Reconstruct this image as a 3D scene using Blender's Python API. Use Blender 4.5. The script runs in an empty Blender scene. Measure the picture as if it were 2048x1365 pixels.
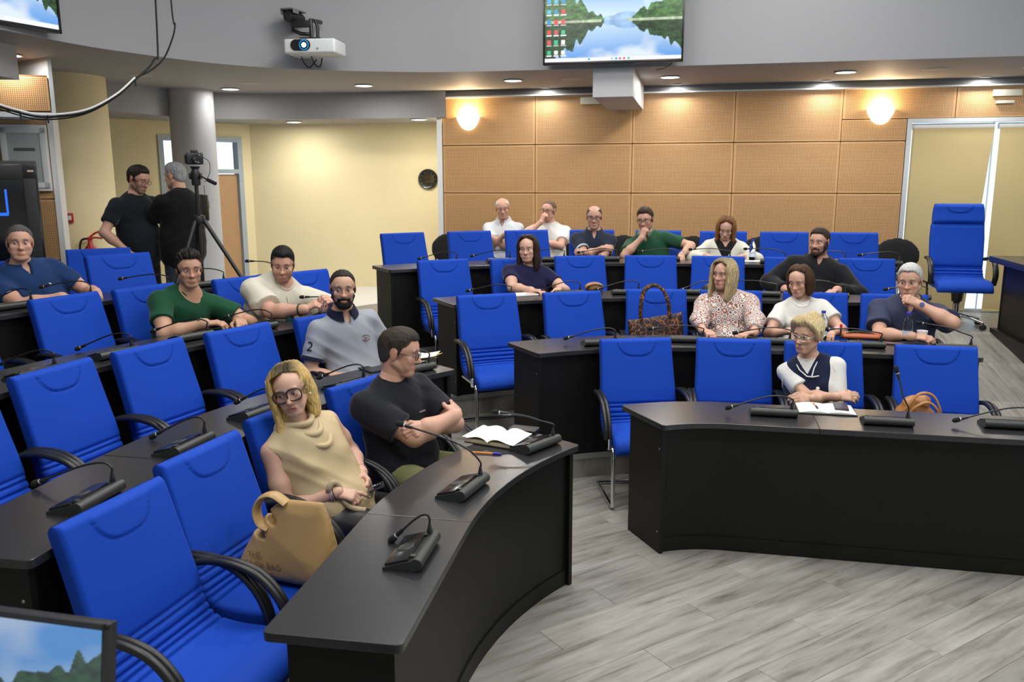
import bpy, bmesh, math, random
import numpy as np
from mathutils import Vector, Matrix
random.seed(7); np.random.seed(7)
S = bpy.context.scene
COL = S.collection
# ---------------------------------------------------------------- camera
CAM_H = 2.06
cam_d = bpy.data.cameras.new('camera'); cam = bpy.data.objects.new('camera', cam_d); COL.objects.link(cam)
cam_d.sensor_width = 36.0; cam_d.lens = 1700.0 / 2048 * 36; cam_d.clip_start = 0.05
cam.rotation_mode = 'QUATERNION'
_p, _r = math.radians(10.92), math.radians(0.15)
_fw = Vector((0, math.cos(_p), -math.sin(_p))); _up0 = Vector((0, math.sin(_p), math.cos(_p))); _rt0 = Vector((1, 0, 0))
_rt = _rt0 * math.cos(_r) - _up0 * math.sin(_r); _up = _rt0 * math.sin(_r) + _up0 * math.cos(_r)
_m = Matrix((_rt, _up, -_fw)).transposed()
cam.location = (0, 0, CAM_H); cam.rotation_quaternion = _m.to_quaternion()
cam_d.dof.use_dof = True; cam_d.dof.focus_distance = 5.2; cam_d.dof.aperture_fstop = 5.0
S.camera = cam
# ---------------------------------------------------------------- world, exposure
W = bpy.data.worlds.new('daylight'); S.world = W; W.use_nodes = True
bg = W.node_tree.nodes['Background']; bg.inputs[0].default_value = (0.72, 0.86, 1.0, 1); bg.inputs[1].default_value = 2.2
S.view_settings.view_transform = 'Standard'; S.view_settings.look = 'None'
S.view_settings.exposure = 0.0; S.view_settings.gamma = 1.0; S.view_settings.use_curve_mapping = False
S.cycles.max_bounces = 6; S.cycles.diffuse_bounces = 3; S.cycles.glossy_bounces = 3; S.cycles.transmission_bounces = 4; S.cycles.transparent_max_bounces = 4; S.cycles.caustics_reflective = False; S.cycles.caustics_refractive = False
# ---------------------------------------------------------------- large lamps (recessed panels in the hall ceiling)
def area(name, loc, size, power, color=(1, 1, 1), rot=(0, 0, 0), sizey=None, spread=None):
    d = bpy.data.lights.new(name, 'AREA'); d.energy = power; d.color = color; d.shape = 'RECTANGLE'
    d.size = size; d.size_y = sizey or size
    if spread: d.spread = spread
    o = bpy.data.objects.new(name, d); COL.objects.link(o); o.location = loc; o.rotation_euler = rot
    return o
LAMPS = [(-1.6, 4.6), (0.7, 4.9), (3.0, 4.4), (-1.8, 1.6), (0.8, 1.8), (3.4, 1.6), (-0.4, 7.2), (2.4, 6.9)]
for i, (x, y) in enumerate(LAMPS):
    area('ceiling_panel_light', (x, y, 4.84), 1.2, 62, (1.0, 0.985, 0.955), sizey=1.2)
# ---------------------------------------------------------------- helpers
def V3(a): return Vector((float(a[0]), float(a[1]), float(a[2])))
MATS = {}
def mat(name, color=(0.5, 0.5, 0.5), rough=0.6, metal=0.0, spec=0.5, noise=0.0, nscale=20.0, bump=0.0, bscale=60.0, emit=None, estr=1.0, alpha=None, trans=0.0, sheen=0.0, coat=0.0, stretch=None, ior=None):
    if name in MATS: return MATS[name]
    m = bpy.data.materials.new(name); m.use_nodes = True; nt = m.node_tree; N = nt.nodes; L = nt.links
    b = N['Principled BSDF']; b.inputs['Base Color'].default_value = (*color, 1); b.inputs['Roughness'].default_value = rough
    b.inputs['Metallic'].default_value = metal; b.inputs['Specular IOR Level'].default_value = spec
    if trans: b.inputs['Transmission Weight'].default_value = trans
    if ior: b.inputs['IOR'].default_value = ior
    if sheen: b.inputs['Sheen Weight'].default_value = sheen; b.inputs['Sheen Roughness'].default_value = 0.4
    if coat: b.inputs['Coat Weight'].default_value = coat; b.inputs['Coat Roughness'].default_value = 0.15
    if emit is not None:
        b.inputs['Emission Color'].default_value = (*emit, 1); b.inputs['Emission Strength'].default_value = estr
    if noise or bump:
        tc = N.new('ShaderNodeTexCoord'); mp = N.new('ShaderNodeMapping'); L.new(tc.outputs['Object'], mp.inputs[0])
        if stretch: mp.inputs['Scale'].default_value = stretch
    if noise:
        n = N.new('ShaderNodeTexNoise'); n.inputs['Scale'].default_value = nscale; n.inputs['Detail'].default_value = 4
        L.new(mp.outputs[0], n.inputs['Vector'])
        hs = N.new('ShaderNodeMix'); hs.data_type = 'RGBA'
        hs.inputs[6].default_value = (*[c * (1 - noise) for c in color], 1); hs.inputs[7].default_value = (*[min(1, c * (1 + noise)) for c in color], 1)
        L.new(n.outputs['Fac'], hs.inputs[0]); L.new(hs.outputs[2], b.inputs['Base Color'])
    if bump:
        n2 = N.new('ShaderNodeTexNoise'); n2.inputs['Scale'].default_value = bscale; n2.inputs['Detail'].default_value = 3
        L.new(mp.outputs[0], n2.inputs['Vector']); bp = N.new('ShaderNodeBump'); bp.inputs['Strength'].default_value = bump; bp.inputs['Distance'].default_value = 0.004
        L.new(n2.outputs['Fac'], bp.inputs['Height']); L.new(bp.outputs[0], b.inputs['Normal'])
    MATS[name] = m; return m

class MB:
    """collects geometry for ONE mesh"""
    def __init__(s): s.v = []; s.f = []; s.mi = []
    def add(s, verts, faces, mi=0):
        o = len(s.v); s.v.extend([tuple(map(float, p)) for p in verts]); s.f.extend([tuple(o + i for i in f) for f in faces]); s.mi.extend([mi] * len(faces)); return s
    def box(s, c, size, rot=None, bev=0.0, mi=0, seg=2):
        bm = bmesh.new(); bmesh.ops.create_cube(bm, size=1.0); bmesh.ops.scale(bm, vec=size, verts=bm.verts)
        if bev: bmesh.ops.bevel(bm, geom=bm.edges[:], offset=bev, segments=seg, affect='EDGES', profile=0.6)
        M = Matrix.Translation(V3(c)) @ (rot.to_4x4() if rot is not None else Matrix())
        vs = [M @ v.co for v in bm.verts]; bm.verts.index_update()
        s.add(vs, [[v.index for v in f.verts] for f in bm.faces], mi); bm.free(); return s
    def tube(s, pts, rad, n=10, caps=True, flat=1.0, up=None, mi=0, closed=False):
        pts = [V3(p) for p in pts]; m = len(pts); rad = [rad] * m if isinstance(rad, (int, float)) else list(rad)
        vs = []; fs = []; prev = None
        for i, p in enumerate(pts):
            if closed: t = (pts[(i + 1) % m] - pts[i - 1]).normalized()
            else: t = (pts[min(i + 1, m - 1)] - pts[max(i - 1, 0)]).normalized()
            if up is not None: a = Vector(up) - t * t.dot(Vector(up)); a.normalize()
            elif prev is None:
                a = t.orthogonal().normalized()
            else:
                a = prev - t * t.dot(prev); a.normalize()
            prev = a; b = t.cross(a)
            for j in range(n):
                w = 2 * math.pi * j / n; vs.append(p + a * (math.cos(w) * rad[i] * flat) + b * (math.sin(w) * rad[i]))
        for i in range(m if closed else m - 1):
            k = (i + 1) % m
            for j in range(n): fs.append((i * n + j, i * n + (j + 1) % n, k * n + (j + 1) % n, k * n + j))
        if caps and not closed: fs.append(tuple(range(n))[::-1]); fs.append(tuple((m - 1) * n + j for j in range(n)))
        return s.add(vs, fs, mi)
    def lathe(s, prof, c=(0, 0, 0), n=24, axis=None, mi=0, arc=1.0):
        """prof: (r, h) along axis (default +Z)"""
        ax = Vector(axis).normalized() if axis is not None else Vector((0, 0, 1)); a = ax.orthogonal().normalized(); b = ax.cross(a); c = V3(c)
        vs = []; fs = []; m = len(prof)
        for r, h in prof:
            for j in range(n):
                w = 2 * math.pi * j / n; vs.append(c + ax * h + a * (r * math.cos(w)) + b * (r * math.sin(w)))
        for i in range(m - 1):
            for j in range(n): fs.append((i * n + j, i * n + (j + 1) % n, (i + 1) * n + (j + 1) % n, (i + 1) * n + j))
        if prof[0][0] > 1e-6: fs.append(tuple(range(n))[::-1])
        if prof[-1][0] > 1e-6: fs.append(tuple((m - 1) * n + j for j in range(n)))
        return s.add(vs, fs, mi)
    def prism(s, poly, z0, z1, mi=0):
        n = len(poly); vs = [(p[0], p[1], z0) for p in poly] + [(p[0], p[1], z1) for p in poly]
        fs = [tuple(range(n))[::-1], tuple(range(n, 2 * n))] + [(i, (i + 1) % n, n + (i + 1) % n, n + i) for i in range(n)]
        return s.add(vs, fs, mi)
    def sphere(s, c, r, n=16, m=10, mi=0, scale=(1, 1, 1), rot=None):
        c = V3(c); vs = []; fs = []
        for i in range(m + 1):
            ph = math.pi * i / m
            for j in range(n):
                w = 2 * math.pi * j / n; d = Vector((math.sin(ph) * math.cos(w) * r * scale[0], math.sin(ph) * math.sin(w) * r * scale[1], math.cos(ph) * r * scale[2]))
                vs.append(c + (rot @ d if rot is not None else d))
        for i in range(m):
            for j in range(n): fs.append((i * n + j, (i + 1) * n + j, (i + 1) * n + (j + 1) % n, i * n + (j + 1) % n))
        return s.add(vs, fs, mi)
    def build(s, name, m, parent=None, smooth=True, ang=38, **kw):
        me = bpy.data.meshes.new(name); me.from_pydata(s.v, [], s.f)
        mm = m if isinstance(m, (list, tuple)) else [m]
        for x in mm: me.materials.append(x)
        if any(s.mi): me.polygons.foreach_set('material_index', s.mi)
        me.validate(); fixn(me)
        if smooth:
            me.polygons.foreach_set('use_smooth', [True] * len(me.polygons)); me.set_sharp_from_angle(angle=math.radians(ang))
        return link(name, me, parent, **kw)
def fixn(me):
    bm = bmesh.new(); bm.from_mesh(me); bmesh.ops.remove_doubles(bm, verts=bm.verts, dist=1e-6); bmesh.ops.recalc_face_normals(bm, faces=bm.faces); bm.to_mesh(me); bm.free()
def tag(o, label=None, cat=None, group=None, kind=None):
    if label: o['label'] = label
    if cat: o['category'] = cat
    if group: o['group'] = group
    if kind: o['kind'] = kind
    return o
def link(name, data, parent=None, label=None, cat=None, group=None, kind=None, loc=None, rz=None):
    o = bpy.data.objects.new(name, data); COL.objects.link(o)
    if parent is not None: o.parent = parent
    if loc is not None: o.location = loc
    if rz is not None: o.rotation_euler = (0, 0, rz)
    return tag(o, label, cat, group, kind)
def thing(name, label, cat, loc=(0, 0, 0), rz=0.0, group=None):
    o = bpy.data.objects.new(name, None); o.empty_display_size = 0.1; COL.objects.link(o); o.location = loc; o.rotation_euler = (0, 0, rz)
    return tag(o, label, cat, group)
def copy_tree(o, parent=None):
    c = o.copy(); COL.objects.link(c)
    if parent is not None: c.parent = parent
    for ch in list(KIDS.get(o.name, [])) or list(o.children): copy_tree(ch, c)
    return c
KIDS = {}
def spline(pts, n=8, closed=False):
    """Catmull-Rom through points"""
    P = [np.array(p, float) for p in pts]; out = []; m = len(P)
    for i in range(m if closed else m - 1):
        a, b, c, d = (P[(i - 1) % m], P[i], P[(i + 1) % m], P[(i + 2) % m]) if closed else (P[max(i - 1, 0)], P[i], P[i + 1], P[min(i + 2, m - 1)])
        for k in range(n):
            t = k / n; out.append(0.5 * ((2 * b) + (c - a) * t + (2 * a - 5 * b + 4 * c - d) * t * t + (3 * b - a - 3 * c + d) * t ** 3))
    if not closed: out.append(P[-1])
    return out
def rotz(a): return Matrix.Rotation(a, 3, 'Z')
# ---------------------------------------------------------------- layout of the two blocks (u along the row, n away from the centre)
HS = 0.165                                        # height of one tier
class Wing:
    def __init__(s, o, deg, side, uc, R0, n0):
        a = math.radians(deg); s.o = np.array(o); s.U = np.array([math.cos(a), math.sin(a)]); s.N = np.array([-s.U[1], s.U[0]]) * side; s.uc = uc; s.R0 = R0; s.n0 = n0
    def pt(s, t, off):
        """t>=0: metres along the straight part, t<0: -angle round the bend"""
        if t >= 0: return s.o + s.U * (s.uc + t) + s.N * (s.n0 + off)
        return s.o + s.U * (s.uc + math.sin(t) * (s.R0 + off)) + s.N * (s.n0 - s.R0 + math.cos(t) * (s.R0 + off))
    def un(s, u, n): return s.o + s.U * u + s.N * n
    def normal(s, t): return s.N if t >= 0 else s.U * math.sin(t) + s.N * math.cos(t)
    def rz(s, t=0):
        n = s.normal(t); return math.atan2(-n[0], n[1])
    def curve(s, t0, t1, off, k=14):
        ts = sorted(set([t0, t1] + [t0 + (t1 - t0) * i / k for i in range(k + 1)] + ([0.0] if t0 < 0 < t1 else []))); return [s.pt(t, off) for t in ts]
WR = Wing((1.6, 4.3), -12, 1, -0.45, 0.60, 0.02)
WL = Wing((-0.3, 2.3), -100, -1, -0.75, 2.0, 0.0)
OFF_R = [0.0, 1.27, 2.52, 3.74]; OFF_L = [0.0, 1.17, 2.32, 3.45]
END_R = [-0.60, -0.69, -0.705, -0.724]; END_L = [-0.577, -0.655, -0.67, -0.68]
# ---------------------------------------------------------------- surface materials
def plank_mat(name, tint=(1, 1, 1), objrand=True):
    m = bpy.data.materials.new(name); m.use_nodes = True; nt = m.node_tree; N = nt.nodes; L = nt.links; b = N['Principled BSDF']
    tc = N.new('ShaderNodeTexCoord'); oi = N.new('ShaderNodeObjectInfo'); cb = N.new('ShaderNodeVectorMath'); cb.operation = 'SCALE'; cb.inputs[3].default_value = 37.0
    ad = N.new('ShaderNodeVectorMath'); ad.operation = 'ADD'
    cx = N.new('ShaderNodeCombineXYZ'); L.new(oi.outputs['Random'], cx.inputs[0]); L.new(oi.outputs['Random'], cx.inputs[1]); L.new(cx.outputs[0], cb.inputs[0])
    L.new(tc.outputs['Object'], ad.inputs[0]); L.new(cb.outputs[0], ad.inputs[1])
    mp = N.new('ShaderNodeMapping'); mp.inputs['Scale'].default_value = (1.1, 9.0, 1.0); L.new(ad.outputs[0], mp.inputs[0])
    n1 = N.new('ShaderNodeTexNoise'); n1.inputs['Scale'].default_value = 2.2; n1.inputs['Detail'].default_value = 7; n1.inputs['Roughness'].default_value = 0.62; n1.inputs['Distortion'].default_value = 0.5; L.new(mp.outputs[0], n1.inputs['Vector'])
    r = N.new('ShaderNodeValToRGB'); e = r.color_ramp.elements
    e[0].position = 0.27; e[0].color = (0.125, 0.108, 0.088, 1); e[1].position = 0.72; e[1].color = (0.355, 0.342, 0.315, 1)
    x = r.color_ramp.elements.new(0.46); x.color = (0.255, 0.240, 0.213, 1)
    L.new(n1.outputs['Fac'], r.inputs[0])
    hs = N.new('ShaderNodeHueSaturation'); mr = N.new('ShaderNodeMapRange'); mr.inputs[3].default_value = 0.86; mr.inputs[4].default_value = 1.16
    L.new(oi.outputs['Random'], mr.inputs[0]); L.new(mr.outputs[0], hs.inputs['Value']); L.new(r.outputs[0], hs.inputs['Color'])
    L.new(hs.outputs[0], b.inputs['Base Color']); b.inputs['Roughness'].default_value = 0.42; b.inputs['Specular IOR Level'].default_value = 0.45
    bp = N.new('ShaderNodeBump'); bp.inputs['Strength'].default_value = 0.12; bp.inputs['Distance'].default_value = 0.002; L.new(n1.outputs['Fac'], bp.inputs['Height']); L.new(bp.outputs[0], b.inputs['Normal'])
    return m
M_PLANK = plank_mat('grey oak plank'); M_SUB = mat('floor underlay', (0.05, 0.048, 0.045), 0.9)
M_FLOORWOOD = plank_mat('grey oak floor')
M_NOSE = mat('aluminium nosing', (0.55, 0.56, 0.57), 0.35, 0.8)
M_YELLOW = mat('cream yellow paint', (0.80, 0.69, 0.42), 0.75, noise=0.03, nscale=3, bump=0.04, bscale=200)
M_GREY = mat('grey paint', (0.30, 0.30, 0.31), 0.7, noise=0.03, nscale=2, bump=0.03, bscale=150)
M_SOFFIT = mat('grey soffit paint', (0.34, 0.33, 0.32), 0.7)
M_COLGREY = mat('grey column paint', (0.42, 0.43, 0.46), 0.65)
M_WHITE = mat('white paint', (0.75, 0.76, 0.76), 0.55)
M_ALU = mat('white aluminium', (0.62, 0.65, 0.68), 0.4, 0.3)
M_BLACKPL = mat('black plastic', (0.012, 0.012, 0.013), 0.38)
M_RUBBER = mat('black rubber', (0.01, 0.01, 0.01), 0.8)
M_CHROME = mat('chrome', (0.75, 0.76, 0.78), 0.12, 1.0)
def perf_mat():
    m = bpy.data.materials.new('perforated beech'); m.use_nodes = True; nt = m.node_tree; N = nt.nodes; L = nt.links; b = N['Principled BSDF']
    tc = N.new('ShaderNodeTexCoord'); sp = N.new('ShaderNodeSeparateXYZ'); L.new(tc.outputs['Object'], sp.inputs[0])
    def mth(op, a, bb=None):
        n = N.new('ShaderNodeMath'); n.operation = op
        for i, q in enumerate((a, bb)):
            if q is None: continue
            if isinstance(q, (int, float)): n.inputs[i].default_value = q
            else: L.new(q, n.inputs[i])
        return n.outputs[0]
    P = 0.0165
    fx = mth('SUBTRACT', mth('FRACT', mth('ADD', mth('DIVIDE', sp.outputs[0], P), 1000.5)), 0.5); fz = mth('SUBTRACT', mth('FRACT', mth('ADD', mth('DIVIDE', sp.outputs[2], P), 1000.5)), 0.5)
    d = mth('SQRT', mth('ADD', mth('MULTIPLY', fx, fx), mth('MULTIPLY', fz, fz)))
    hole = mth('LESS_THAN', d, 0.27)
    g = N.new('ShaderNodeSeparateXYZ'); L.new(tc.outputs['Generated'], g.inputs[0])
    mx = mth('LESS_THAN', mth('ABSOLUTE', mth('SUBTRACT', g.outputs[0], 0.5)), 0.482); mz = mth('LESS_THAN', mth('ABSOLUTE', mth('SUBTRACT', g.outputs[2], 0.5)), 0.467)
    hole = mth('MULTIPLY', hole, mth('MULTIPLY', mx, mz))
    mp = N.new('ShaderNodeMapping'); mp.inputs['Scale'].default_value = (1.2, 1, 14); L.new(tc.outputs['Object'], mp.inputs[0])
    n1 = N.new('ShaderNodeTexNoise'); n1.inputs['Scale'].default_value = 2.5; n1.inputs['Detail'].default_value = 4; L.new(mp.outputs[0], n1.inputs['Vector'])
    r = N.new('ShaderNodeMix'); r.data_type = 'RGBA'; r.inputs[6].default_value = (0.54, 0.305, 0.130, 1); r.inputs[7].default_value = (0.64, 0.39, 0.185, 1); L.new(n1.outputs['Fac'], r.inputs[0])
    h = N.new('ShaderNodeMix'); h.data_type = 'RGBA'; L.new(hole, h.inputs[0]); L.new(r.outputs[2], h.inputs[6]); h.inputs[7].default_value = (0.085, 0.03, 0.008, 1)
    L.new(h.outputs[2], b.inputs['Base Color']); b.inputs['Roughness'].default_value = 0.42
    return m
M_PERF = perf_mat()
# ================================================================= STRUCTURE
UR, NR = WR.U, WR.N
def w3(p, z): return (float(p[0]), float(p[1]), float(z))
# floor of the well: sub-floor + planks
fl = MB().box((0.6, 3.2, -0.06), (9.0, 9.6, 0.1)).build('floor', M_SUB, kind='structure', smooth=False)
PD = math.radians(33); pu = np.array([math.cos(PD), math.sin(PD)]); pn = np.array([-pu[1], pu[0]])
PL, PW = 1.22, 0.19
pk = MB().box((0, 0, 0), (PL - 0.0015, PW - 0.0015, 0.012), bev=0.0012, seg=1); plank_me = None; cnt = 0
p0 = np.array([0.965, 3.697])
for j in range(-20, 20):
    sh = ((j * 0.377) % 1.0) * PL
    for i in range(-6, 7):
        c = p0 + pu * (i * PL + sh + PL / 2 - PL) + pn * ((j + 0.5) * PW)
        # keep planks of the visible well between the two front desks
        if not (-1.9 < c[0] < 4.6 and 0.9 < c[1] < 6.6): continue
        if plank_me is None:
            o = pk.build('plank', M_PLANK, fl, smooth=False); plank_me = o.data
        else:
            o = bpy.data.objects.new('plank', plank_me); COL.objects.link(o); o.parent = fl
        o.location = (c[0], c[1], -0.0065); o.rotation_euler = (0, 0, PD); cnt += 1
# tiers
def tier_poly(k):
    off = 0.03
    R = [WR.pt(t, OFF_R[k] + off) for t in (1.72, 0.8, 0.0)] + [WR.pt(-0.74 * i / 16, OFF_R[k] + off) for i in range(1, 17)]
    Lc = [WL.pt(-0.70 * (16 - i) / 16, OFF_L[k] + off) for i in range(0, 17)] + [WL.pt(t, OFF_L[k] + off) for t in (0.9, 2.4, 4.0)]
    return R, Lc
for k in (1, 2, 3):
    R, Lc = tier_poly(k)
    back = [np.array([-8.0, Lc[-1][1]]), np.array([-8.0, 13.6]), np.array([6.8, 13.6]), np.array([6.8, 9.0])]
    if k < 3: back = [np.array([-8.0, Lc[-1][1]]), np.array([-8.0, 12.0]), WR.un(-6.5, 6.6), WR.un(1.27, 6.6)]
    else: back = [np.array([-8.0, Lc[-1][1]]), np.array([-8.0, 13.6]), np.array([-0.5, 13.6]), WR.un(1.27, 6.9)]
    tier = MB().prism(R + Lc + back, HS * (k - 1) - (0.002 if k > 1 else 0.0), HS * k).build('floor_tier', M_FLOORWOOD, kind='structure', smooth=False)
    edge = R + Lc
    ins = []
    for i, p in enumerate(edge):
        t = edge[min(i + 1, len(edge) - 1)] - edge[max(i - 1, 0)]; t = t / np.linalg.norm(t); ins.append(t)
    vs = []; fs = []
    for i, p in enumerate(edge):
        q = np.array([ins[i][1], -ins[i][0]]); a = p - q * 0.006; b = p + q * 0.045
        vs += [w3(a, HS * k - 0.03), w3(a, HS * k + 0.004), w3(b, HS * k + 0.004)]
    for i in range(len(edge) - 1):
        o = i * 3; fs += [(o, o + 1, o + 4, o + 3), (o + 1, o + 2, o + 5, o + 4)]
    MB().add(vs, fs).build('nosing', M_NOSE, tier)
tile = MB().prism([(-3.45, 8.75), (-2.4, 9.88), (-0.92, 11.45), (-0.72, 12.3), (-3.72, 12.5), (-5.5, 10.6), (-4.3, 9.2)], 3 * HS - 0.01, 3 * HS + 0.003).build('floor_tile', mat('white glazed floor', (0.72, 0.74, 0.75), 0.22), kind='structure', smooth=False)
# ramp at the right end of the rows and the upper landing under the blinds
rp = [WR.un(1.27, 0.9), WR.un(2.35, 0.9), WR.un(2.35, 4.75), WR.un(1.27, 4.75)]
vs = [w3(rp[0], 0.003), w3(rp[1], 0.003), w3(rp[2], 3 * HS), w3(rp[3], 3 * HS)] + [w3(p, -0.01) for p in rp]
ramp = MB().add(vs, [(0, 1, 2, 3), (4, 7, 6, 5), (0, 3, 7, 4), (1, 5, 6, 2), (2, 6, 7, 3), (0, 4, 5, 1)]).build('floor_ramp', M_SUB, kind='structure', smooth=False)
sl = math.atan2(3 * HS, 3.85); Lr = math.hypot(3 * HS, 3.85); rme = None
for i in range(6):
    for j in range(4):
        u0 = 1.27 + 0.18 * i + 0.09
        c = WR.un(u0, 0); sdist = (j + 0.5) * Lr / 4
        n_ = 0.9 + sdist * math.cos(sl); z_ = sdist * math.sin(sl) + 0.006; c = WR.un(u0, n_)
        if rme is None: o = MB().box((0, 0, 0), (Lr / 4 - 0.002, 0.1785, 0.01), bev=0.0012, seg=1).build('plank', M_PLANK, ramp, smooth=False); rme = o.data
        else: o = bpy.data.objects.new('plank', rme); COL.objects.link(o); o.parent = ramp
        o.matrix_local = Matrix.Translation(w3(c, z_ + 0.002)) @ Matrix.Rotation(math.atan2(NR[1], NR[0]), 4, 'Z') @ Matrix.Rotation(-sl, 4, 'Y')
land = MB().prism([WR.un(1.27, 4.75), WR.un(4.2, 4.75), WR.un(4.2, 6.4), WR.un(1.27, 6.4)], 0, 3 * HS).build('floor_landing', M_FLOORWOOD, kind='structure', smooth=False)
MB().prism([WR.un(1.27, 4.735), WR.un(2.35, 4.735), WR.un(2.35, 4.78), WR.un(1.27, 4.78)], 3 * HS - 0.02, 3 * HS + 0.004).build('nosing', M_NOSE, land)
MB().prism([WR.un(2.35, 0.5), WR.un(4.4, 0.5), WR.un(4.4, 4.75), WR.un(2.35, 4.75)], 0, 3 * HS).build('floor_dais', M_FLOORWOOD, kind='structure', smooth=False)
# wood-panelled back wall (plane n = 6.13 of the right block)
NW = 6.13; AW = math.radians(-12)
wall = MB()
wp = lambda u0, u1, z0, z1, n0=NW + 0.03, n1=NW + 0.25: wall.prism([WR.un(u0, n0), WR.un(u1, n0), WR.un(u1, n1), WR.un(u0, n1)], z0, z1)
wp(-3.85, 1.67, 0.3, 5.0); wp(1.67, 5.2, 2.70, 5.0); wp(4.6, 5.2, 0.3, 2.70)
wall_back = wall.build('wall_back', mat('panel backing', (0.16, 0.07, 0.02), 0.8), kind='structure', smooth=False)
uj = [-3.83 + 1.196 * i for i in range(8)]; zj = [0.675 - 0.593, 0.675, 1.268, 1.862, 2.455, 3.045]
pm = {}
def panel(u0, u1, z0, z1, parent, wing=WR, n=NW, rz=AW, m=None, name='panel'):
    key = (round(u1 - u0, 3), round(z1 - z0, 3)); c = wing.un((u0 + u1) / 2, n)
    if key not in pm:
        o = MB().box((0, 0, 0), (u1 - u0 - 0.006, 0.03, z1 - z0 - 0.009), bev=0.003, seg=1).build(name, m or M_PERF, parent, smooth=False); pm[key] = o.data
    else: o = bpy.data.objects.new(name, pm[key]); COL.objects.link(o); o.parent = parent
    o.location = w3(c, (z0 + z1) / 2); o.rotation_euler = (0, 0, rz)
for i in range(7):
    for j in range(5):
        u0, u1, z0, z1 = uj[i], uj[i + 1], zj[j], zj[j + 1]
        z0 = max(z0, 0.5)
        if u0 > 1.6 or u1 > 1.7:
            if j < 4:
                if u0 < 1.6 and z1 < 2.7: panel(u0, 1.655, z0, z1, wall_back)
                continue
            if u0 < 1.6:
                panel(u0, u1, 2.70, z1, wall_back); panel(u0, 1.655, z0, 2.70, wall_back)
            else: panel(u0, u1, 2.70, z1, wall_back)
            continue
        panel(u0, u1, z0, z1, wall_back)
# strips: white edge trim at the left end, grey cornice on top
MB().prism([WR.un(-3.90, NW - 0.03), WR.un(-3.835, NW - 0.03), WR.un(-3.835, NW + 0.2), WR.un(-3.90, NW + 0.2)], 0.495, 3.14).build('trim_1', M_WHITE, kind='structure', smooth=False)
MB().prism([WR.un(-3.835, NW - 0.05), WR.un(5.2, NW - 0.05), WR.un(5.2, NW + 0.03), WR.un(-3.835, NW + 0.03)], 3.05, 3.14).build('trim_2', mat('dark grey cornice', (0.16, 0.16, 0.165), 0.6), kind='structure', smooth=False)
MB().prism([WR.un(-3.835, NW - 0.09), WR.un(5.2, NW - 0.09), WR.un(5.2, NW + 0.03), WR.un(-3.835, NW + 0.03)], 3.035, 3.052).build('trim_3', M_ALU, kind='structure', smooth=False)
# ---- big opening with fascia (curved), soffit and hall ceiling
FAS = [(-4.05, -1.5), (-4.05, 3.0), (-3.98, 5.0), (-3.85, 6.0), (-3.60, 6.95), (-3.43, 7.43), (-3.19, 7.86), (-2.90, 8.29), (-2.55, 8.62), (-2.11, 8.86), (-1.62, 9.01), (-0.74, 9.13), (0.29, 8.965), (1.77, 8.645), (3.18, 8.345), (4.64, 8.035), (7.2, 7.49)]
fas = [tuple(p) for p in FAS[:3]] + [tuple(p) for p in spline(FAS[3:13], 4)] + [tuple(p) for p in FAS[13:]]
ZS = 3.125
vs = []; fs = []
for x, y in fas: vs += [(x, y, ZS), (x, y, 5.0)]
fs = [(2 * i, 2 * i + 2, 2 * i + 3, 2 * i + 1) for i in range(len(fas) - 1)]
fascia = MB().add(vs, fs).build('wall_fascia', M_GREY, kind='structure', ang=20)
outer = [(7.2, 13.6), (-8, 13.6), (-8, -1.5)]
sof = MB(); poly = list(fas) + outer; sof.add([(x, y, ZS) for x, y in poly], [tuple(range(len(poly)))])
sof.build('ceiling_soffit', M_SOFFIT, kind='structure', smooth=False)
MB().box((0.5, 4.5, 5.0), (18, 20, 0.1)).build('ceiling', mat('white ceiling', (0.72, 0.72, 0.71), 0.8), kind='structure', smooth=False)
# ---- the sides of the hall that lie behind the camera
M_HALL = mat('hall wall paint', (0.55, 0.52, 0.46), 0.8)
MB().box((0.0, -3.2, 2.5), (17, 0.2, 5.2)).build('wall_front', M_HALL, kind='structure', smooth=False)
MB().box((-8.1, 5.0, 2.5), (0.2, 17.5, 5.2)).build('wall_left', M_HALL, kind='structure', smooth=False)
wr = MB()
for y0, y1, z0, z1 in ((-3.2, 9.3, -0.1, 1.2), (-3.2, 9.3, 2.9, 5.1), (-3.2, -2.2, 1.2, 2.9), (0.6, 1.6, 1.2, 2.9), (4.4, 9.3, 1.2, 2.9)): wr.box((7.3, (y0 + y1) / 2, (z0 + z1) / 2), (0.2, y1 - y0, z1 - z0))
wr.build('wall_right', M_HALL, kind='structure', smooth=False)
# ---- rear left: beam, lower ceiling, clock wall, wall with doors
BEAM = [(-6.2, 7.6), (-5.6, 8.6), (-4.85, 9.4), (-4.35, 10.2), (-4.0, 11.05), (-3.4, 11.28), (-2.72, 11.30), (-1.6, 11.15), (-0.82, 10.98)]
bs = [tuple(p) for p in spline(BEAM, 3)]
vs = []; fs = []
for i, (x, y) in enumerate(bs): vs += [(x, y, 2.80), (x, y, ZS + 0.01)]
fs = [(2 * i, 2 * i + 2, 2 * i + 3, 2 * i + 1) for i in range(len(bs) - 1)]
MB().add(vs, fs).build('wall_beam', M_GREY, kind='structure', ang=25)
poly = bs + [(-0.6, 13.4), (-7.5, 13.4), (-7.5, 7.6)]
MB().add([(x, y, 2.80) for x, y in poly], [tuple(range(len(poly)))]).build('ceiling_low', M_SOFFIT, kind='structure', smooth=False)
MB().prism([(-3.72, 12.42), (-0.55, 12.22), (-0.55, 12.4), (-3.72, 12.6)], 0.3, 2.82).build('wall_clock_side', M_YELLOW, kind='structure', smooth=False)
MB().prism([(-0.86, 11.15), (-0.72, 11.15), (-0.70, 12.3), (-0.84, 12.3)], 0.3, 3.12).build('wall_return', M_YELLOW, kind='structure', smooth=False)
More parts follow.
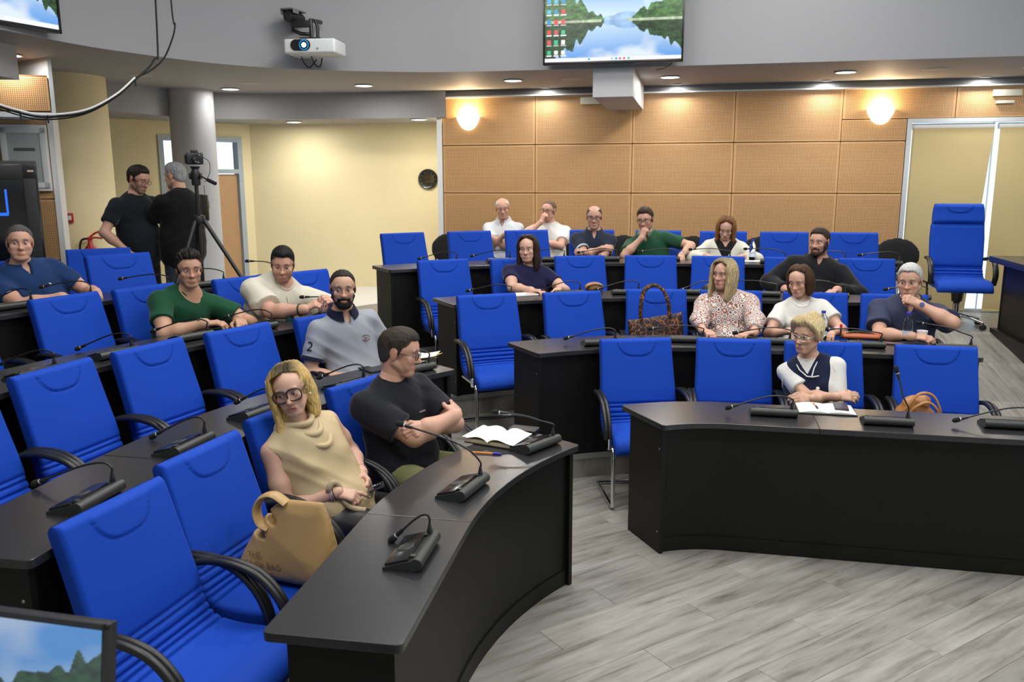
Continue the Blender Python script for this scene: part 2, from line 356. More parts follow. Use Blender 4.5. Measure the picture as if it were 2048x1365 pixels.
DA = np.array([-5.6, 10.45]); DB = np.array([-3.72, 12.42]); dd = (DB - DA) / np.linalg.norm(DB - DA); dn = np.array([dd[1], -dd[0]])
dw = lambda t, e=0.0: DA + dd * t + dn * e
DLEN = float(np.linalg.norm(DB - DA))
wd = MB(); d0, d1 = 1.38, 2.58
for a, b, z0, z1 in ((0, d0, 0.3, 2.82), (d1, DLEN, 0.3, 2.82), (d0, d1, 2.62, 2.82)):
    wd.prism([dw(a), dw(b), dw(b, -0.15), dw(a, -0.15)], z0, z1)
wd.build('wall_doors', M_YELLOW, kind='structure', smooth=False)
# glazed double door
M_DFRAME = mat('grey blue door frame', (0.36, 0.42, 0.46), 0.5); 
def pane_mat():
    m = bpy.data.materials.new('window glass'); m.use_nodes = True; N = m.node_tree.nodes; L = m.node_tree.links; t = N.new('ShaderNodeBsdfTransparent'); t.inputs[0].default_value = (0.93, 0.96, 0.98, 1); g = N.new('ShaderNodeBsdfGlossy'); g.inputs['Roughness'].default_value = 0.03
    x = N.new('ShaderNodeMixShader'); x.inputs[0].default_value = 0.06; L.new(t.outputs[0], x.inputs[1]); L.new(g.outputs[0], x.inputs[2]); L.new(x.outputs[0], N['Material Output'].inputs[0]); return m
M_GLASS = pane_mat()
M_DWOOD = mat('beech door leaf', (0.46, 0.27, 0.13), 0.5, noise=0.08, nscale=6)
dr = MB()
for a, b, z0, z1 in ((d0, d0 + 0.07, 0.495, 2.62), (d1 - 0.07, d1, 0.495, 2.62), (d0 + 0.07, d1 - 0.07, 2.55, 2.62), (d0 + 0.07, d1 - 0.07, 2.12, 2.18)):
    dr.prism([dw(a, 0.02), dw(b, 0.02), dw(b, -0.12), dw(a, -0.12)], z0, z1)
door = dr.build('door_1', M_DFRAME, kind='structure', smooth=False)
for a, b in ((d0 + 0.08, (d0 + d1) / 2 - 0.01), ((d0 + d1) / 2 + 0.01, d1 - 0.08)):
    MB().prism([dw(a, -0.03), dw(b, -0.03), dw(b, -0.07), dw(a, -0.07)], 0.5, 2.11).build('door_leaf', M_DWOOD, door, smooth=False)
    MB().prism([dw(a, -0.05), dw(b, -0.05), dw(b, -0.055), dw(a, -0.055)], 2.18, 2.55).build('pane', M_GLASS, door, smooth=False)
# columns
MB().lathe([(0.265, 0.49), (0.265, 3.13)], (-3.95, 10.85, 0), 40).build('column_1', M_COLGREY, kind='structure')
MB().lathe([(0.48, 0.49), (0.48, 3.13)], (-4.84, 9.40, 0), 48).build('column_2', M_YELLOW, kind='structure')
# wood-clad pier at the far left with raised valance
PA = np.array([-6.4, 7.75]); PB = np.array([-4.42, 8.42]); pd_ = (PB - PA) / np.linalg.norm(PB - PA); pe = np.array([pd_[1], -pd_[0]]); PLn = float(np.linalg.norm(PB - PA))
pw = lambda t, e=0.0: PA + pd_ * t + pe * e
pier = MB().prism([pw(0), pw(PLn), pw(PLn, -0.25), pw(0, -0.25)], 0.3, 3.13).build('wall_pier', M_YELLOW, kind='structure', smooth=False)
pa = math.atan2(pd_[1], pd_[0])
class PW_:  # panels on the pier
    @staticmethod
    def un(u, n): return pw(u, n)
for z0, z1 in ((0.5, 1.268), (1.268, 1.862), (1.862, 2.62)):
    for a, b in ((PLn - 2.04, PLn - 1.02), (PLn - 1.02, PLn - 0.02)): panel(a, b, z0, z1, pier, PW_, 0.02, pa)
MB().prism([pw(PLn - 0.03, 0.05), pw(PLn + 0.02, 0.05), pw(PLn + 0.02, -0.25), pw(PLn - 0.03, -0.25)], 0.495, 2.66).build('trim_4', M_WHITE, kind='structure', smooth=False)
val = MB().prism([pw(0, 0.5), pw(PLn + 0.1, 0.5), pw(PLn - 0.25, 0.0), pw(0, 0.0)], 2.63, 2.97).build('wall_valance', mat('panel backing', (0.16, 0.07, 0.02), 0.8), kind='structure', smooth=False)
for a, b in ((PLn - 1.94, PLn - 0.92), (PLn - 0.92, PLn + 0.09)): panel(a, b, 2.655, 2.955, val, PW_, 0.515, pa)
MB().prism([pw(0, 0.54), pw(PLn + 0.13, 0.54), pw(PLn - 0.22, 0.0), pw(0, 0.0)], 2.60, 2.645).build('trim_5', M_ALU, kind='structure', smooth=False)
MB().prism([pw(PLn + 0.1, 0.53), pw(PLn + 0.13, 0.53), pw(PLn - 0.22, 0.0), pw(PLn - 0.25, 0.0)], 2.60, 3.13).build('trim_6', M_ALU, kind='structure', smooth=False)
# ---- window bay with two roller blinds in the right part of the back wall
wf = MB()
def wbar(u0, u1, z0, z1, a=NW - 0.02, b=NW + 0.16): wf.prism([WR.un(u0, a), WR.un(u1, a), WR.un(u1, b), WR.un(u0, b)], z0, z1)
wbar(1.66, 1.71, 0.495, 2.70); wbar(4.55, 4.6, 0.495, 2.70); wbar(1.71, 4.55, 2.655, 2.70); wbar(1.71, 4.55, 0.495, 0.53, NW + 0.08); wbar(2.602, 2.612, 0.53, 2.655, NW + 0.12, NW + 0.15)
win = wf.build('window_1', M_ALU, kind='structure', smooth=False)
for a, b in ((1.71, 2.602), (2.612, 4.55)): MB().prism([WR.un(a, NW + 0.125), WR.un(b, NW + 0.125), WR.un(b, NW + 0.13), WR.un(a, NW + 0.13)], 0.53, 2.655).build('pane', M_GLASS, win, smooth=False)
def blind_mat():
    m = bpy.data.materials.new('ochre blind fabric'); m.use_nodes = True; N = m.node_tree.nodes; L = m.node_tree.links; b = N['Principled BSDF']; b.inputs['Base Color'].default_value = (0.68, 0.56, 0.29, 1); b.inputs['Roughness'].default_value = 0.8
    t = N.new('ShaderNodeBsdfTranslucent'); t.inputs[0].default_value = (0.62, 0.50, 0.26, 1); x = N.new('ShaderNodeMixShader'); x.inputs[0].default_value = 0.25; L.new(b.outputs[0], x.inputs[1]); L.new(t.outputs[0], x.inputs[2]); L.new(x.outputs[0], N['Material Output'].inputs[0]); return m
M_BLIND = blind_mat()
def blind(a, b, skew, label):
    r = thing('roller_blind', label, 'blind', w3(WR.un((a + b) / 2, NW + 0.05), 0.495), AW, 'roller blinds at the window')
    w = b - a
    MB().tube([(-w / 2, 0, 2.115), (w / 2, 0, 2.115)], 0.035, 14).build('roller', M_WHITE, r)
    k = 10; vs = []; fs = []
    for i in range(k + 1):
        z = 2.10 - (2.10 - 0.035) * i / k; s = skew * i / k; vs += [(-w / 2 + 0.012 + max(-s, 0) * 0, -0.03, z), (w / 2 - 0.005 - max(s, 0), -0.03, z), (w / 2 - 0.005 - max(s, 0), -0.028, z), (-w / 2 + 0.012 - min(s, 0), -0.028, z)]
        if s < 0: vs[-4] = (-w / 2 + 0.012 - s, -0.03, z)
    for i in range(k):
        o = 4 * i; fs += [(o, o + 1, o + 5, o + 4), (o + 3, o + 7, o + 6, o + 2), (o + 1, o + 2, o + 6, o + 5), (o, o + 4, o + 7, o + 3)]
    MB().add(vs, fs).build('fabric', M_BLIND, r)
    MB().box((-abs(skew) / 2 if skew > 0 else abs(skew) / 2, -0.029, 0.03), (w - 0.02 - abs(skew), 0.014, 0.02), bev=0.004).build('bottom_bar', mat('blind bar', (0.6, 0.5, 0.27), 0.5), r)
blind(1.715, 2.585, 0.13, 'ochre roller blind pulled down behind the tall blue swivel chair')
blind(2.625, 4.53, 0.0, 'wide ochre roller blind above the far right dark desk')

# ================================================================= DESKS
def wood_dark(name, c0, c1, rough, spec=0.5):
    m = bpy.data.materials.new(name); m.use_nodes = True; N = m.node_tree.nodes; L = m.node_tree.links; b = N['Principled BSDF']
    tc = N.new('ShaderNodeTexCoord'); mp = N.new('ShaderNodeMapping'); mp.inputs['Scale'].default_value = (3.0, 26.0, 3.0); mp.inputs['Rotation'].default_value = (0, 0, 0.25)
    L.new(tc.outputs['Object'], mp.inputs[0]); n = N.new('ShaderNodeTexNoise'); n.inputs['Scale'].default_value = 4.0; n.inputs['Detail'].default_value = 5; L.new(mp.outputs[0], n.inputs['Vector'])
    r = N.new('ShaderNodeMix'); r.data_type = 'RGBA'; r.inputs[6].default_value = (*c0, 1); r.inputs[7].default_value = (*c1, 1); L.new(n.outputs['Fac'], r.inputs[0]); L.new(r.outputs[2], b.inputs['Base Color'])
    b.inputs['Roughness'].default_value = rough; b.inputs['Specular IOR Level'].default_value = spec
    bp = N.new('ShaderNodeBump'); bp.inputs['Strength'].default_value = 0.05; bp.inputs['Distance'].default_value = 0.001; L.new(n.outputs['Fac'], bp.inputs['Height']); L.new(bp.outputs[0], b.inputs['Normal'])
    return m
M_TOP = wood_dark('dark wenge worktop', (0.016, 0.0165, 0.018), (0.028, 0.0285, 0.031), 0.27, 0.6)
M_PANEL = wood_dark('dark wenge panel', (0.0055, 0.0052, 0.005), (0.0105, 0.010, 0.0095), 0.45, 0.22)
def round_poly(poly, idx, r, k=5):
    out = []; n = len(poly)
    for i, p in enumerate(poly):
        p = np.array(p)
        if i not in idx: out.append(p); continue
        a = np.array(poly[i - 1]) - p; b = np.array(poly[(i + 1) % n]) - p; la, lb = np.linalg.norm(a), np.linalg.norm(b); rr = min(r, la * 0.9, lb * 0.9)
        A = p + a / la * rr; B = p + b / lb * rr
        for q in range(k + 1):
            t = q / k; out.append((1 - t) ** 2 * A + 2 * t * (1 - t) * p + t * t * B)
    return out
def desk(wing, off, t0, t1, z0, label, depth, e0, e1, group):
    c = (wing.pt(t0, off) + wing.pt(t1, off)) / 2; base = np.array([c[0], c[1]])
    r = thing('conference_desk', label, 'desk', (c[0], c[1], z0), 0, group)
    K = 10
    def strip(o0, o1, ta, tb, rd=None):
        F = wing.curve(ta, tb, off + o0, K); B = wing.curve(ta, tb, off + o1, K); poly = [p - base for p in F] + [p - base for p in B[::-1]]
        return round_poly(poly, [i for i, q in ((0, e0), (len(F) - 1, e1), (len(F), e1), (len(poly) - 1, e0)) if q], rd) if rd else poly
    g = 0.0008
    top = MB().prism(strip(0.0, depth, t0 + (0 if e0 else g), t1 - (0 if e1 else g), 0.025), 0.72, 0.75).build('worktop', M_TOP, r, smooth=False)
    b = top.modifiers.new('edge', 'BEVEL'); b.width = 0.0025; b.segments = 2; b.limit_method = 'ANGLE'; b.angle_limit = math.radians(50)
    dt0 = 0.03 / (wing.R0 + off) if t0 < 0 else 0.03; 
    ta = t0 + (dt0 if e0 else 0); tb = t1 - (0.035 if e1 else 0)
    MB().prism(strip(0.055, 0.075, ta, tb), 0.0, 0.72).build('front_panel', M_PANEL, r, ang=25)
    MB().prism(strip(0.047, 0.054, ta, tb), 0.0, 0.082).build('plinth', M_PANEL, r, ang=25)
    for e, t, d in ((e0, t0, 1), (e1, t1, -1)):
        if not e: continue
        w = (0.028 / (wing.R0 + off + 0.2) if t < 0 else 0.028) * d; s0 = t + (0.02 / (wing.R0 + off + 0.2) if t < 0 else 0.02) * d
        pl = [wing.pt(s0, off + 0.03) - base, wing.pt(s0 + w, off + 0.03) - base, wing.pt(s0 + w, off + depth - 0.07) - base, wing.pt(s0, off + depth - 0.07) - base]
        MB().prism(pl, 0.0, 0.719).build('end_panel', M_PANEL, r, smooth=False)
        q = wing.pt(s0, off + 0.06) - base; n2 = (wing.pt(s0, off + 0.03) - wing.pt(s0 + w, off + 0.03)); n2 = n2 / np.linalg.norm(n2)
        for z in (0.12, 0.60): MB().lathe([(0.006, 0), (0.005, 0.0015), (0, 0.002)], (q[0], q[1], z), 8, axis=(n2[0], n2[1], 0)).build('screw_cap', mat('grey screw cap', (0.25, 0.25, 0.25), 0.4, 0.5), r)
    return r
ORD = ['front', 'second', 'third', 'rearmost']
for k in range(4):
    t_end = 1.92 if k == 0 else 1.63
    desk(WR, OFF_R[k], END_R[k], 0.47, HS * k, 'black curved desk at the aisle end of the %s row of the right-hand block' % ORD[k], 0.46, True, False, 'desks of the right-hand block')
    desk(WR, OFF_R[k], 0.47, t_end, HS * k, 'black straight desk at the window end of the %s row of the right-hand block' % ORD[k], 0.46, False, True, 'desks of the right-hand block')
    desk(WL, OFF_L[k], END_L[k], -0.03, HS * k, 'black curved desk at the aisle end of the %s row of the left-hand block' % ORD[k], 0.43, True, False, 'desks of the left-hand block')
    desk(WL, OFF_L[k], -0.03, 0.84, HS * k, 'black straight desk at the camera end of the %s row of the left-hand block' % ORD[k], 0.43, False, True, 'desks of the left-hand block')
# presidium desk at the far right
pr = thing('presidium_desk', 'tall dark desk with overhanging top at the far right edge', 'desk', w3(WR.un(2.30, 3.2), 0.0), AW)
MB().box((0.35, 0.05, 1.245), (0.82, 3.1, 0.06), bev=0.006).build('worktop', M_TOP, pr)
MB().box((0.07, 0.05, 0.65), (0.03, 2.9, 1.12), bev=0.003).build('front_panel', M_PANEL, pr)
MB().box((0.35, 1.485, 0.88), (0.6, 0.03, 0.66), bev=0.003).build('end_panel', M_PANEL, pr)
MB().box((0.03, 0.05, 0.26), (0.05, 3.05, 0.58), bev=0.003).build('plinth', M_PANEL, pr)
# ================================================================= BLUE CHAIRS
def fabric(name, col, sh=0.35):
    m = bpy.data.materials.new(name); m.use_nodes = True; N = m.node_tree.nodes; L = m.node_tree.links; b = N['Principled BSDF']
    b.inputs['Base Color'].default_value = (*col, 1); b.inputs['Roughness'].default_value = 0.75; b.inputs['Specular IOR Level'].default_value = 0.25
    b.inputs['Sheen Weight'].default_value = sh; b.inputs['Sheen Roughness'].default_value = 0.35; b.inputs['Sheen Tint'].default_value = (0.35, 0.5, 1.0, 1)
    tc = N.new('ShaderNodeTexCoord'); n = N.new('ShaderNodeTexNoise'); n.inputs['Scale'].default_value = 900; L.new(tc.outputs['Object'], n.inputs['Vector'])
    bp = N.new('ShaderNodeBump'); bp.inputs['Strength'].default_value = 0.08; bp.inputs['Distance'].default_value = 0.001; L.new(n.outputs['Fac'], bp.inputs['Height']); L.new(bp.outputs[0], b.inputs['Normal'])
    return m
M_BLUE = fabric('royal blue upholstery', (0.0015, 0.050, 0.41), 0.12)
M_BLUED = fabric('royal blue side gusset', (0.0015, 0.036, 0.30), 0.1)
def cushion(path, widths, thick, grooves=(), pocket=None, capround=True, name='cushion'):
    """upholstered slab: rounded-rectangle section swept along a side profile; returns MB (slot 1 = side gusset)"""
    P = spline(path, 22 if (pocket or grooves) else 8); P = [np.array(p) for p in P]; m = len(P)
    s = [0.0]
    for i in range(1, m): s.append(s[-1] + np.linalg.norm(P[i] - P[i - 1]))
    tot = s[-1]; NW_ = 72 if pocket else 36
    mb = MB(); vs = []; fs = []; mi = []
    for i in range(m):
        t = P[min(i + 1, m - 1)] - P[max(i - 1, 0)]; t = t / np.linalg.norm(t); nrm = np.array([t[1], -t[0]])   # front side normal in (y,z)
        f = s[i] / tot; w = np.interp(f, np.linspace(0, 1, len(widths)), widths) / 2; th = thick
        e0 = min(s[i], tot - s[i]); cap = 1.0
        if capround and e0 < thick * 0.5: cap = math.sqrt(max(0.0, 1 - (1 - e0 / (thick * 0.5)) ** 2)) * 0.97 + 0.03
        ring = []
        for j in range(NW_ + 1):                              # front face
            a = -1 + 2 * j / NW_; x = a * w; ed = (1 - abs(a)) * w; rr = 0.014
            o = th / 2 * cap - (rr - math.sqrt(max(0, rr * rr - (rr - min(ed, rr)) ** 2))) * cap + 0.010 * (1 - a * a) * cap
            for gs in grooves: o -= 0.012 * math.exp(-((s[i] - gs) / 0.0065) ** 2)
            if pocket:
                pw_, pd = pocket; dx = abs(x) / pw_; low = pd * (1 - dx ** 3.2) ** 0.55 if dx < 1 else 0.0
                q = (low - s[i]) if dx < 1 else -0.05
                o += 0.0055 / (1 + math.exp(-max(-40, min(40, q / 0.0022)))) * min(1, s[i] / 0.03)
                o -= 0.0055 * math.exp(-((q + 0.003) / 0.0042) ** 2) * min(1, s[i] / 0.03)
            ring.append((x, P[i][0] + nrm[0] * o, P[i][1] + nrm[1] * o))
        nf = len(ring)
        for j in range(9):                                     # back face
            a = 1 - 2 * j / 8; x = a * w; o = -th / 2 * cap + (0.006 if j in (0, 8) else 0)
            ring.append((x, P[i][0] + nrm[0] * o, P[i][1] + nrm[1] * o))
        vs += ring
    R = NW_ + 1 + 9
    for i in range(m - 1):
        for j in range(R):
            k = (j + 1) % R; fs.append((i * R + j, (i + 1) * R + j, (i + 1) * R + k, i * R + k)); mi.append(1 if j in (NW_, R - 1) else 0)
    fs.append(tuple(range(R))); fs.append(tuple((m - 1) * R + j for j in range(R))[::-1]); mi += [0, 0]
    mb.v = [tuple(v) for v in vs]; mb.f = fs; mb.mi = mi
    return mb
def make_chair():
    r = thing('conference_chair', 'chair', 'chair')
    # side profile (y back positive, z) of the cushion centre line; the chair faces -Y
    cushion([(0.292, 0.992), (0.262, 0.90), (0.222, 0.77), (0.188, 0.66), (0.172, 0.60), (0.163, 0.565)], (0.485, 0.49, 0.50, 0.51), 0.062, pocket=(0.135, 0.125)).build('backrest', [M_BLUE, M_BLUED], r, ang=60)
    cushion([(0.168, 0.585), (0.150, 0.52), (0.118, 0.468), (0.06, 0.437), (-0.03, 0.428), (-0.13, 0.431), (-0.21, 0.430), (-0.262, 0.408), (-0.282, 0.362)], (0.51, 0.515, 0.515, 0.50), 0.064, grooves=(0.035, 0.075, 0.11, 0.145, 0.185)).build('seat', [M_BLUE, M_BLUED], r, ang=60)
    for s in (-1, 1):
        x = 0.283 * s
        ap = spline([(x * 0.96, 0.19, 0.655), (x, 0.13, 0.668), (x, 0.02, 0.668), (x, -0.08, 0.640), (x, -0.155, 0.575), (x, -0.195, 0.50), (x, -0.205, 0.445)], 5)
        mb = MB()
        for dx in (-0.0125, 0.0125): mb.tube([(p[0] + dx, p[1], p[2]) for p in ap], [0.012] + [0.0145] * (len(ap) - 2) + [0.012], 10, up=(1, 0, 0), flat=1.0)
        mb.build('armrest', M_BLACKPL, r)
        MB().box((x * 0.93, 0.196, 0.652), (0.055, 0.014, 0.016), bev=0.003).box((x * 0.97, -0.205, 0.415), (0.022, 0.03, 0.07), bev=0.003).build('arm_bracket', M_CHROME, r)
        fr = spline([(x * 0.9, -0.19, 0.392), (x * 0.9, -0.235, 0.36), (x * 0.91, -0.25, 0.20), (x * 0.92, -0.262, 0.05), (x * 0.92, -0.25, 0.018), (x * 0.92, -0.20, 0.0145), (x * 0.92, 0.05, 0.0145), (x * 0.92, 0.20, 0.0145)], 5)
        MB().tube(fr, 0.0125, 10).tube([(x * 0.9, -0.19, 0.392), (x * 0.9, 0.10, 0.392)], 0.011, 8).build('frame_leg', M_CHROME, r)
    MB().tube([(-0.258, 0.20, 0.0145), (0.258, 0.20, 0.0145)], 0.0122, 10).build('crossbar', M_CHROME, r)
    MB().box((0, -0.04, 0.385), (0.44, 0.34, 0.012), bev=0.004).build('seat_pan', M_BLACKPL, r)
    return r
CHAIRS = []
_ch = make_chair(); KIDS[_ch.name] = list(_ch.children)
def put_chair(x, y, z, deg, label):
    """x, y: middle of the top edge of the backrest"""
    global _first
    a = math.radians(deg); o = _ch if not CHAIRS else copy_tree(_ch)
    o.location = (x + math.sin(a) * 0.285, y - math.cos(a) * 0.285, z); o.rotation_euler = (0, 0, a); CHAIRS.append(o)
    return tag(o, label, 'chair', 'blue conference chairs')
NTH = ['first', 'second', 'third', 'fourth', 'fifth', 'sixth', 'seventh', 'eighth', 'ninth']
CH = {
 'R1': [(0.83, 5.62, 6), (1.485, 5.597, -7), (2.043, 5.479, -8), (2.714, 5.336, -13)],
 'R2': [(-0.2, 6.62, 20), (0.48, 6.76, 16), (1.179, 6.898, -2), (1.768, 6.815, -8), (2.402, 6.68, -12), (2.975, 6.558, -12)],
 'R3': [(-0.63, 7.75, 24), (0.03, 7.86, 20), (0.645, 8.103, 8), (1.324, 8.112, -4), (1.947, 8.024, -11), (2.599, 7.886, -12), (3.235, 7.75, -12)],
 'R4': [(-1.15, 8.98, 30), (-0.46, 9.25, 20), (0.16, 9.4, 14), (0.88, 9.39, -3), (1.59, 9.27, -10), (2.25, 9.09, -12), (2.86, 8.97, -12), (3.53, 8.84, -12)],
 'L1': [(-1.36, 2.72, 73), (-1.27, 3.30, 72), (-1.10, 3.90, 67), (-0.825, 4.455, 58)],
 'L2': [(-2.4, 3.45, 76), (-2.248, 4.049, 73), (-2.014, 4.612, 67), (-1.689, 5.154, 58), (-1.274, 5.655, 54)],
 'L3': [(-3.208, 4.713, 72), (-2.87, 5.403, 64), (-2.559, 5.879, 60), (-2.05, 6.42, 50), (-1.689, 6.813, 48)],
 'L4': [(-3.55, 6.05, 64), (-3.03, 6.54, 46)],
 'L5': [(-3.42, 7.05, 30)],
}
SEAT = {'R1': {2: 'behind the woman in the navy waistcoat'}, 'R2': {2: 'holding the leopard tote bag', 3: 'behind the woman in the patterned blouse', 4: 'behind the woman in the white T-shirt', 5: 'behind the man resting his chin'},
        'R3': {1: 'behind the woman in the navy T-shirt', 5: 'behind the man in the black shirt'}, 'R4': {3: 'behind the man in the navy polo', 4: 'behind the man in the green polo', 5: 'behind the woman in the white jacket'},
        'L1': {1: 'holding the tan bag', 2: 'behind the blonde woman with big glasses', 3: 'behind the man in the black T-shirt'}, 'L2': {4: 'behind the man in the grey polo'},
        'L3': {2: 'behind the man in the green T-shirt', 3: 'behind the man in the cream sweatshirt'}, 'L4': {0: 'behind the man in the blue polo'}}
for key, lst in CH.items():
    w, k = key[0], int(key[1]) - 1
    for i, (x, y, d) in enumerate(lst):
        extra = SEAT.get(key, {}).get(i)
        if w == 'R': pos = '%s seat from the aisle in the %s row of the right block' % (NTH[i], ORD[k])
        elif k < 3: pos = '%s seat from the camera end in the %s row of the left block' % (NTH[i], ORD[k])
        elif key == 'L4': pos = 'rearmost row of the left block'
        else: pos = 'behind the rearmost row of the left block, beside the standing men'
        if k == 4: extra = None
        lab = ('blue conference chair %s, %s' % (extra, pos)) if extra else ('empty blue conference chair, %s' % pos)
        if key == 'L4' and i == 1: lab = 'empty blue conference chair right of the man in the blue polo'
        lab = ' '.join(lab.split()[:16])
        put_chair(x, y, HS * min(k, 3), d, lab)
# ================================================================= MICROPHONE UNITS
M_MICB = mat('anthracite plastic', (0.030, 0.033, 0.030), 0.42); M_MICT = mat('glossy black fascia', (0.012, 0.012, 0.013), 0.18); M_FOAM = mat('black foam', (0.008, 0.008, 0.008), 0.95, bump=0.3, bscale=700)
M_RING = mat('pale grey ring', (0.6, 0.6, 0.6), 0.35)
def mic_base(r):
    W = 0.25; pr = [(0.072, 0.0), (0.072, 0.010), (-0.030, 0.040)] + [(-0.046 + 0.022 * math.cos(a), 0.026 + 0.022 * math.sin(a)) for a in [math.radians(60 + 21 * i) for i in range(11)]] + [(-0.03, 0.0)]
    n = len(pr); vs = [(-W / 2, y, z) for y, z in pr] + [(W / 2, y, z) for y, z in pr]
    fs = [tuple(range(n))[::-1], tuple(range(n, 2 * n))] + [(i, (i + 1) % n, n + (i + 1) % n, n + i) for i in range(n)]
    b = MB().add(vs, fs).build('base', M_MICB, r, ang=30)
    al = math.atan2(0.030, 0.102); R_ = Matrix.Rotation(-al, 3, 'X')
    MB().box((0, 0.024, 0.0285), (0.235, 0.088, 0.008), R_, bev=0.002).build('top_plate', M_MICT, r)
    nn = R_ @ Vector((0, 0, 1)); c = Vector((0, 0.026, 0.0325))
    MB().lathe([(0.032, 0), (0.030, 0.0025), (0.024, 0.0032), (0.022, 0.0015), (0, 0.0015)], c, 28, axis=nn).build('speaker_grille', M_MICB, r)
    for x in (-0.09, 0.09): MB().box((x, -0.027, 0.043), (0.018, 0.018, 0.010), bev=0.002).build('hinge', M_MICB, r)
    MB().lathe([(0.011, 0), (0.011, 0.012), (0.006, 0.036), (0.0045, 0.045)], (0.095, -0.035, 0.040), 14).build('socket', M_BLACKPL, r)
def mic(key, P, A, Hd, label, base_me=[None]):
    w = WR if key[0] == 'R' else WL; k = int(key[1]) - 1; zt = 0.75 + HS * k + 0.0005
    P, A, Hd = map(np.array, (P, A, Hd)); v = P[:2] - w.o; u = v @ w.U; n = v @ w.N
    off = (OFF_R if w is WR else OFF_L)[k]
    t = u - w.uc
    if t < 0: t = math.atan2(t, n - (w.n0 - w.R0))
    # keep the unit on its desk, towards the front edge
    if t >= 0: cur = n - w.n0
    else: cur = math.hypot(u - w.uc, n - (w.n0 - w.R0)) - w.R0
    o_ = min(max(cur - off, 0.10), 0.20); p = w.pt(t, off + o_); sh = np.array([p[0] - P[0], p[1] - P[1], 0.0]); P = P + sh; A = A + sh; Hd = Hd + sh
    rz = w.rz(t); x_ = np.array([math.cos(rz), math.sin(rz)]); y_ = np.array([-math.sin(rz), math.cos(rz)])
    c = p - x_ * 0.095 + y_ * 0.035
    r = thing('microphone_unit', label, 'microphone', (c[0], c[1], zt), rz, 'delegate microphones')
    if base_me[0] is None: mic_base(r); base_me[0] = list(r.children)
    else:
        for ch in base_me[0]:
            q = ch.copy(); COL.objects.link(q); q.parent = r
    Mi = Matrix.Rotation(-rz, 3, 'Z'); loc = lambda q: Mi @ (V3(q) - Vector((c[0], c[1], zt)))
    s0 = Vector((0.095, -0.035, 0.083)); a = loc(A); h = loc(Hd); a.z = max(a.z, 0.115); h.z = max(h.z, 0.03)
    d = (h - a); s1 = s0 + Vector((0, 0, 0.02))
    path = spline([s0, s1, a * 0.92 + s1 * 0.08 + Vector((0, 0, 0.004)), a + d * 0.35 + Vector((0, 0, 0.012)), h], 7)
    MB().tube(path, 0.0042, 8).build('gooseneck', M_BLACKPL, r)
    d = (V3(path[-1]) - V3(path[-4])).normalized(); e = V3(path[-1])
    MB().lathe([(0.0065, -0.035), (0.0085, -0.01), (0.0085, 0.0)], e, 12, axis=d).build('capsule', M_BLACKPL, r)
    MB().lathe([(0.0088, 0.0), (0.0095, 0.002), (0.0088, 0.005)], e, 14, axis=d).build('light_ring', M_RING, r)
    MB().lathe([(0.009, 0.005), (0.0125, 0.012), (0.0135, 0.024), (0.012, 0.036), (0.007, 0.043), (0, 0.045)], e, 14, axis=d).build('windscreen', M_FOAM, r)
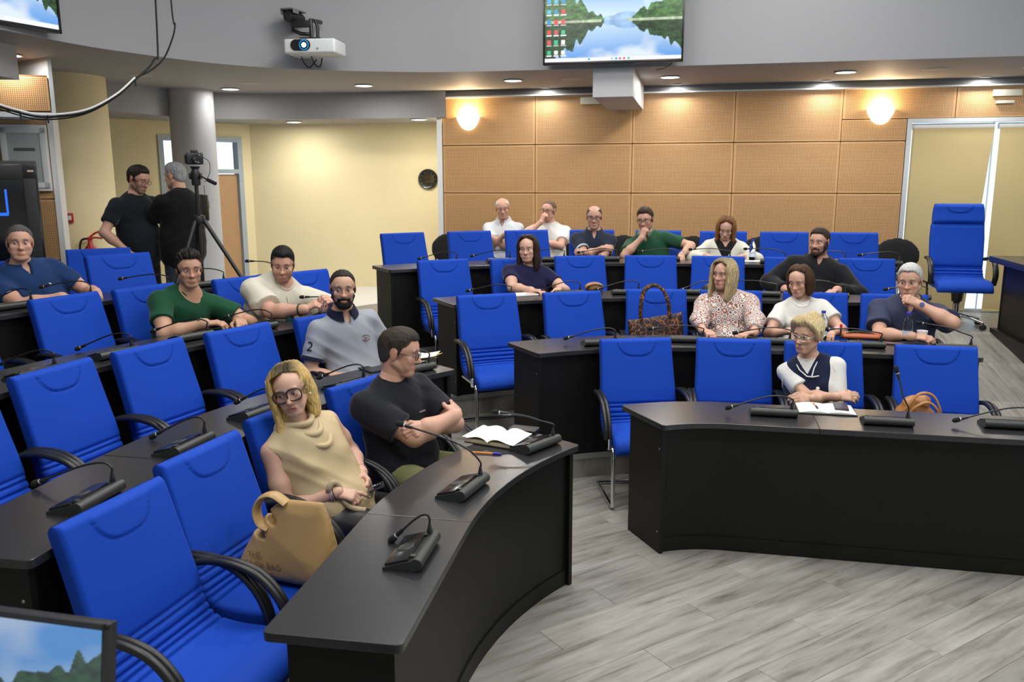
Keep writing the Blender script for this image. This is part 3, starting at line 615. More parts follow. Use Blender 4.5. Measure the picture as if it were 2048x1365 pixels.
MICS = [
    ('R1', (1.55, 4.561, 0.81), (1.469, 4.579, 0.86), (1.24, 4.627, 0.796)),
    ('R1', (2.101, 4.355, 0.81), (2.066, 4.362, 0.918), (2.033, 4.369, 1.036)),
    ('R1', (2.724, 4.349, 0.81), (2.673, 4.36, 0.848), (2.399, 4.418, 0.791)),
    ('R2', (0.716, 5.75, 0.975), (0.668, 5.76, 1.022), (0.404, 5.816, 0.96)),
    ('R2', (1.334, 5.836, 0.975), (1.262, 5.851, 1.015), (0.999, 5.907, 1.009)),
    ('R2', (1.92, 5.77, 0.975), (1.837, 5.788, 1.028), (1.583, 5.842, 0.994)),
    ('R2', (2.505, 5.706, 0.975), (2.4, 5.729, 1.027), (2.18, 5.775, 1.037)),
    ('R2', (3.038, 5.521, 0.975), (2.951, 5.539, 1.046), (2.74, 5.584, 1.096)),
    ('R3', (0.009, 6.83, 1.14), (-0.064, 6.846, 1.191), (-0.326, 6.901, 1.148)),
    ('R3', (0.573, 7.102, 1.14), (0.49, 7.12, 1.176), (0.239, 7.173, 1.097)),
    ('R3', (1.068, 7.125, 1.14), (1.006, 7.138, 1.181), (0.738, 7.195, 1.123)),
    ('R3', (1.694, 7.112, 1.14), (1.628, 7.126, 1.177), (1.456, 7.163, 1.13)),
    ('R3', (2.201, 7.037, 1.14), (2.113, 7.055, 1.184), (1.874, 7.106, 1.208)),
    ('R3', (2.711, 6.869, 1.14), (2.625, 6.887, 1.199), (2.422, 6.93, 1.227)),
    ('R3', (3.36, 6.949, 1.14), (3.29, 6.964, 1.171), (3.079, 7.009, 1.17)),
    ('R4', (-0.532, 8.113, 1.305), (-0.609, 8.13, 1.342), (-0.874, 8.186, 1.299)),
    ('R4', (-0.022, 8.255, 1.305), (-0.1, 8.272, 1.352), (-0.37, 8.329, 1.309)),
    ('R4', (0.492, 8.514, 1.305), (0.423, 8.528, 1.339), (0.159, 8.584, 1.33)),
    ('R4', (1.029, 8.442, 1.305), (0.936, 8.462, 1.353), (0.687, 8.514, 1.329)),
    ('R4', (1.636, 8.48, 1.305), (1.568, 8.494, 1.344), (1.312, 8.549, 1.34)),
    ('R4', (2.161, 8.464, 1.305), (2.074, 8.483, 1.348), (1.816, 8.538, 1.364)),
    ('R4', (2.568, 7.976, 1.305), (2.481, 7.995, 1.374), (2.236, 8.047, 1.384)),
    ('R4', (3.211, 8.323, 1.305), (3.141, 8.338, 1.338), (2.89, 8.391, 1.334)),
    ('R4', (3.552, 7.754, 1.305), (3.497, 7.766, 1.368), (3.238, 7.821, 1.345)),
    ('L1', (-0.261, 2.876, 0.81), (-0.275, 2.878, 0.859), (-0.383, 2.897, 0.704)),
    ('L1', (-0.074, 3.473, 0.81), (-0.125, 3.482, 0.904), (-0.402, 3.531, 1.001)),
    ('L1', (0.203, 4.066, 0.81), (0.133, 4.079, 0.866), (-0.061, 4.113, 0.901)),
    ('L2', (-1.397, 2.961, 0.975), (-1.436, 2.968, 1.023), (-1.692, 3.013, 0.858)),
    ('L2', (-1.316, 3.572, 0.975), (-1.346, 3.578, 1.012), (-1.542, 3.612, 0.913)),
    ('L2', (-1.185, 4.097, 0.975), (-1.203, 4.101, 1.013), (-1.359, 4.128, 0.967)),
    ('L2', (-0.832, 4.638, 0.975), (-0.865, 4.643, 1.028), (-1.066, 4.679, 0.96)),
    ('L2', (-0.488, 5.003, 0.975), (-0.539, 5.012, 1.035), (-0.709, 5.042, 1.017)),
    ('L3', (-2.333, 4.242, 1.14), (-2.401, 4.254, 1.166), (-2.653, 4.298, 1.091)),
    ('L3', (-2.151, 4.716, 1.14), (-2.218, 4.728, 1.175), (-2.466, 4.772, 1.095)),
    ('L3', (-1.899, 5.214, 1.14), (-1.97, 5.226, 1.176), (-2.243, 5.275, 1.121)),
    ('L3', (-1.582, 5.53, 1.14), (-1.644, 5.541, 1.202), (-1.874, 5.582, 1.159)),
    ('L3', (-1.295, 6.195, 1.14), (-1.377, 6.21, 1.183), (-1.607, 6.25, 1.207)),
    ('L4', (-3.095, 5.425, 1.305), (-3.152, 5.435, 1.336), (-3.356, 5.471, 1.286)),
    ('L4', (-2.723, 5.634, 1.305), (-2.775, 5.643, 1.371), (-3.065, 5.694, 1.335)),
    ('L4', (-2.522, 6.203, 1.305), (-2.581, 6.214, 1.355), (-2.874, 6.265, 1.332)),
    ('L4', (-2.21, 6.511, 1.305), (-2.263, 6.521, 1.362), (-2.489, 6.561, 1.362)),
    ('L4', (-1.914, 7.001, 1.305), (-1.997, 7.016, 1.362), (-2.188, 7.05, 1.384)),
]

_cnt = {}
for key, P, A, Hd in MICS:
    i = _cnt.get(key, 0); _cnt[key] = i + 1; k = int(key[1]) - 1
    side = 'right' if key[0] == 'R' else 'left'
    e = 'aisle' if key[0] == 'R' else 'camera'
    mic(key, P, A, Hd, 'black gooseneck microphone unit, %s from the %s end, %s desk row of %s block' % (NTH[i], e, ORD[k], side))

# ================================================================= PEOPLE: implicit surfaces meshed with surface nets
def snet(F, org, h):
    """surface nets of F<0 ; returns verts (n,3), quads (m,4)"""
    ins = F < 0
    c = [ins[a:F.shape[0] - 1 + a, b:F.shape[1] - 1 + b, d:F.shape[2] - 1 + d] for a in (0, 1) for b in (0, 1) for d in (0, 1)]
    sm = sum(x.astype(np.int8) for x in c); mix = (sm > 0) & (sm < 8); idx = np.argwhere(mix)
    if len(idx) == 0: return np.zeros((0, 3)), np.zeros((0, 4), int)
    cid = -np.ones(mix.shape, np.int64); cid[tuple(idx.T)] = np.arange(len(idx))
    cor = np.array([(a, b, d) for a in (0, 1) for b in (0, 1) for d in (0, 1)]); vals = np.stack([F[idx[:, 0] + a, idx[:, 1] + b, idx[:, 2] + d] for a, b, d in cor], 1)
    acc = np.zeros((len(idx), 3)); cnt = np.zeros(len(idx))
    for i in range(8):
        for j in range(i + 1, 8):
            if np.abs(cor[i] - cor[j]).sum() != 1: continue
            vi, vj = vals[:, i], vals[:, j]; m = (vi < 0) != (vj < 0); t = np.where(m, vi / np.where(m, vi - vj, 1), 0)
            acc += (cor[i] + (cor[j] - cor[i]) * t[:, None]) * m[:, None]; cnt += m
    V = org + (idx + acc / cnt[:, None]) * h
    Q = []
    for ax in range(3):
        s0 = [slice(None)] * 3; s1 = [slice(None)] * 3; s0[ax] = slice(0, -1); s1[ax] = slice(1, None)
        ch = ins[tuple(s0)] != ins[tuple(s1)]; e = np.argwhere(ch); o1, o2 = [a for a in range(3) if a != ax]
        e = e[(e[:, o1] > 0) & (e[:, o2] > 0) & (e[:, o1] < F.shape[o1] - 1) & (e[:, o2] < F.shape[o2] - 1)]
        if len(e) == 0: continue
        def cc(a, b):
            q = e.copy(); q[:, o1] -= a; q[:, o2] -= b; return cid[tuple(q.T)]
        q = np.stack([cc(0, 0), cc(1, 0), cc(1, 1), cc(0, 1)], 1); fl = ins[tuple(e.T)]
        if ax == 1: fl = ~fl
        q[fl] = q[fl][:, ::-1]; Q.append(q)
    return V, np.concatenate(Q)
class SDF:
    """additive soft union of round cones / ellipsoids evaluated on local boxes"""
    def __init__(s, h, k=0.02): s.h = h; s.k = k; s.pr = []; s.cut = []; s.mod = None
    def cone(s, a, b, ra, rb=None, fr=None, sc=None, k=None): s.pr.append((np.array(a, float), np.array(b, float), ra, ra if rb is None else rb, fr, sc)); return s
    def ball(s, c, r, sc=(1, 1, 1), fr=None): return s.cone(c, c, r, r, np.eye(3) if fr is None else fr, np.array(sc, float))
    def mesh(s, lo=None, hi=None):
        if lo is None:
            L = []; U = []
            for a, b, ra, rb, fr, sc in s.pr:
                m = max(ra, rb) * (max(sc) if sc is not None else 1) + 0.02; L.append(np.minimum(a, b) - m); U.append(np.maximum(a, b) + m)
            lo = np.min(L, 0); hi = np.max(U, 0)
        h = s.h; n = np.ceil((hi - lo) / h).astype(int) + 1; A = np.zeros(n, np.float64); mar = s.k * 5
        ax = [lo[i] + h * np.arange(n[i]) for i in range(3)]
        for a, b, ra, rb, fr, sc in s.pr:
            m = max(ra, rb) * (max(sc) if sc is not None else 1) + mar; l = np.minimum(a, b) - m; u = np.maximum(a, b) + m
            i0 = np.clip(np.floor((l - lo) / h).astype(int), 0, n); i1 = np.clip(np.ceil((u - lo) / h).astype(int) + 1, 0, n)
            if (i1 <= i0).any(): continue
            X = np.stack(np.meshgrid(*[ax[q][i0[q]:i1[q]] for q in range(3)], indexing='ij'), -1)
            A[i0[0]:i1[0], i0[1]:i1[1], i0[2]:i1[2]] += np.exp(-np.clip(s.prim(X, a, b, ra, rb, fr, sc), -0.3, None) / s.k)
        F = -s.k * np.log(A + 1e-12)
        X = None
        if s.cut or s.mod:
            m = np.nonzero(F < 0.035); X = np.stack([ax[i][m[i]] for i in range(3)], -1); f = F[m]
            if s.mod: f = s.mod(X, f)
            for fn in s.cut: f = np.maximum(f, fn(X))
            F[m] = f
        return snet(F, lo, h)
    @staticmethod
    def prim(X, a, b, ra, rb, fr, sc):
        d = X - a; ba = b - a
        if sc is not None:
            d = (d @ fr) / sc; ba = (ba @ fr) / sc       # fr columns = local axes
        L2 = ba @ ba
        if L2 < 1e-12: q = np.sqrt((d * d).sum(-1)) - ra
        else:
            t = np.clip((d @ ba) / L2, 0, 1); e = d - t[..., None] * ba; q = np.sqrt((e * e).sum(-1)) - (ra + (rb - ra) * t)
        return q * (min(sc) ** 0.5 if sc is not None else 1)
def smesh(name, V, Q, mats, parent=None, cols=None, mi=None, **kw):
    me = bpy.data.meshes.new(name); me.from_pydata([tuple(v) for v in V.tolist()], [], [tuple(q) for q in Q.tolist()])
    for x in (mats if isinstance(mats, (list, tuple)) else [mats]): me.materials.append(x)
    if mi is not None: me.polygons.foreach_set('material_index', mi)
    me.polygons.foreach_set('use_smooth', [True] * len(me.polygons))
    if cols is not None:
        at = me.color_attributes.new('Col', 'FLOAT_COLOR', 'POINT'); at.data.foreach_set('color', np.c_[cols, np.ones(len(cols))].ravel().astype(np.float32))
    return link(name, me, parent, **kw)
def skin_material():
    m = bpy.data.materials.new('skin'); m.use_nodes = True; N = m.node_tree.nodes; L = m.node_tree.links; b = N['Principled BSDF']
    a = N.new('ShaderNodeVertexColor'); a.layer_name = 'Col'; L.new(a.outputs[0], b.inputs['Base Color']); b.inputs['Roughness'].default_value = 0.5; b.inputs['Specular IOR Level'].default_value = 0.4
    b.inputs['Subsurface Weight'].default_value = 0.12; b.inputs['Subsurface Radius'].default_value = (0.012, 0.005, 0.003); b.inputs['Subsurface Scale'].default_value = 0.5
    return m
M_SKIN = skin_material()
def hair_material():
    m = bpy.data.materials.new('hair'); m.use_nodes = True; N = m.node_tree.nodes; L = m.node_tree.links; b = N['Principled BSDF']
    a = N.new('ShaderNodeVertexColor'); a.layer_name = 'Col'
    tc = N.new('ShaderNodeTexCoord'); mp = N.new('ShaderNodeMapping'); mp.inputs['Scale'].default_value = (190, 190, 11); L.new(tc.outputs['Object'], mp.inputs[0])
    n = N.new('ShaderNodeTexNoise'); n.inputs['Scale'].default_value = 1.0; n.inputs['Detail'].default_value = 3; L.new(mp.outputs[0], n.inputs['Vector'])
    mr = N.new('ShaderNodeMapRange'); mr.inputs[1].default_value = 0.3; mr.inputs[2].default_value = 0.7; mr.inputs[3].default_value = 0.55; mr.inputs[4].default_value = 1.45; L.new(n.outputs['Fac'], mr.inputs[0])
    mx = N.new('ShaderNodeVectorMath'); mx.operation = 'SCALE'; L.new(a.outputs[0], mx.inputs[0]); L.new(mr.outputs[0], mx.inputs[3]); L.new(mx.outputs[0], b.inputs['Base Color'])
    b.inputs['Roughness'].default_value = 0.55; b.inputs['Specular IOR Level'].default_value = 0.16
    bp = N.new('ShaderNodeBump'); bp.inputs['Strength'].default_value = 0.4; bp.inputs['Distance'].default_value = 0.003; L.new(n.outputs['Fac'], bp.inputs['Height']); L.new(bp.outputs[0], b.inputs['Normal'])
    return m
M_HAIR = hair_material()
def cloth_mat(name, c, rough=0.85):
    return mat(name, c, rough, spec=0.2, noise=0.10, nscale=9, bump=0.25, bscale=22, sheen=0.15)
def unit(v): v = np.array(v, float); return v / max(1e-9, np.linalg.norm(v))
def rotm(yaw=0, pitch=0, roll=0):
    """person frame (-Y forward): yaw + turns to the person's left, pitch + looks up, roll + tips towards the person's left"""
    y, p, r = map(math.radians, (yaw, pitch, roll))
    return np.array((Matrix.Rotation(y, 3, 'Z') @ Matrix.Rotation(-p, 3, 'X') @ Matrix.Rotation(r, 3, 'Y')))
FOLD = [(np.random.randn(3) * np.array([11, 11, 22]), np.random.rand() * 6.28) for _ in range(6)]
def folds(X, amp):
    """soft creases with sharper ridges"""
    o = np.zeros(X.shape[:-1]); w = 0.5 * np.sin(X[..., 2] * 15 + X[..., 0] * 11) + 0.5 * np.sin(X[..., 1] * 13 - X[..., 2] * 8)
    for i, (k, ph) in enumerate(FOLD):
        q = np.sin(X @ k + ph + 1.6 * w); o += (np.abs(q) - 0.6) if i % 2 else 0.6 * q
    return amp * (o / 1.6)
# ---- head ------------------------------------------------------------------------------------------------------------
def build_head(p, C, R, h, neck0):
    """C: centre between the ears, R: columns = local x (person's left), y (back), z (up); returns V, Q, colours, extra"""
    f = p.get('fem', 0); sc = p.get('hs', 1.0) * (0.955 if f else 1.0); jw = p.get('jaw', 1.0) * (0.92 if f else 1.0); fat = p.get('fat', 0.0)
    g = lambda x, y, z: C + R @ (np.array([x, y, z]) * sc)
    s = SDF(h, 0.0058)
    B = lambda x, y, z, r, a=(1, 1, 1): s.ball(g(x, y, z), r * sc, a, R)
    B(0, 0.018, 0.040, 0.078, (0.985, 1.20, 1.0))                      # cranium
    B(0, -0.030, 0.035, 0.066, (1.0, 1.0, 1.02))                       # forehead
    B(0, -0.034, -0.025, 0.058, (0.99 * jw, 0.90, 1.12))               # mid face
    B(0, -0.040, -0.070, 0.040, (1.12 * jw, 1.0, 0.92))                # lower face
    B(0, -0.072, -0.098 * (1.0 if not f else 0.97), 0.0185, (1.35 * jw, 0.85, 0.95))               # chin
    for q in (-1, 1):
        s.cone(g(q * 0.050 * jw, 0.004, -0.048), g(q * 0.024 * jw, -0.062, -0.094), 0.020 * sc, 0.016 * sc)   # jaw line
        B(q * 0.040, -0.068, -0.022, 0.019 + 0.005 * fat, (1.15, 0.8, 1.0))                                   # cheek bone
        B(q * 0.037 * jw, -0.058, -0.055, 0.020 + 0.010 * fat, (1, 0.8, 1.2))                                 # cheek
        B(q * 0.030, -0.086, 0.026, 0.0085, (2.0, 0.8, 0.75))                                                 # brow
        B(q * 0.064, -0.020, 0.030, 0.018, (0.5, 1.2, 1.3))                                                   # temple
    if fat: B(0, -0.045, -0.105, 0.030, (1.4, 0.9, 0.6))
    nl = p.get('nose', 1.0)
    s.cone(g(0, -0.087, 0.014), g(0, -0.102 - 0.004 * nl, -0.026), 0.0048 * sc, 0.0062 * sc)                  # nose bridge
    B(0, -0.1035 - 0.006 * nl, -0.0315, 0.0070, (1.0, 1.0, 0.85))
    for q in (-1, 1): B(q * 0.0105, -0.0955, -0.0345, 0.0052, (0.9, 1.1, 0.85))
    # lips
    s2 = 1.15 if f else 0.95
    B(0, -0.0875, -0.0635, 0.0052 * s2, (2.1, 0.8, 0.7))
    B(0, -0.0865, -0.0730, 0.0056 * s2, (1.9, 0.8, 0.8))
    # ears
    for q in (-1, 1):
        fr = R @ np.array(Matrix.Rotation(q * 0.30, 3, 'Z')); s.ball(g(q * 0.0765, 0.012, 0.0), 0.030 * sc, (0.22, 0.62, 1.05), fr)
    # neck
    nr = p.get('neck', 0.056 if not f else 0.046)
    s.cone(g(0, 0.022, -0.045), neck0, nr * sc, nr * 1.10)
    ey = [g(q * 0.0315, -0.0765, 0.003) for q in (-1, 1)]
    openm = p.get('mouth', 0.0); XR = p.get('eyes', 1.0)
    ups = R[:, 2]
    def mod(X, F):
        for e in ey:                                                    # soft sockets, then lids
            d = 0.0180 * sc - np.sqrt(((X - (e + R @ np.array([0, -0.0185, 0.0015]))) ** 2).sum(-1)); kk = 0.007; hh_ = np.clip(0.5 + 0.5 * (d - F) / kk, 0, 1); F = F * (1 - hh_) + d * hh_ + kk * hh_ * (1 - hh_)
        for e in ey:
            D = X - e; dl = np.sqrt((D * D).sum(-1)) - 0.0140 * sc; zz = D @ ups; xx = D @ R[:, 0]
            lo_ = 0.0050 * XR * (1 - (xx / (0.0150 * sc)) ** 2); slit = np.maximum(np.maximum(zz - lo_ * 0.9, -zz - lo_ * 0.75), dl - 0.004)
            F = np.minimum(F, np.maximum(dl, -slit))
        z = (X - g(0, -0.098, -0.0682)) @ ups; x = (X - g(0, 0, 0)) @ R[:, 0]; y = (X - g(0, -0.100, 0)) @ R[:, 1]
        w = 0.0011 + openm * 0.005 * np.clip(1 - (x / 0.02) ** 2, 0, 1)
        return np.maximum(F, -np.maximum(np.maximum(np.abs(z) - w, np.abs(x) - 0.021 * sc), y - 0.010))      # mouth line
    s.mod = mod
    lo = C - 0.20; hi = C + 0.20
    nn = C + R @ np.array([0, 0, -0.105 * sc]); dn_ = unit(neck0 - g(0, 0.022, -0.045))
    s.cut = [lambda X: (X - (neck0 - dn_ * 0.012)) @ dn_]
    pts = np.array([g(x, y, z) for x in (-0.095, 0.095) for y in (-0.135, 0.125) for z in (-0.125, 0.13)] + [neck0 - 0.07, neck0 + 0.07])
    V, Q = s.mesh(pts.min(0), pts.max(0))
    l = (V - C) @ R / sc                                               # local coords
    skin = np.array(p['skin']); col = np.tile(skin, (len(V), 1))
    def blend(m, c): 
        nonlocal col
        m = np.clip(m, 0, 1)[:, None]; col = col * (1 - m) + np.array(c) * m
    gs = lambda cx, cy, cz, sx, sy, sz: np.exp(-(((l[:, 0] - cx) / sx) ** 2 + ((l[:, 1] - cy) / sy) ** 2 + ((l[:, 2] - cz) / sz) ** 2))
    rosy = skin * np.array([1.08, 0.78, 0.75]); ax = np.abs(l[:, 0])
    blend(0.45 * gs(0, -0.115, -0.032, 0.02, 0.02, 0.015), rosy)
    for q in (-1, 1): blend(0.35 * gs(q * 0.045, -0.07, -0.035, 0.022, 0.03, 0.018), rosy); blend(0.6 * gs(q * 0.08, 0.01, 0, 0.012, 0.03, 0.04), rosy)
    hc = np.array(p['hair_c'])
    bd = p.get('beard', 0.0)
    if bd:
        ck = np.clip((l[:, 2] * -1 - 0.030 - 0.30 * np.clip(l[:, 1] * -1 - 0.055, 0, 1) + 0.0) / 0.012, 0, 1)           # below the cheek line
        ck *= np.clip((-l[:, 1] + 0.018) / 0.012, 0, 1) * np.clip((l[:, 2] + 0.128) / 0.012, 0, 1)
        ck *= 1 - gs(0, -0.10, -0.067, 0.024, 0.03, 0.0085) ** 0.5 * 0.95; ck *= 1 - 0.9 * gs(0, -0.11, -0.035, 0.02, 0.03, 0.012)
        side = np.clip((ax - 0.052) / 0.006, 0, 1) * np.clip((0.012 - l[:, 1]) / 0.01, 0, 1) * np.clip((l[:, 1] + 0.045) / 0.02, 0, 1) * np.clip((0.02 - l[:, 2]) / 0.01, 0, 1)
        ck = np.maximum(ck, side); ck = ck * np.clip(0.85 + 0.3 * np.sin(l[:, 0] * 900) * np.sin(l[:, 2] * 700), 0, 1)
        blend(ck * bd, np.array(p.get('beard_c', hc)))
    if p.get('stache'):
        blend(p['stache'] * (gs(0, -0.10, -0.053, 0.024, 0.03, 0.0055) ** 0.7), p.get('beard_c', hc))
    lip = np.array(p.get('lip', skin * np.array([0.86, 0.52, 0.52])))
    lm = np.clip(1.6 * np.exp(-((l[:, 0] / 0.0205) ** 4 + ((l[:, 2] + 0.0682) / 0.0085) ** 4)) * (l[:, 1] < -0.078), 0, 1); blend(lm * (0.9 if f else 0.6), lip)
    bc = np.array(p.get('brow_c', hc * 0.8))
    for q in (-1, 1):
        xx = q * l[:, 0]; zc = 0.0275 + 0.004 * np.sin(np.clip((xx - 0.012) / 0.036, 0, 1) * 3.0) + p.get('browz', 0.0)
        blend(1.0 * np.exp(-(((xx - 0.031) / 0.0185) ** 4)) * np.exp(-(((l[:, 2] - zc) / (0.0042 if not f else 0.0032)) ** 2)) * (l[:, 1] < -0.055), bc)
        dd_ = np.sqrt((l[:, 0] - q * 0.0315) ** 2 + ((l[:, 2] - 0.003) * 1.15) ** 2); blend(0.18 * np.exp(-((dd_ - 0.012) / 0.006) ** 2) * (l[:, 1] < -0.06), skin * 0.55)
        lash = np.exp(-((l[:, 2] - (0.003 + 0.0056 * XR * (1 - ((l[:, 0] - q * 0.0315) / 0.0155) ** 2))) / 0.0016) ** 2) * (np.abs(l[:, 0] - q * 0.0315) < 0.0145) * (l[:, 1] < -0.07); blend(0.75 * lash, (0.03, 0.018, 0.012))
    return V, Q, col, ey, g, sc
# ---- hand ------------------------------------------------------------------------------------------------------------
POSES = {'relax': ((18, 28, 18), (22, 32, 20), (26, 36, 22), (30, 38, 22), 0.35), 'flat': ((6, 8, 5), (6, 8, 5), (8, 9, 5), (10, 10, 6), 0.2), 'fist': ((62, 85, 45), (66, 88, 45), (70, 88, 45), (72, 86, 45), 0.9),
         'grip': ((38, 48, 30), (44, 52, 32), (48, 54, 34), (50, 52, 34), 0.6), 'point': ((10, 14, 8), (40, 60, 40), (48, 66, 40), (52, 66, 40), 0.5), 'curl': ((35, 60, 35), (40, 62, 36), (44, 64, 36), (48, 64, 36), 0.6)}
def build_hand(W, X, Z, side, pose, h, sc=1.0):
    """W wrist, X finger direction, Z back of hand; side +1 = left hand (thumb on the +Y of X,Z frame chosen by side)"""
    X = unit(X); Z = unit(Z - X * (np.array(Z) @ X)); Y = np.cross(Z, X) * (-side); T = np.stack([X, Y, Z], 1)
    g = lambda x, y, z: W + T @ (np.array([x, y, z]) * sc)
    s = SDF(h, 0.0042)
    for y in (-0.024, -0.008, 0.008, 0.024): s.cone(g(0.012, y * 0.6, 0), g(0.083, y, 0.001), 0.0135 * sc, 0.0118 * sc)
    s.cone(g(0.0, 0, 0), g(0.03, 0, 0), 0.020 * sc, 0.017 * sc, T, np.array([1, 1.25, 0.8]))
    s.cone(g(0.02, 0.02, -0.008), g(0.058, 0.034, -0.012), 0.0135 * sc, 0.0115 * sc)
    c = POSES[pose]; Ls = ((0.040, 0.026, 0.021), (0.044, 0.029, 0.022), (0.041, 0.027, 0.021), (0.032, 0.020, 0.018)); ys = (0.0285, 0.0095, -0.0095, -0.0275); xb = (0.086, 0.090, 0.087, 0.079); rr = (0.0086, 0.0088, 0.0084, 0.0074); sp = (3, 1, -2, -6)
    tips = []
    for f in range(4):
        b = np.array([xb[f], ys[f], 0.001]); a = 0; r = rr[f]
        for q in range(3):
            a += math.radians(c[f][q]); yw = math.radians(sp[f]) * (0.6 if c[f][0] > 40 else 1)
            d = np.array([math.cos(a) * math.cos(yw), math.sin(yw), -math.sin(a)]); e = b + d * Ls[f][q]; s.cone(g(*b), g(*e), r * sc, r * 0.9 * sc); b = e; r *= 0.9
        tips.append((g(*b), T @ np.array([math.sin(a), 0, math.cos(a)]), T @ d))
    k = c[4]; b = np.array([0.030, 0.026, -0.010]); d1 = unit([0.62, 0.72 - 0.5 * k, -0.18 - 0.35 * k]); e = b + d1 * 0.045; s.cone(g(*b), g(*e), 0.0125 * sc, 0.0095 * sc)
    d2 = unit([0.88, 0.30 - 0.75 * k, -0.12 - 0.5 * k]); e2 = e + d2 * 0.030; s.cone(g(*e), g(*e2), 0.0095 * sc, 0.0085 * sc); d3 = unit([0.94, 0.12 - 0.75 * k, -0.1 - 0.4 * k]); e3 = e2 + d3 * 0.022; s.cone(g(*e2), g(*e3), 0.0085 * sc, 0.0072 * sc)
    tips.append((g(*e3), T @ unit([0, 1, 0.6]), T @ d3))
    V, Q = s.mesh(); return V, Q, tips
def ik(S, Wt, l1, l2, hint):
    d = Wt - S; L = np.linalg.norm(d); Lm = (l1 + l2) * 0.995
    if L > Lm: Wt = S + d / L * Lm; d = Wt - S; L = Lm
    u = d / L; a = (l1 * l1 - l2 * l2 + L * L) / (2 * L); hgt = math.sqrt(max(0, l1 * l1 - a * a)); hv = np.array(hint, float); hv = unit(hv - u * (hv @ u))
    return S + u * a + hv * hgt, Wt
def merge(parts):
    V = []; Q = []; Cc = []; o = 0
    for v, q, c in parts: V.append(v); Q.append(q + o); Cc.append(c); o += len(v)
    return np.concatenate(V), np.concatenate(Q), np.concatenate(Cc)
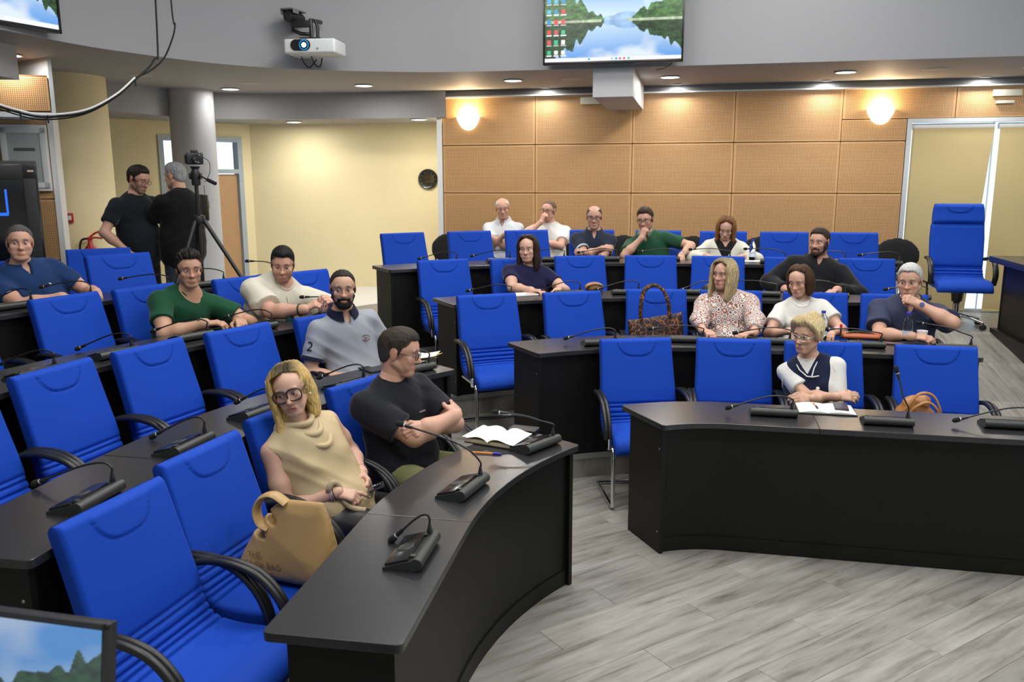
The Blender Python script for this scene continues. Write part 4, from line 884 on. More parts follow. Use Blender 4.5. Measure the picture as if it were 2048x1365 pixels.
# ---- whole person ------------------------------------------------------------------------------------------------------
def person(p, label, loc, deg):
    """all coordinates in the person's frame: origin on the floor under the hips, -Y forward, +X the person's left"""
    f = p.get('fem', 0); hh = p.get('h', 0.0036); A = lambda k, d: np.array(p.get(k, d), float)
    C = A('head', (0, 0.0, 1.22)); Rh = rotm(*p.get('face', (0, 0, 0))); hips = A('hips', (0, 0.02, 0.555))
    w = p.get('w', 1.0); bulk = p.get('bulk', 1.0); sw = (0.176 if not f else 0.152) * w
    sc = p.get('hs', 1.0) * (0.955 if f else 1.0)
    nb = C + (Rh @ np.array([0, 0.03, -0.05]) + np.array([0, 0.012, -0.105])) * sc if 'nb' not in p else A('nb', 0)      # base of the neck
    if 'nb' not in p: nb = nb + np.array([0, 0.0, -0.012])
    up = unit(nb - hips); tl = np.linalg.norm(nb - hips)
    ty, tr = p.get('torso', (0, 0)); Rt0 = rotm(ty, 0, 0); xl = unit(Rt0[:, 0] + up * math.sin(math.radians(-tr)) * 1.0); xl = unit(xl - up * (xl @ up) * (1 if tr == 0 else 0)); yb = unit(np.cross(up, xl)); T = np.stack([xl, yb, up], 1)
    at = lambda fr, y=0.0, x=0.0: hips + up * tl * fr + yb * y + xl * x
    bend = p.get('bend', 0.02)                                        # rounding of the back
    sh = {}
    for q in (-1, 1):
        d = np.array(p.get('sh%+d' % q, (0, 0, 0)), float); sh[q] = at(0.845, 0.012) + xl * q * sw + d
    ps = p['pose']; arms = {}
    l1, l2 = (0.295, 0.255) if not f else (0.268, 0.232); l1 *= p.get('arm', 1.0); l2 *= p.get('arm', 1.0)
    for q, nm in ((-1, 'r'), (1, 'l')):
        a = ps[nm]; Wt = np.array(a['w'], float); E, Wt = ik(sh[q], Wt, l1, l2, a.get('e', (q * 0.6, 0.3, -0.8))); arms[q] = (E, Wt, a)
    skin = np.array(p['skin'])
    # --- skin: neck, arms, torso core
    s = SDF(p.get('hb', 0.0095), 0.012)
    g0 = C + Rh @ (np.array([0, 0.022, -0.045]) * sc); nr = p.get('neck', 0.056 if not f else 0.046)
    s.cone(g0 * 0.35 + nb * 0.65, nb, nr * sc * 1.06, nr * 1.12); s.cone(nb, at(0.80, 0.0), nr * 1.05, 0.07, T, np.array([1.5, 0.8, 1]))
    s.cone(at(0.80), at(0.55), 0.10 * w, 0.08 * w, T, np.array([1.25, 0.75, 1]))
    ar = p.get('armr', 1.0) * (0.84 if f else 1.0)
    for q in (-1, 1):
        E, Wt, a = arms[q]; S_ = sh[q]
        s.cone(at(0.83), S_, 0.045, 0.042 * ar); s.cone(S_, S_ * 0.45 + E * 0.55, 0.052 * ar, 0.047 * ar); s.cone(S_ * 0.45 + E * 0.55, E, 0.047 * ar, 0.038 * ar)
        m = E * 0.66 + Wt * 0.34; s.cone(E, m, 0.039 * ar, 0.0415 * ar); s.cone(m, Wt, 0.0415 * ar, 0.0262 * ar, None); s.cone(Wt, Wt + unit(Wt - E) * 0.012, 0.025 * ar, 0.023 * ar)
    Vb, Qb = s.mesh(); tb = 0.02 * folds(Vb, 1.0); cb = np.tile(skin, (len(Vb), 1)) * (1 + tb[:, None] * 0.6)
    parts = [(Vb, Qb, cb)]
    Vh, Qh, chh, ey, g, hsc = build_head(p, C, Rh, hh, nb); parts.append((Vh, Qh, chh))
    tips = {}
    for q in (-1, 1):
        E, Wt, a = arms[q]; X = unit(a['x']) if 'x' in a else unit(Wt - E); Zv = np.array(a.get('z', (0, 0, 1)), float)
        V, Q, tp = build_hand(Wt, X, Zv, q, a.get('hand', 'relax'), p.get('hh', 0.0036), (0.9 if f else 1.0) * p.get('hand', 1.0)); tips[q] = tp
        knk = skin * np.array([1.05, 0.86, 0.84]); dd = np.min([np.linalg.norm(V - t[0], axis=1) for t in tp], 0); mm = (np.exp(-(dd / 0.016) ** 2) * 0.5)[:, None]
        parts.append((V, Q, np.tile(skin, (len(V), 1)) * (1 - mm) + knk * mm))
    V, Q, Cc = merge(parts)
    root = smesh('person', V, Q, M_SKIN, None, Cc, label=label, cat='person', loc=loc, rz=math.radians(deg))
    # --- eyes
    ec = p.get('eye_c', (0.05, 0.028, 0.015)); gaze = rotm(*p.get('gaze', (0, 0)), 0)
    for e in ey:
        mb = MB(); mb.sphere((0, 0, 0), 0.0126 * hsc, 20, 14); o = mb.build('eye', [mat('eye white', (0.47, 0.44, 0.42), 0.3), mat('iris %.2f' % ec[0], ec, 0.2), mat('pupil', (0.005, 0.005, 0.005), 0.15)], root)
        o.location = V3(e); Rg = Rh @ gaze; me = o.data; fw = Rg @ np.array([0, -1, 0])
        mi = []
        for pl in me.polygons:
            d = float(np.dot(np.array(pl.center) / np.linalg.norm(np.array(pl.center)), fw)); mi.append(2 if d > 0.965 else 1 if d > 0.86 else 0)
        me.polygons.foreach_set('material_index', mi)
    # --- shirt
    def garment(tp_):
        kind = tp_.get('kind', 'tee'); ms = tp_['m']; ease = tp_.get('ease', 0.010)
        s = SDF(p.get('hc', 0.0095), 0.013)
        dp = p.get('depth', 0.74)
        tw = 1.0 if not f else 0.90
        s.cone(at(-0.10, 0.01), at(0.14, 0.0), 0.165 * w * bulk + ease, 0.162 * w * bulk + ease, T, np.array([1.0, dp * 1.08, 1]))
        s.cone(at(0.14, -0.005 - 0.02 * (bulk - 1)), at(0.42, bend), (0.160 if not f else 0.140) * w * bulk + ease, (0.156 if not f else 0.138) * w + ease, T, np.array([1.0, dp, 1]))
        s.cone(at(0.42, bend), at(0.70, bend), (0.158 if not f else 0.140) * w + ease, (0.166 if not f else 0.148) * w + ease, T, np.array([1.0, dp * 0.97, 1]))
        s.cone(at(0.68, bend), at(0.83, 0.012), 0.132 * w * tw + ease, 0.078 * w + ease, T, np.array([1.2, dp * 0.92, 1]))
        if bulk > 1.02: s.ball(at(0.16, -0.07 * bulk), 0.115 * bulk, (1.2, 0.85, 1.0), T)
        if f:
            for q in (-1, 1): s.ball(at(0.58, -0.072, q * 0.066), 0.058 * p.get('bust', 1.0), (1.1, 0.8, 1.0), T)
        for q in (-1, 1): s.cone(at(0.955, 0.02, q * 0.045), sh[q] - up * 0.004, 0.034 + ease * 0.5, 0.046 * ar + ease * 0.5)
        slv = tp_.get('sleeve', 0.62)
        for q in (-1, 1):
            E, Wt, a = arms[q]; S_ = sh[q]
            if slv > 0:
                if slv <= 1: s.cone(S_, S_ + (E - S_) * slv, 0.051 * ar + ease, (0.052 * ar + ease) * tp_.get('flare', 1.03))
                else:
                    s.cone(S_, E, 0.051 * ar + ease, 0.045 * ar + ease); s.cone(E, E + (Wt - E) * (slv - 1), 0.048 * ar + ease, 0.034 * ar + ease * 0.9)
        amp = tp_.get('fold', 0.0060); sd = np.array(p.get('seed', (0, 0, 0)), float)
        def mod(X, F):
            F = F + folds(X * 1.0 + sd, amp)
            return F
        s.mod = mod
        nk = tp_.get('neck', 'crew'); fdir = -yb; cu = []
        ncen = nb + up * 0.015
        nr2 = nr + (0.016 if nk in ('crew', 'polo', 'collar') else 0.034 if nk == 'scoop' else 0.018)
        cu.append(lambda X: -(np.sqrt((np.cross(X - ncen, unit(up * 0.9 + fdir * 0.42)) ** 2).sum(-1)) - nr2) if True else 0)
        def neckcut(X):
            a_ = unit(up * 0.88 + fdir * 0.46); D = X - ncen; t = D @ a_; rad = np.sqrt(np.maximum(0, (D * D).sum(-1) - t * t)); return np.minimum(nr2 - rad, t + 0.055)
        s.cut.append(lambda X: neckcut(X))
        if nk in ('v', 'polo', 'collar'):
            vd = tp_.get('vd', 0.11 if nk == 'v' else 0.075)
            def vcut(X):
                D = X - (nb - up * vd + fdir * 0.05); z = D @ up; x = np.abs(D @ xl); y = D @ fdir
                return -np.maximum(np.maximum(x - np.clip(z, 0, 1) * (0.55 if nk == 'v' else 0.36), -z), -y - 0.04)
            s.cut.append(vcut)
        if kind == 'sleeveless' or slv == 0:
            for q in (-1, 1):
                s.cut.append(lambda X, q=q: 0.058 * ar - np.sqrt(((X - (sh[q] + xl * q * 0.034 - up * 0.03)) ** 2).sum(-1)) )
        if slv > 0:
            for q in (-1, 1):                                                 # clean hems
                E, Wt, a = arms[q]; S_ = sh[q]
                if slv <= 1: hp, hd = S_ + (E - S_) * slv, unit(E - S_)
                else: hp, hd = E + (Wt - E) * (slv - 1), unit(Wt - E)
                s.cut.append(lambda X, hp=hp, hd=hd: np.where(((X - hp) ** 2).sum(-1) < (0.053 * ar + ease + 0.03) ** 2, np.minimum((X - hp) @ hd, 0.05), -1.0))
        Vs, Qs = s.mesh()
        smesh(tp_.get('name', 'shirt'), Vs, Qs, ms, root)
        # hem bands and collars
        if tp_.get('band'):
            for q in (-1, 1):
                E, Wt, a = arms[q]; S_ = sh[q]; hp = S_ + (E - S_) * slv; d = unit(E - S_); r_ = (0.053 * ar + ease) * 1.05
                MB().tube([hp - d * 0.018, hp - d * 0.012, hp + d * 0.004, hp + d * 0.006], [r_ * 0.99, r_ * 1.03, r_ * 1.03, r_ * 0.9], 24, caps=False).build('sleeve_band', tp_['band'], root)
        if nk in ('polo', 'collar'):
            cm = tp_.get('collar_m', ms)
            vs = []; fs = []; n = 30; cz = unit(up * 0.9 + fdir * 0.36); cx = xl; cy = np.cross(cz, cx); base = ncen + cz * 0.010
            for i in range(n + 1):
                a = math.radians(-90 + 18 + (360 - 36) * i / n); d = cx * math.cos(a) + cy * math.sin(a) * 1.0; o = 1 - min(1, min(i, n - i) / 7)       # o=1 at the points
                r0 = nr2 + 0.001; A_ = base + d * r0 + cz * (0.022 - 0.006 * o); B_ = base + d * (r0 + 0.012) + cz * 0.026 - cz * 0.008 * o; Cc_ = base + d * (r0 + 0.030 + 0.010 * o) - cz * (0.012 + 0.028 * o) + fdir * 0.014 * o
                vs += [A_, B_, Cc_, Cc_ - d * 0.004, A_ - d * 0.003]
            for i in range(n):
                for j in range(5): fs.append((i * 5 + j, (i + 1) * 5 + j, (i + 1) * 5 + (j + 1) % 5, i * 5 + (j + 1) % 5))
            fs += [tuple(range(5)), tuple(n * 5 + j for j in range(5))[::-1]]
            MB().add(vs, fs).build('collar', cm, root, ang=50)
        elif nk == 'crew':
            cz = unit(up * 0.88 + fdir * 0.46); cx = xl; cy = np.cross(cz, cx); ring = [ncen + cx * math.cos(a) * (nr2 + 0.001) + cy * math.sin(a) * (nr2 + 0.001) - cz * tp_.get('cn', 0.018) * 0 for a in [2 * math.pi * i / 28 for i in range(28)]]
            out = []
            # settle the ribbed band on the cut edge of the shirt
            for rp in ring:
                D = Vs - ncen; t = D @ cz; rad = D - np.outer(t, cz); rn = np.linalg.norm(rad, axis=1); dirv = unit(rp - ncen); m = (rn < nr2 + 0.012) & ((rad @ dirv) > 0.93 * rn)
                tt = t[m].max() if m.any() else 0.0; out.append(rp + cz * (tt - 0.004))
            out = [sum(out[(i + j) % 28] for j in (-2, -1, 0, 1, 2)) / 5 for i in range(28)]
            MB().tube(out, 0.0085, 8, closed=True).build('neckband', tp_.get('collar_m', ms), root)
        return Vs
    Vs = garment(p['top'])
    for ov in p.get('over', []): garment(ov)
    # --- trousers and shoes
    bm_ = p.get('bottom', M_TROUS); s = SDF(0.0165, 0.016); fk = p.get('legs')
    if fk is None: fk = {q: ((q * 0.095, hips[1] - 0.01, 0.545), (q * 0.14, hips[1] - 0.43, 0.545), (q * 0.14, hips[1] - 0.44, 0.10)) for q in (-1, 1)}
    s.cone(hips + np.array([-0.07, 0.03, -0.01]), hips + np.array([0.07, 0.03, -0.01]), 0.105 * w * bulk, 0.105 * w * bulk); s.cone(hips, at(0.12), 0.12 * w, 0.125 * w, T, np.array([1.25, 0.9, 1]))
    for q in (-1, 1):
        a, b, c = [np.array(z, float) for z in fk[q]]; s.cone(a, b, 0.090 * w, 0.066); s.cone(b, c, 0.064, 0.050)
    s.mod = lambda X, F: F + folds(X + 3, 0.004)
    V, Q = s.mesh(); smesh('trousers', V, Q, bm_, root)
    for q in (-1, 1):
        c = np.array(fk[q][2], float); s = SDF(0.011, 0.012); fd = np.array(p.get('foot', (0, -1, 0)), float)
        s.cone(c + np.array([0, 0, -0.05]) - fd * 0.02, c + np.array([0, 0, -0.06]) + fd * 0.15, 0.040, 0.034); s.cut = [lambda X: (c[2] - 0.098) - X[..., 2]]
        V, Q = s.mesh(); smesh('shoe', V, Q, M_SHOE, root)
    return dict(root=root, C=C, R=Rh, sc=hsc, g=g, arms=arms, tips=tips, at=at, T=T, up=up, xl=xl, yb=yb, sh=sh, nb=nb, fem=f, p=p, Vs=Vs)
M_TROUS = cloth_mat('dark trousers', (0.02, 0.022, 0.028)); M_SHOE = mat('black shoe leather', (0.015, 0.014, 0.013), 0.4)
# ---- hair --------------------------------------------------------------------------------------------------------------
def hair(P, c, kind='short', t=0.008, line=None, strands=(), h=0.0047, top=True, amp=0.0012, freq=60, name='hair', shift=0.0, roots=None, side=None, vol=0.0, rec=0.012):
    C, R, sc, g = P['C'], P['R'], P['sc'], P['g']; s = SDF(h, 0.009)
    tx = 0.985 * (0.0785 + 0.45 * t) / (0.078 + t); s.ball(g(0, 0.018, 0.040), (0.078 + t) * sc, (tx, 1.19, 1.0), R); s.ball(g(0, -0.030, 0.037), (0.066 + t * 0.9) * sc, (0.97, 1.0, 1.02), R); s.ball(g(0, 0.045, -0.01), (0.058 + 0.6 * t) * sc, (1.0, 1.0, 1.2), R)
    if vol: s.ball(g(0, -0.012, 0.072), (0.058 + vol) * sc, (1.02, 1.28, 1.0), R)
    line = line or [(-0.13, 0.092), (-0.088, 0.088), (-0.066, 0.070), (-0.045, 0.046), (-0.030, 0.026), (-0.014, -0.016), (0.0, -0.012), (0.028, -0.005), (0.05, -0.045), (0.075, -0.062), (0.14, -0.066)]
    ly = np.array([a for a, b in line]); lz = np.array([b for a, b in line]) + shift
    nst = len(strands)
    hs_ = SDF(h, 0.006)
    for st in strands:
        pts = [C + R @ (np.array(q[:3]) * sc) if q[3:4] != ('w',) else np.array(q[:3]) for q in st['p']]; r = st['r']
        pts = [np.array(x) for x in spline(pts, 4)]
        for i in range(len(pts) - 1):
            ra = np.interp(i / (len(pts) - 1), np.linspace(0, 1, len(r)), r); rb = np.interp((i + 1) / (len(pts) - 1), np.linspace(0, 1, len(r)), r); s.pr.append((pts[i], pts[i + 1], ra * sc, rb * sc, None, None, ))
    ncap = 3
    def mod(X, F):
        l = (X - C) @ R / sc; th = np.arctan2(l[..., 0], l[..., 1] - 0.0); 
        F = F + amp * (np.sin(th * freq * 0.5 + 55 * l[..., 2] + 3 * np.sin(l[..., 1] * 60)) + 0.6 * np.sin(l[..., 0] * 330 + 40 * l[..., 1] + 2.5 * np.sin(l[..., 2] * 70)) + 0.5 * np.sin(l[..., 0] * 140 - l[..., 1] * 95 + l[..., 2] * 80))
        if kind == 'long' : 
            face = np.maximum(np.maximum(np.abs(l[..., 0]) - 0.066, l[..., 2] - (0.106 - 4.5 * l[..., 0] ** 2) - shift), l[..., 1] + 0.030)
            F = F + 0.6 * t * np.clip(1 - np.abs(face) / 0.02, 0, 1)
            return np.maximum(F, -face)
        zl = np.interp(l[..., 1], ly, lz) + 0.0030 * np.sin(l[..., 0] * 260 + l[..., 1] * 90) + np.where(l[..., 1] < -0.02, rec * np.exp(-((np.abs(l[..., 0]) - 0.044) / 0.020) ** 2), 0); dz_ = l[..., 2] - zl
        F = F + 0.75 * t * np.clip(1 - dz_ / 0.028, 0, 1) ** 1.5; F = np.maximum(F, -dz_ * 0.8)
        ear = np.sqrt(((np.abs(l[..., 0]) - 0.085) / 0.026) ** 2 + ((l[..., 1] - 0.014) / 0.024) ** 2 + ((l[..., 2] + 0.002) / 0.036) ** 2) - 1; F = np.maximum(F, -ear * 0.02)
        if not top: F = np.maximum(F, -(np.sqrt((l[..., 0] / 0.066) ** 2 + ((l[..., 1] + 0.005) / 0.105) ** 2 + ((l[..., 2] - 0.115) / 0.055) ** 2) - 1) * 0.06)
        return F
    s.mod = mod
    lo = np.min([np.minimum(a, b) - max(ra, rb) * 1.25 - 0.012 for a, b, ra, rb, *_ in s.pr], 0); hi = np.max([np.maximum(a, b) + max(ra, rb) * 1.25 + 0.012 for a, b, ra, rb, *_ in s.pr], 0)
    V, Q = s.mesh(lo, hi); col = np.tile(np.array(c, float), (len(V), 1)); l = (V - C) @ R / sc
    if roots is not None:
        w_ = np.clip(np.exp(-((l[:, 2] - 0.125) / 0.042) ** 2 - (l[:, 0] / 0.075) ** 2 - ((l[:, 1] + 0.03) / 0.10) ** 2) * 1.25, 0, 1)[:, None]; col = col * (1 - w_) + np.array(roots) * w_
    if kind != 'long':                                                # shorter, thinner hair towards the hairline
        zl = np.interp(l[:, 1], ly, lz); w_ = (0.55 * np.clip(1 - (l[:, 2] - zl) / 0.020, 0, 1) * (np.abs(l[:, 0]) > 0.05))[:, None]; col = col * (1 - w_) + np.array(P['p']['skin']) * 0.55 * w_
    if side is not None:
        w_ = np.clip((0.045 - l[:, 2]) / 0.05, 0, 1)[:, None]; col = col * (1 - w_) + np.array(side) * w_
    return smesh(name, V, Q, M_HAIR, P['root'], col)
def beard(P, c, t=0.004, h=0.0036):
    g, R, C, sc, p = P['g'], P['R'], P['C'], P['sc'], P['p']; jw = p.get('jaw', 1.0); s = SDF(h, 0.006)
    s.ball(g(0, -0.034, -0.025), 0.058 * sc + t, (0.99 * jw, 0.90, 1.12), R); s.ball(g(0, -0.040, -0.070), 0.040 * sc + t, (1.12 * jw, 1.0, 0.92), R); s.ball(g(0, -0.072, -0.098), 0.0185 * sc + t * 1.6, (1.35 * jw, 0.85, 0.95), R); s.ball(g(0, -0.0865, -0.057), 0.008, (2.6, 0.9, 0.7), R)
    for q in (-1, 1): s.cone(g(q * 0.050 * jw, 0.004, -0.048), g(q * 0.024 * jw, -0.062, -0.094), 0.020 * sc + t, 0.016 * sc + t)
    def mod(X, F):
        l = (X - C) @ R / sc; x = np.abs(l[..., 0]); cheek = -0.030 - 0.55 * np.clip(-l[..., 1] - 0.055, 0, 1) - 0.35 * np.clip(0.05 - x, 0, 1) + 0.06 * np.clip(x - 0.052, 0, 0.02) / 0.02 * (l[..., 1] > -0.03)
        F = F + 0.0011 * np.sin(l[..., 0] * 700) * np.sin(l[..., 2] * 520 + l[..., 1] * 400)
        F = np.maximum(F, l[..., 2] - np.maximum(cheek, -0.050)); F = np.maximum(F, l[..., 1] - 0.012)
        mo = np.sqrt((l[..., 0] / 0.023) ** 2 + ((l[..., 2] + 0.0690) / 0.0085) ** 2) - 1; return np.maximum(F, -mo * 0.010)
    s.mod = mod; V, Q = s.mesh(); return smesh('beard', V, Q, M_HAIR, P['root'], np.tile(np.array(c, float), (len(V), 1)))
def glasses(P, m, w=0.026, hgt=0.019, r=0.0016, shape=4, lens=True, down=0.0, name='glasses'):
    g, R, sc = P['g'], P['R'], P['sc']; n = 28; mb = MB(); fr = None
    for q in (-1, 1):
        ring = []
        for i in range(n):
            a = 2 * math.pi * i / n; ca, sa = math.cos(a), math.sin(a); e = 2 / shape; x = abs(ca) ** e * math.copysign(1, ca) * w; z = abs(sa) ** e * math.copysign(1, sa) * hgt
            ring.append(g(q * 0.033 + x, -0.103 + 0.30 * max(0, abs(q * 0.033 + x) - 0.03) * 0.5 + 0.10 * abs(x) * 0.2, 0.002 + z - down))
        mb.tube(ring, r, 6, closed=True)
        mb.tube([g(q * (0.033 + w * 0.98), -0.098, 0.008 - down), g(q * 0.074, -0.075, 0.010 - down), g(q * 0.079, 0.0, 0.014 - down * 0.5), g(q * 0.080, 0.012, 0.008)], r * 0.95, 6)
    mb.tube([g(-0.033 + w * 0.98, -0.103, 0.006 - down), g(0, -0.108, 0.008 - down), g(0.033 - w * 0.98, -0.103, 0.006 - down)], r, 6)
    return mb.build(name, m, P['root'])
def wristwatch(P, q, strap, dial, name='wristwatch', back=0.018, up=None):
    E, W, a = P['arms'][q]; d = unit(W - E); c = W - d * back; r = 0.031 * P['p'].get('armr', 1.0) * (0.86 if P['fem'] else 1.0)
    z = np.array(a.get('z', (0, 0, 1)), float) if up is None else np.array(up, float); z = unit(z - d * (z @ d)); y = np.cross(z, d)
    o = MB().tube([c - d * 0.010, c - d * 0.009, c + d * 0.009, c + d * 0.010], [r * 0.97, r * 1.02, r * 1.02, r * 0.97], 20, caps=False).build(name, strap, P['root'])
    MB().lathe([(0.014, 0), (0.0165, 0.002), (0.0165, 0.006), (0.0145, 0.008), (0, 0.008)], c + z * (r - 0.002), 22, axis=z).build('dial', dial, o)
    return o
def bangle(P, q, m, back=0.03, r=0.0035, name='bracelet', k=1.0):
    E, W, a = P['arms'][q]; d = unit(W - E); c = W - d * back; R_ = 0.0315 * k * P['p'].get('armr', 1.0) * (0.86 if P['fem'] else 1.0); z = unit(np.cross(d, [0.3, 0.5, 0.8])); y = np.cross(z, d)
    return MB().tube([c + z * math.cos(t) * R_ + y * math.sin(t) * R_ for t in [2 * math.pi * i / 20 for i in range(20)]], r, 6, closed=True).build(name, m, P['root'])

def on_front(P, fr, x, eps=0.002):
    """point and normal on the front of the top garment at height fraction fr and sideways offset x"""
    c = P['at'](fr, 0.0, x); D = P['Vs'] - c; d2 = (D @ P['xl']) ** 2 + (D @ P['up']) ** 2; m = d2 < 0.015 ** 2; y = (D @ P['yb'])[m].min() if m.any() else -0.14
    return c + P['yb'] * (y - eps)
def plane_matrix(c, n, up):
    n = unit(n); x = unit(np.cross(up, n)); y = np.cross(n, x); return Matrix(((x[0], y[0], n[0], c[0]), (x[1], y[1], n[1], c[1]), (x[2], y[2], n[2], c[2]), (0, 0, 0, 1)))

# ================================================================= THE PEOPLE IN THE PHOTOGRAPH
def at_chair(key, i):
    x, y, d = CH[key][i]; a = math.radians(d); return (x + math.sin(a) * 0.285, y - math.cos(a) * 0.285, HS * min(int(key[1]) - 1, 3)), d
LIGHT = (0.60, 0.365, 0.262); TAN = (0.50, 0.285, 0.19); ROSE = (0.60, 0.34, 0.25); OLIVE = (0.46, 0.265, 0.17)
BLK = (0.012, 0.010, 0.009); BRN = (0.045, 0.026, 0.015); GRY = (0.26, 0.255, 0.25)
M_GOLD = mat('gold', (0.8, 0.55, 0.2), 0.25, 1.0); M_STEEL = mat('brushed steel', (0.6, 0.6, 0.62), 0.3, 1.0); M_PEARL = mat('pearl', (0.8, 0.78, 0.74), 0.25)
M_TAN = mat('tan strap', (0.42, 0.16, 0.06), 0.5); M_DIAL = mat('pale watch dial', (0.75, 0.74, 0.7), 0.3)
FAR = dict(h=0.0050, hh=0.0048, hb=0.0105, hc=0.0105)
def cross_arms(yr=-0.30, z=0.80, hand='grip', flip=1, dx=0.0):
    """forearms folded in front of the chest; flip=1: right forearm on top"""
    r = dict(w=(0.085 + dx, yr - 0.02 * flip, z + 0.022 * flip), e=(-0.55, 0.1, -0.9), x=(0.9, 0.25, 0.05), z=(0.1, -0.85, 0.5), hand=hand)
    l = dict(w=(-0.085 + dx, yr + 0.02 * flip, z - 0.022 * flip), e=(0.55, 0.1, -0.9), x=(-0.9, 0.25, 0.05), z=(-0.1, -0.85, 0.5), hand=hand)
    return {'r': r, 'l': l}
# 1 --- blonde woman with large black glasses (front left row)
loc, d = at_chair('L1', 2)
P = person(dict(fem=1, skin=(0.60, 0.36, 0.265), hair_c=(0.50, 0.34, 0.13), brow_c=(0.10, 0.055, 0.03), lip=(0.42, 0.12, 0.10), head=(-0.10, 0.14, 1.112), face=(-62, -4, -14), gaze=(-22, -4), mouth=0.75, hips=(-0.02, -0.06, 0.50), torso=(-22, 0), bend=0.0,
    bust=0.95, w=1.06, armr=1.12, h=0.0030, hh=0.0030, hb=0.0085, hc=0.0080, legs={q: ((q * 0.09, -0.08, 0.50), (q * 0.12 + 0.02, -0.50, 0.52), (q * 0.12 + 0.02, -0.46, 0.10)) for q in (-1, 1)}, bottom=mat('black leather trousers', (0.014, 0.013, 0.013), 0.38),
    pose={'r': dict(w=(-0.13, -0.10, 0.665), e=(-0.5, 0.6, -0.8), x=(0.45, -0.85, -0.22), z=(-0.45, -0.1, 0.88), hand='point'), 'l': dict(w=(0.11, -0.08, 0.68), e=(0.8, 0.3, -0.5), x=(-0.42, -0.80, -0.42), z=(0.80, -0.35, 0.45), hand='grip')},
    top=dict(m=mat('sand satin', (0.52, 0.40, 0.225), 0.5, spec=0.4, noise=0.04, nscale=8), sleeve=0, neck='scoop', ease=0.014, fold=0.009, name='blouse')), 'seated blonde woman with big black glasses and sleeveless sand blouse', loc, d)
def lock(*pts, r=(0.012, 0.015, 0.014, 0.006)): return dict(p=list(pts), r=r)
hs = []
for j in range(6):                                             # her right: falls over the shoulder; her left: tucked behind the ear
    a = 0.050 - 0.018 * j; hs.append(lock((-0.028, a - 0.02, 0.106), (-0.064, a - 0.02, 0.062), (-0.077, a - 0.012, -0.02), (-0.080, a - 0.012, -0.11), (-0.088 - 0.004 * (j % 3), a - 0.02 - 0.004 * j, -0.20 - 0.014 * ((j * 7) % 3)), r=(0.009, 0.011, 0.012, 0.012, 0.006)))
for j in range(4): a = 0.075 - 0.016 * j; hs.append(lock((0.026, a - 0.05, 0.108), (0.064, a - 0.03, 0.055), (0.074, a - 0.005, -0.02), (0.070, a + 0.0, -0.10), (0.066, a - 0.005, -0.16), r=(0.009, 0.011, 0.012, 0.006)))
for j in range(5): hs.append(lock((-0.04 + 0.02 * j, 0.06, 0.10), (-0.055 + 0.028 * j, 0.100, 0.03), (-0.060 + 0.030 * j, 0.098, -0.08), (-0.062 + 0.031 * j, 0.092, -0.17), r=(0.016, 0.018, 0.015, 0.007)))
hair(P, (0.54, 0.37, 0.135), 'long', t=0.003, strands=hs, h=0.0034, roots=(0.05, 0.036, 0.018), amp=0.0013)
glasses(P, M_BLACKPL, w=0.033, hgt=0.0285, r=0.0034, shape=2.8)
for q in (-1, 1): MB().sphere(P['g'](q * 0.081, 0.004, -0.040), 0.006, 10, 8).build('earring', M_PEARL, P['root'])
nb, up, xl, yb = P['nb'], P['up'], P['xl'], P['yb']
cs = SDF(0.0050, 0.0055)
for k_, (dz, dr, dro, cr) in enumerate(((0.004, 0.002, 0.045, 0.0095), (-0.012, 0.014, 0.090, 0.0105), (-0.030, 0.028, 0.140, 0.0095))):
    ring = []
    for i in range(40):
        a = 2 * math.pi * i / 40; fr = max(0, -math.sin(a)) ** 2.0; ring.append(nb + xl * (math.cos(a) * (0.074 + dr) + 0.012 * k_ * fr) + yb * math.sin(a) * (0.062 + dr * 0.75 + 0.018 * fr) + up * (dz + 0.010 - fr * dro) - yb * fr * 0.026)
    for i in range(40): cs.cone(ring[i], ring[(i + 1) % 40], cr)
Vc, Qc = cs.mesh(); smesh('cowl_collar', Vc, Qc, MATS['sand satin'], P['root'])
wristwatch(P, 1, M_BLACKPL, M_BLACKPL)
bangle(P, -1, mat('silver beads', (0.6, 0.6, 0.62), 0.3, 0.8), back=0.012, r=0.004); bangle(P, -1, mat('lilac beads', (0.35, 0.28, 0.42), 0.4), back=0.021, r=0.004); bangle(P, -1, M_BLACKPL, back=0.004, r=0.003)
M_NAIL = mat('white nail varnish', (0.8, 0.74, 0.72), 0.2)
for q in (-1, 1):
    for t_, n_, d_ in P['tips'][q][:4]: MB().sphere(V3(t_ + n_ * 0.0052), 0.0042, 8, 6, scale=(1, 1, 0.6)).build('fingernail', M_NAIL, P['root'])
BLONDE = P
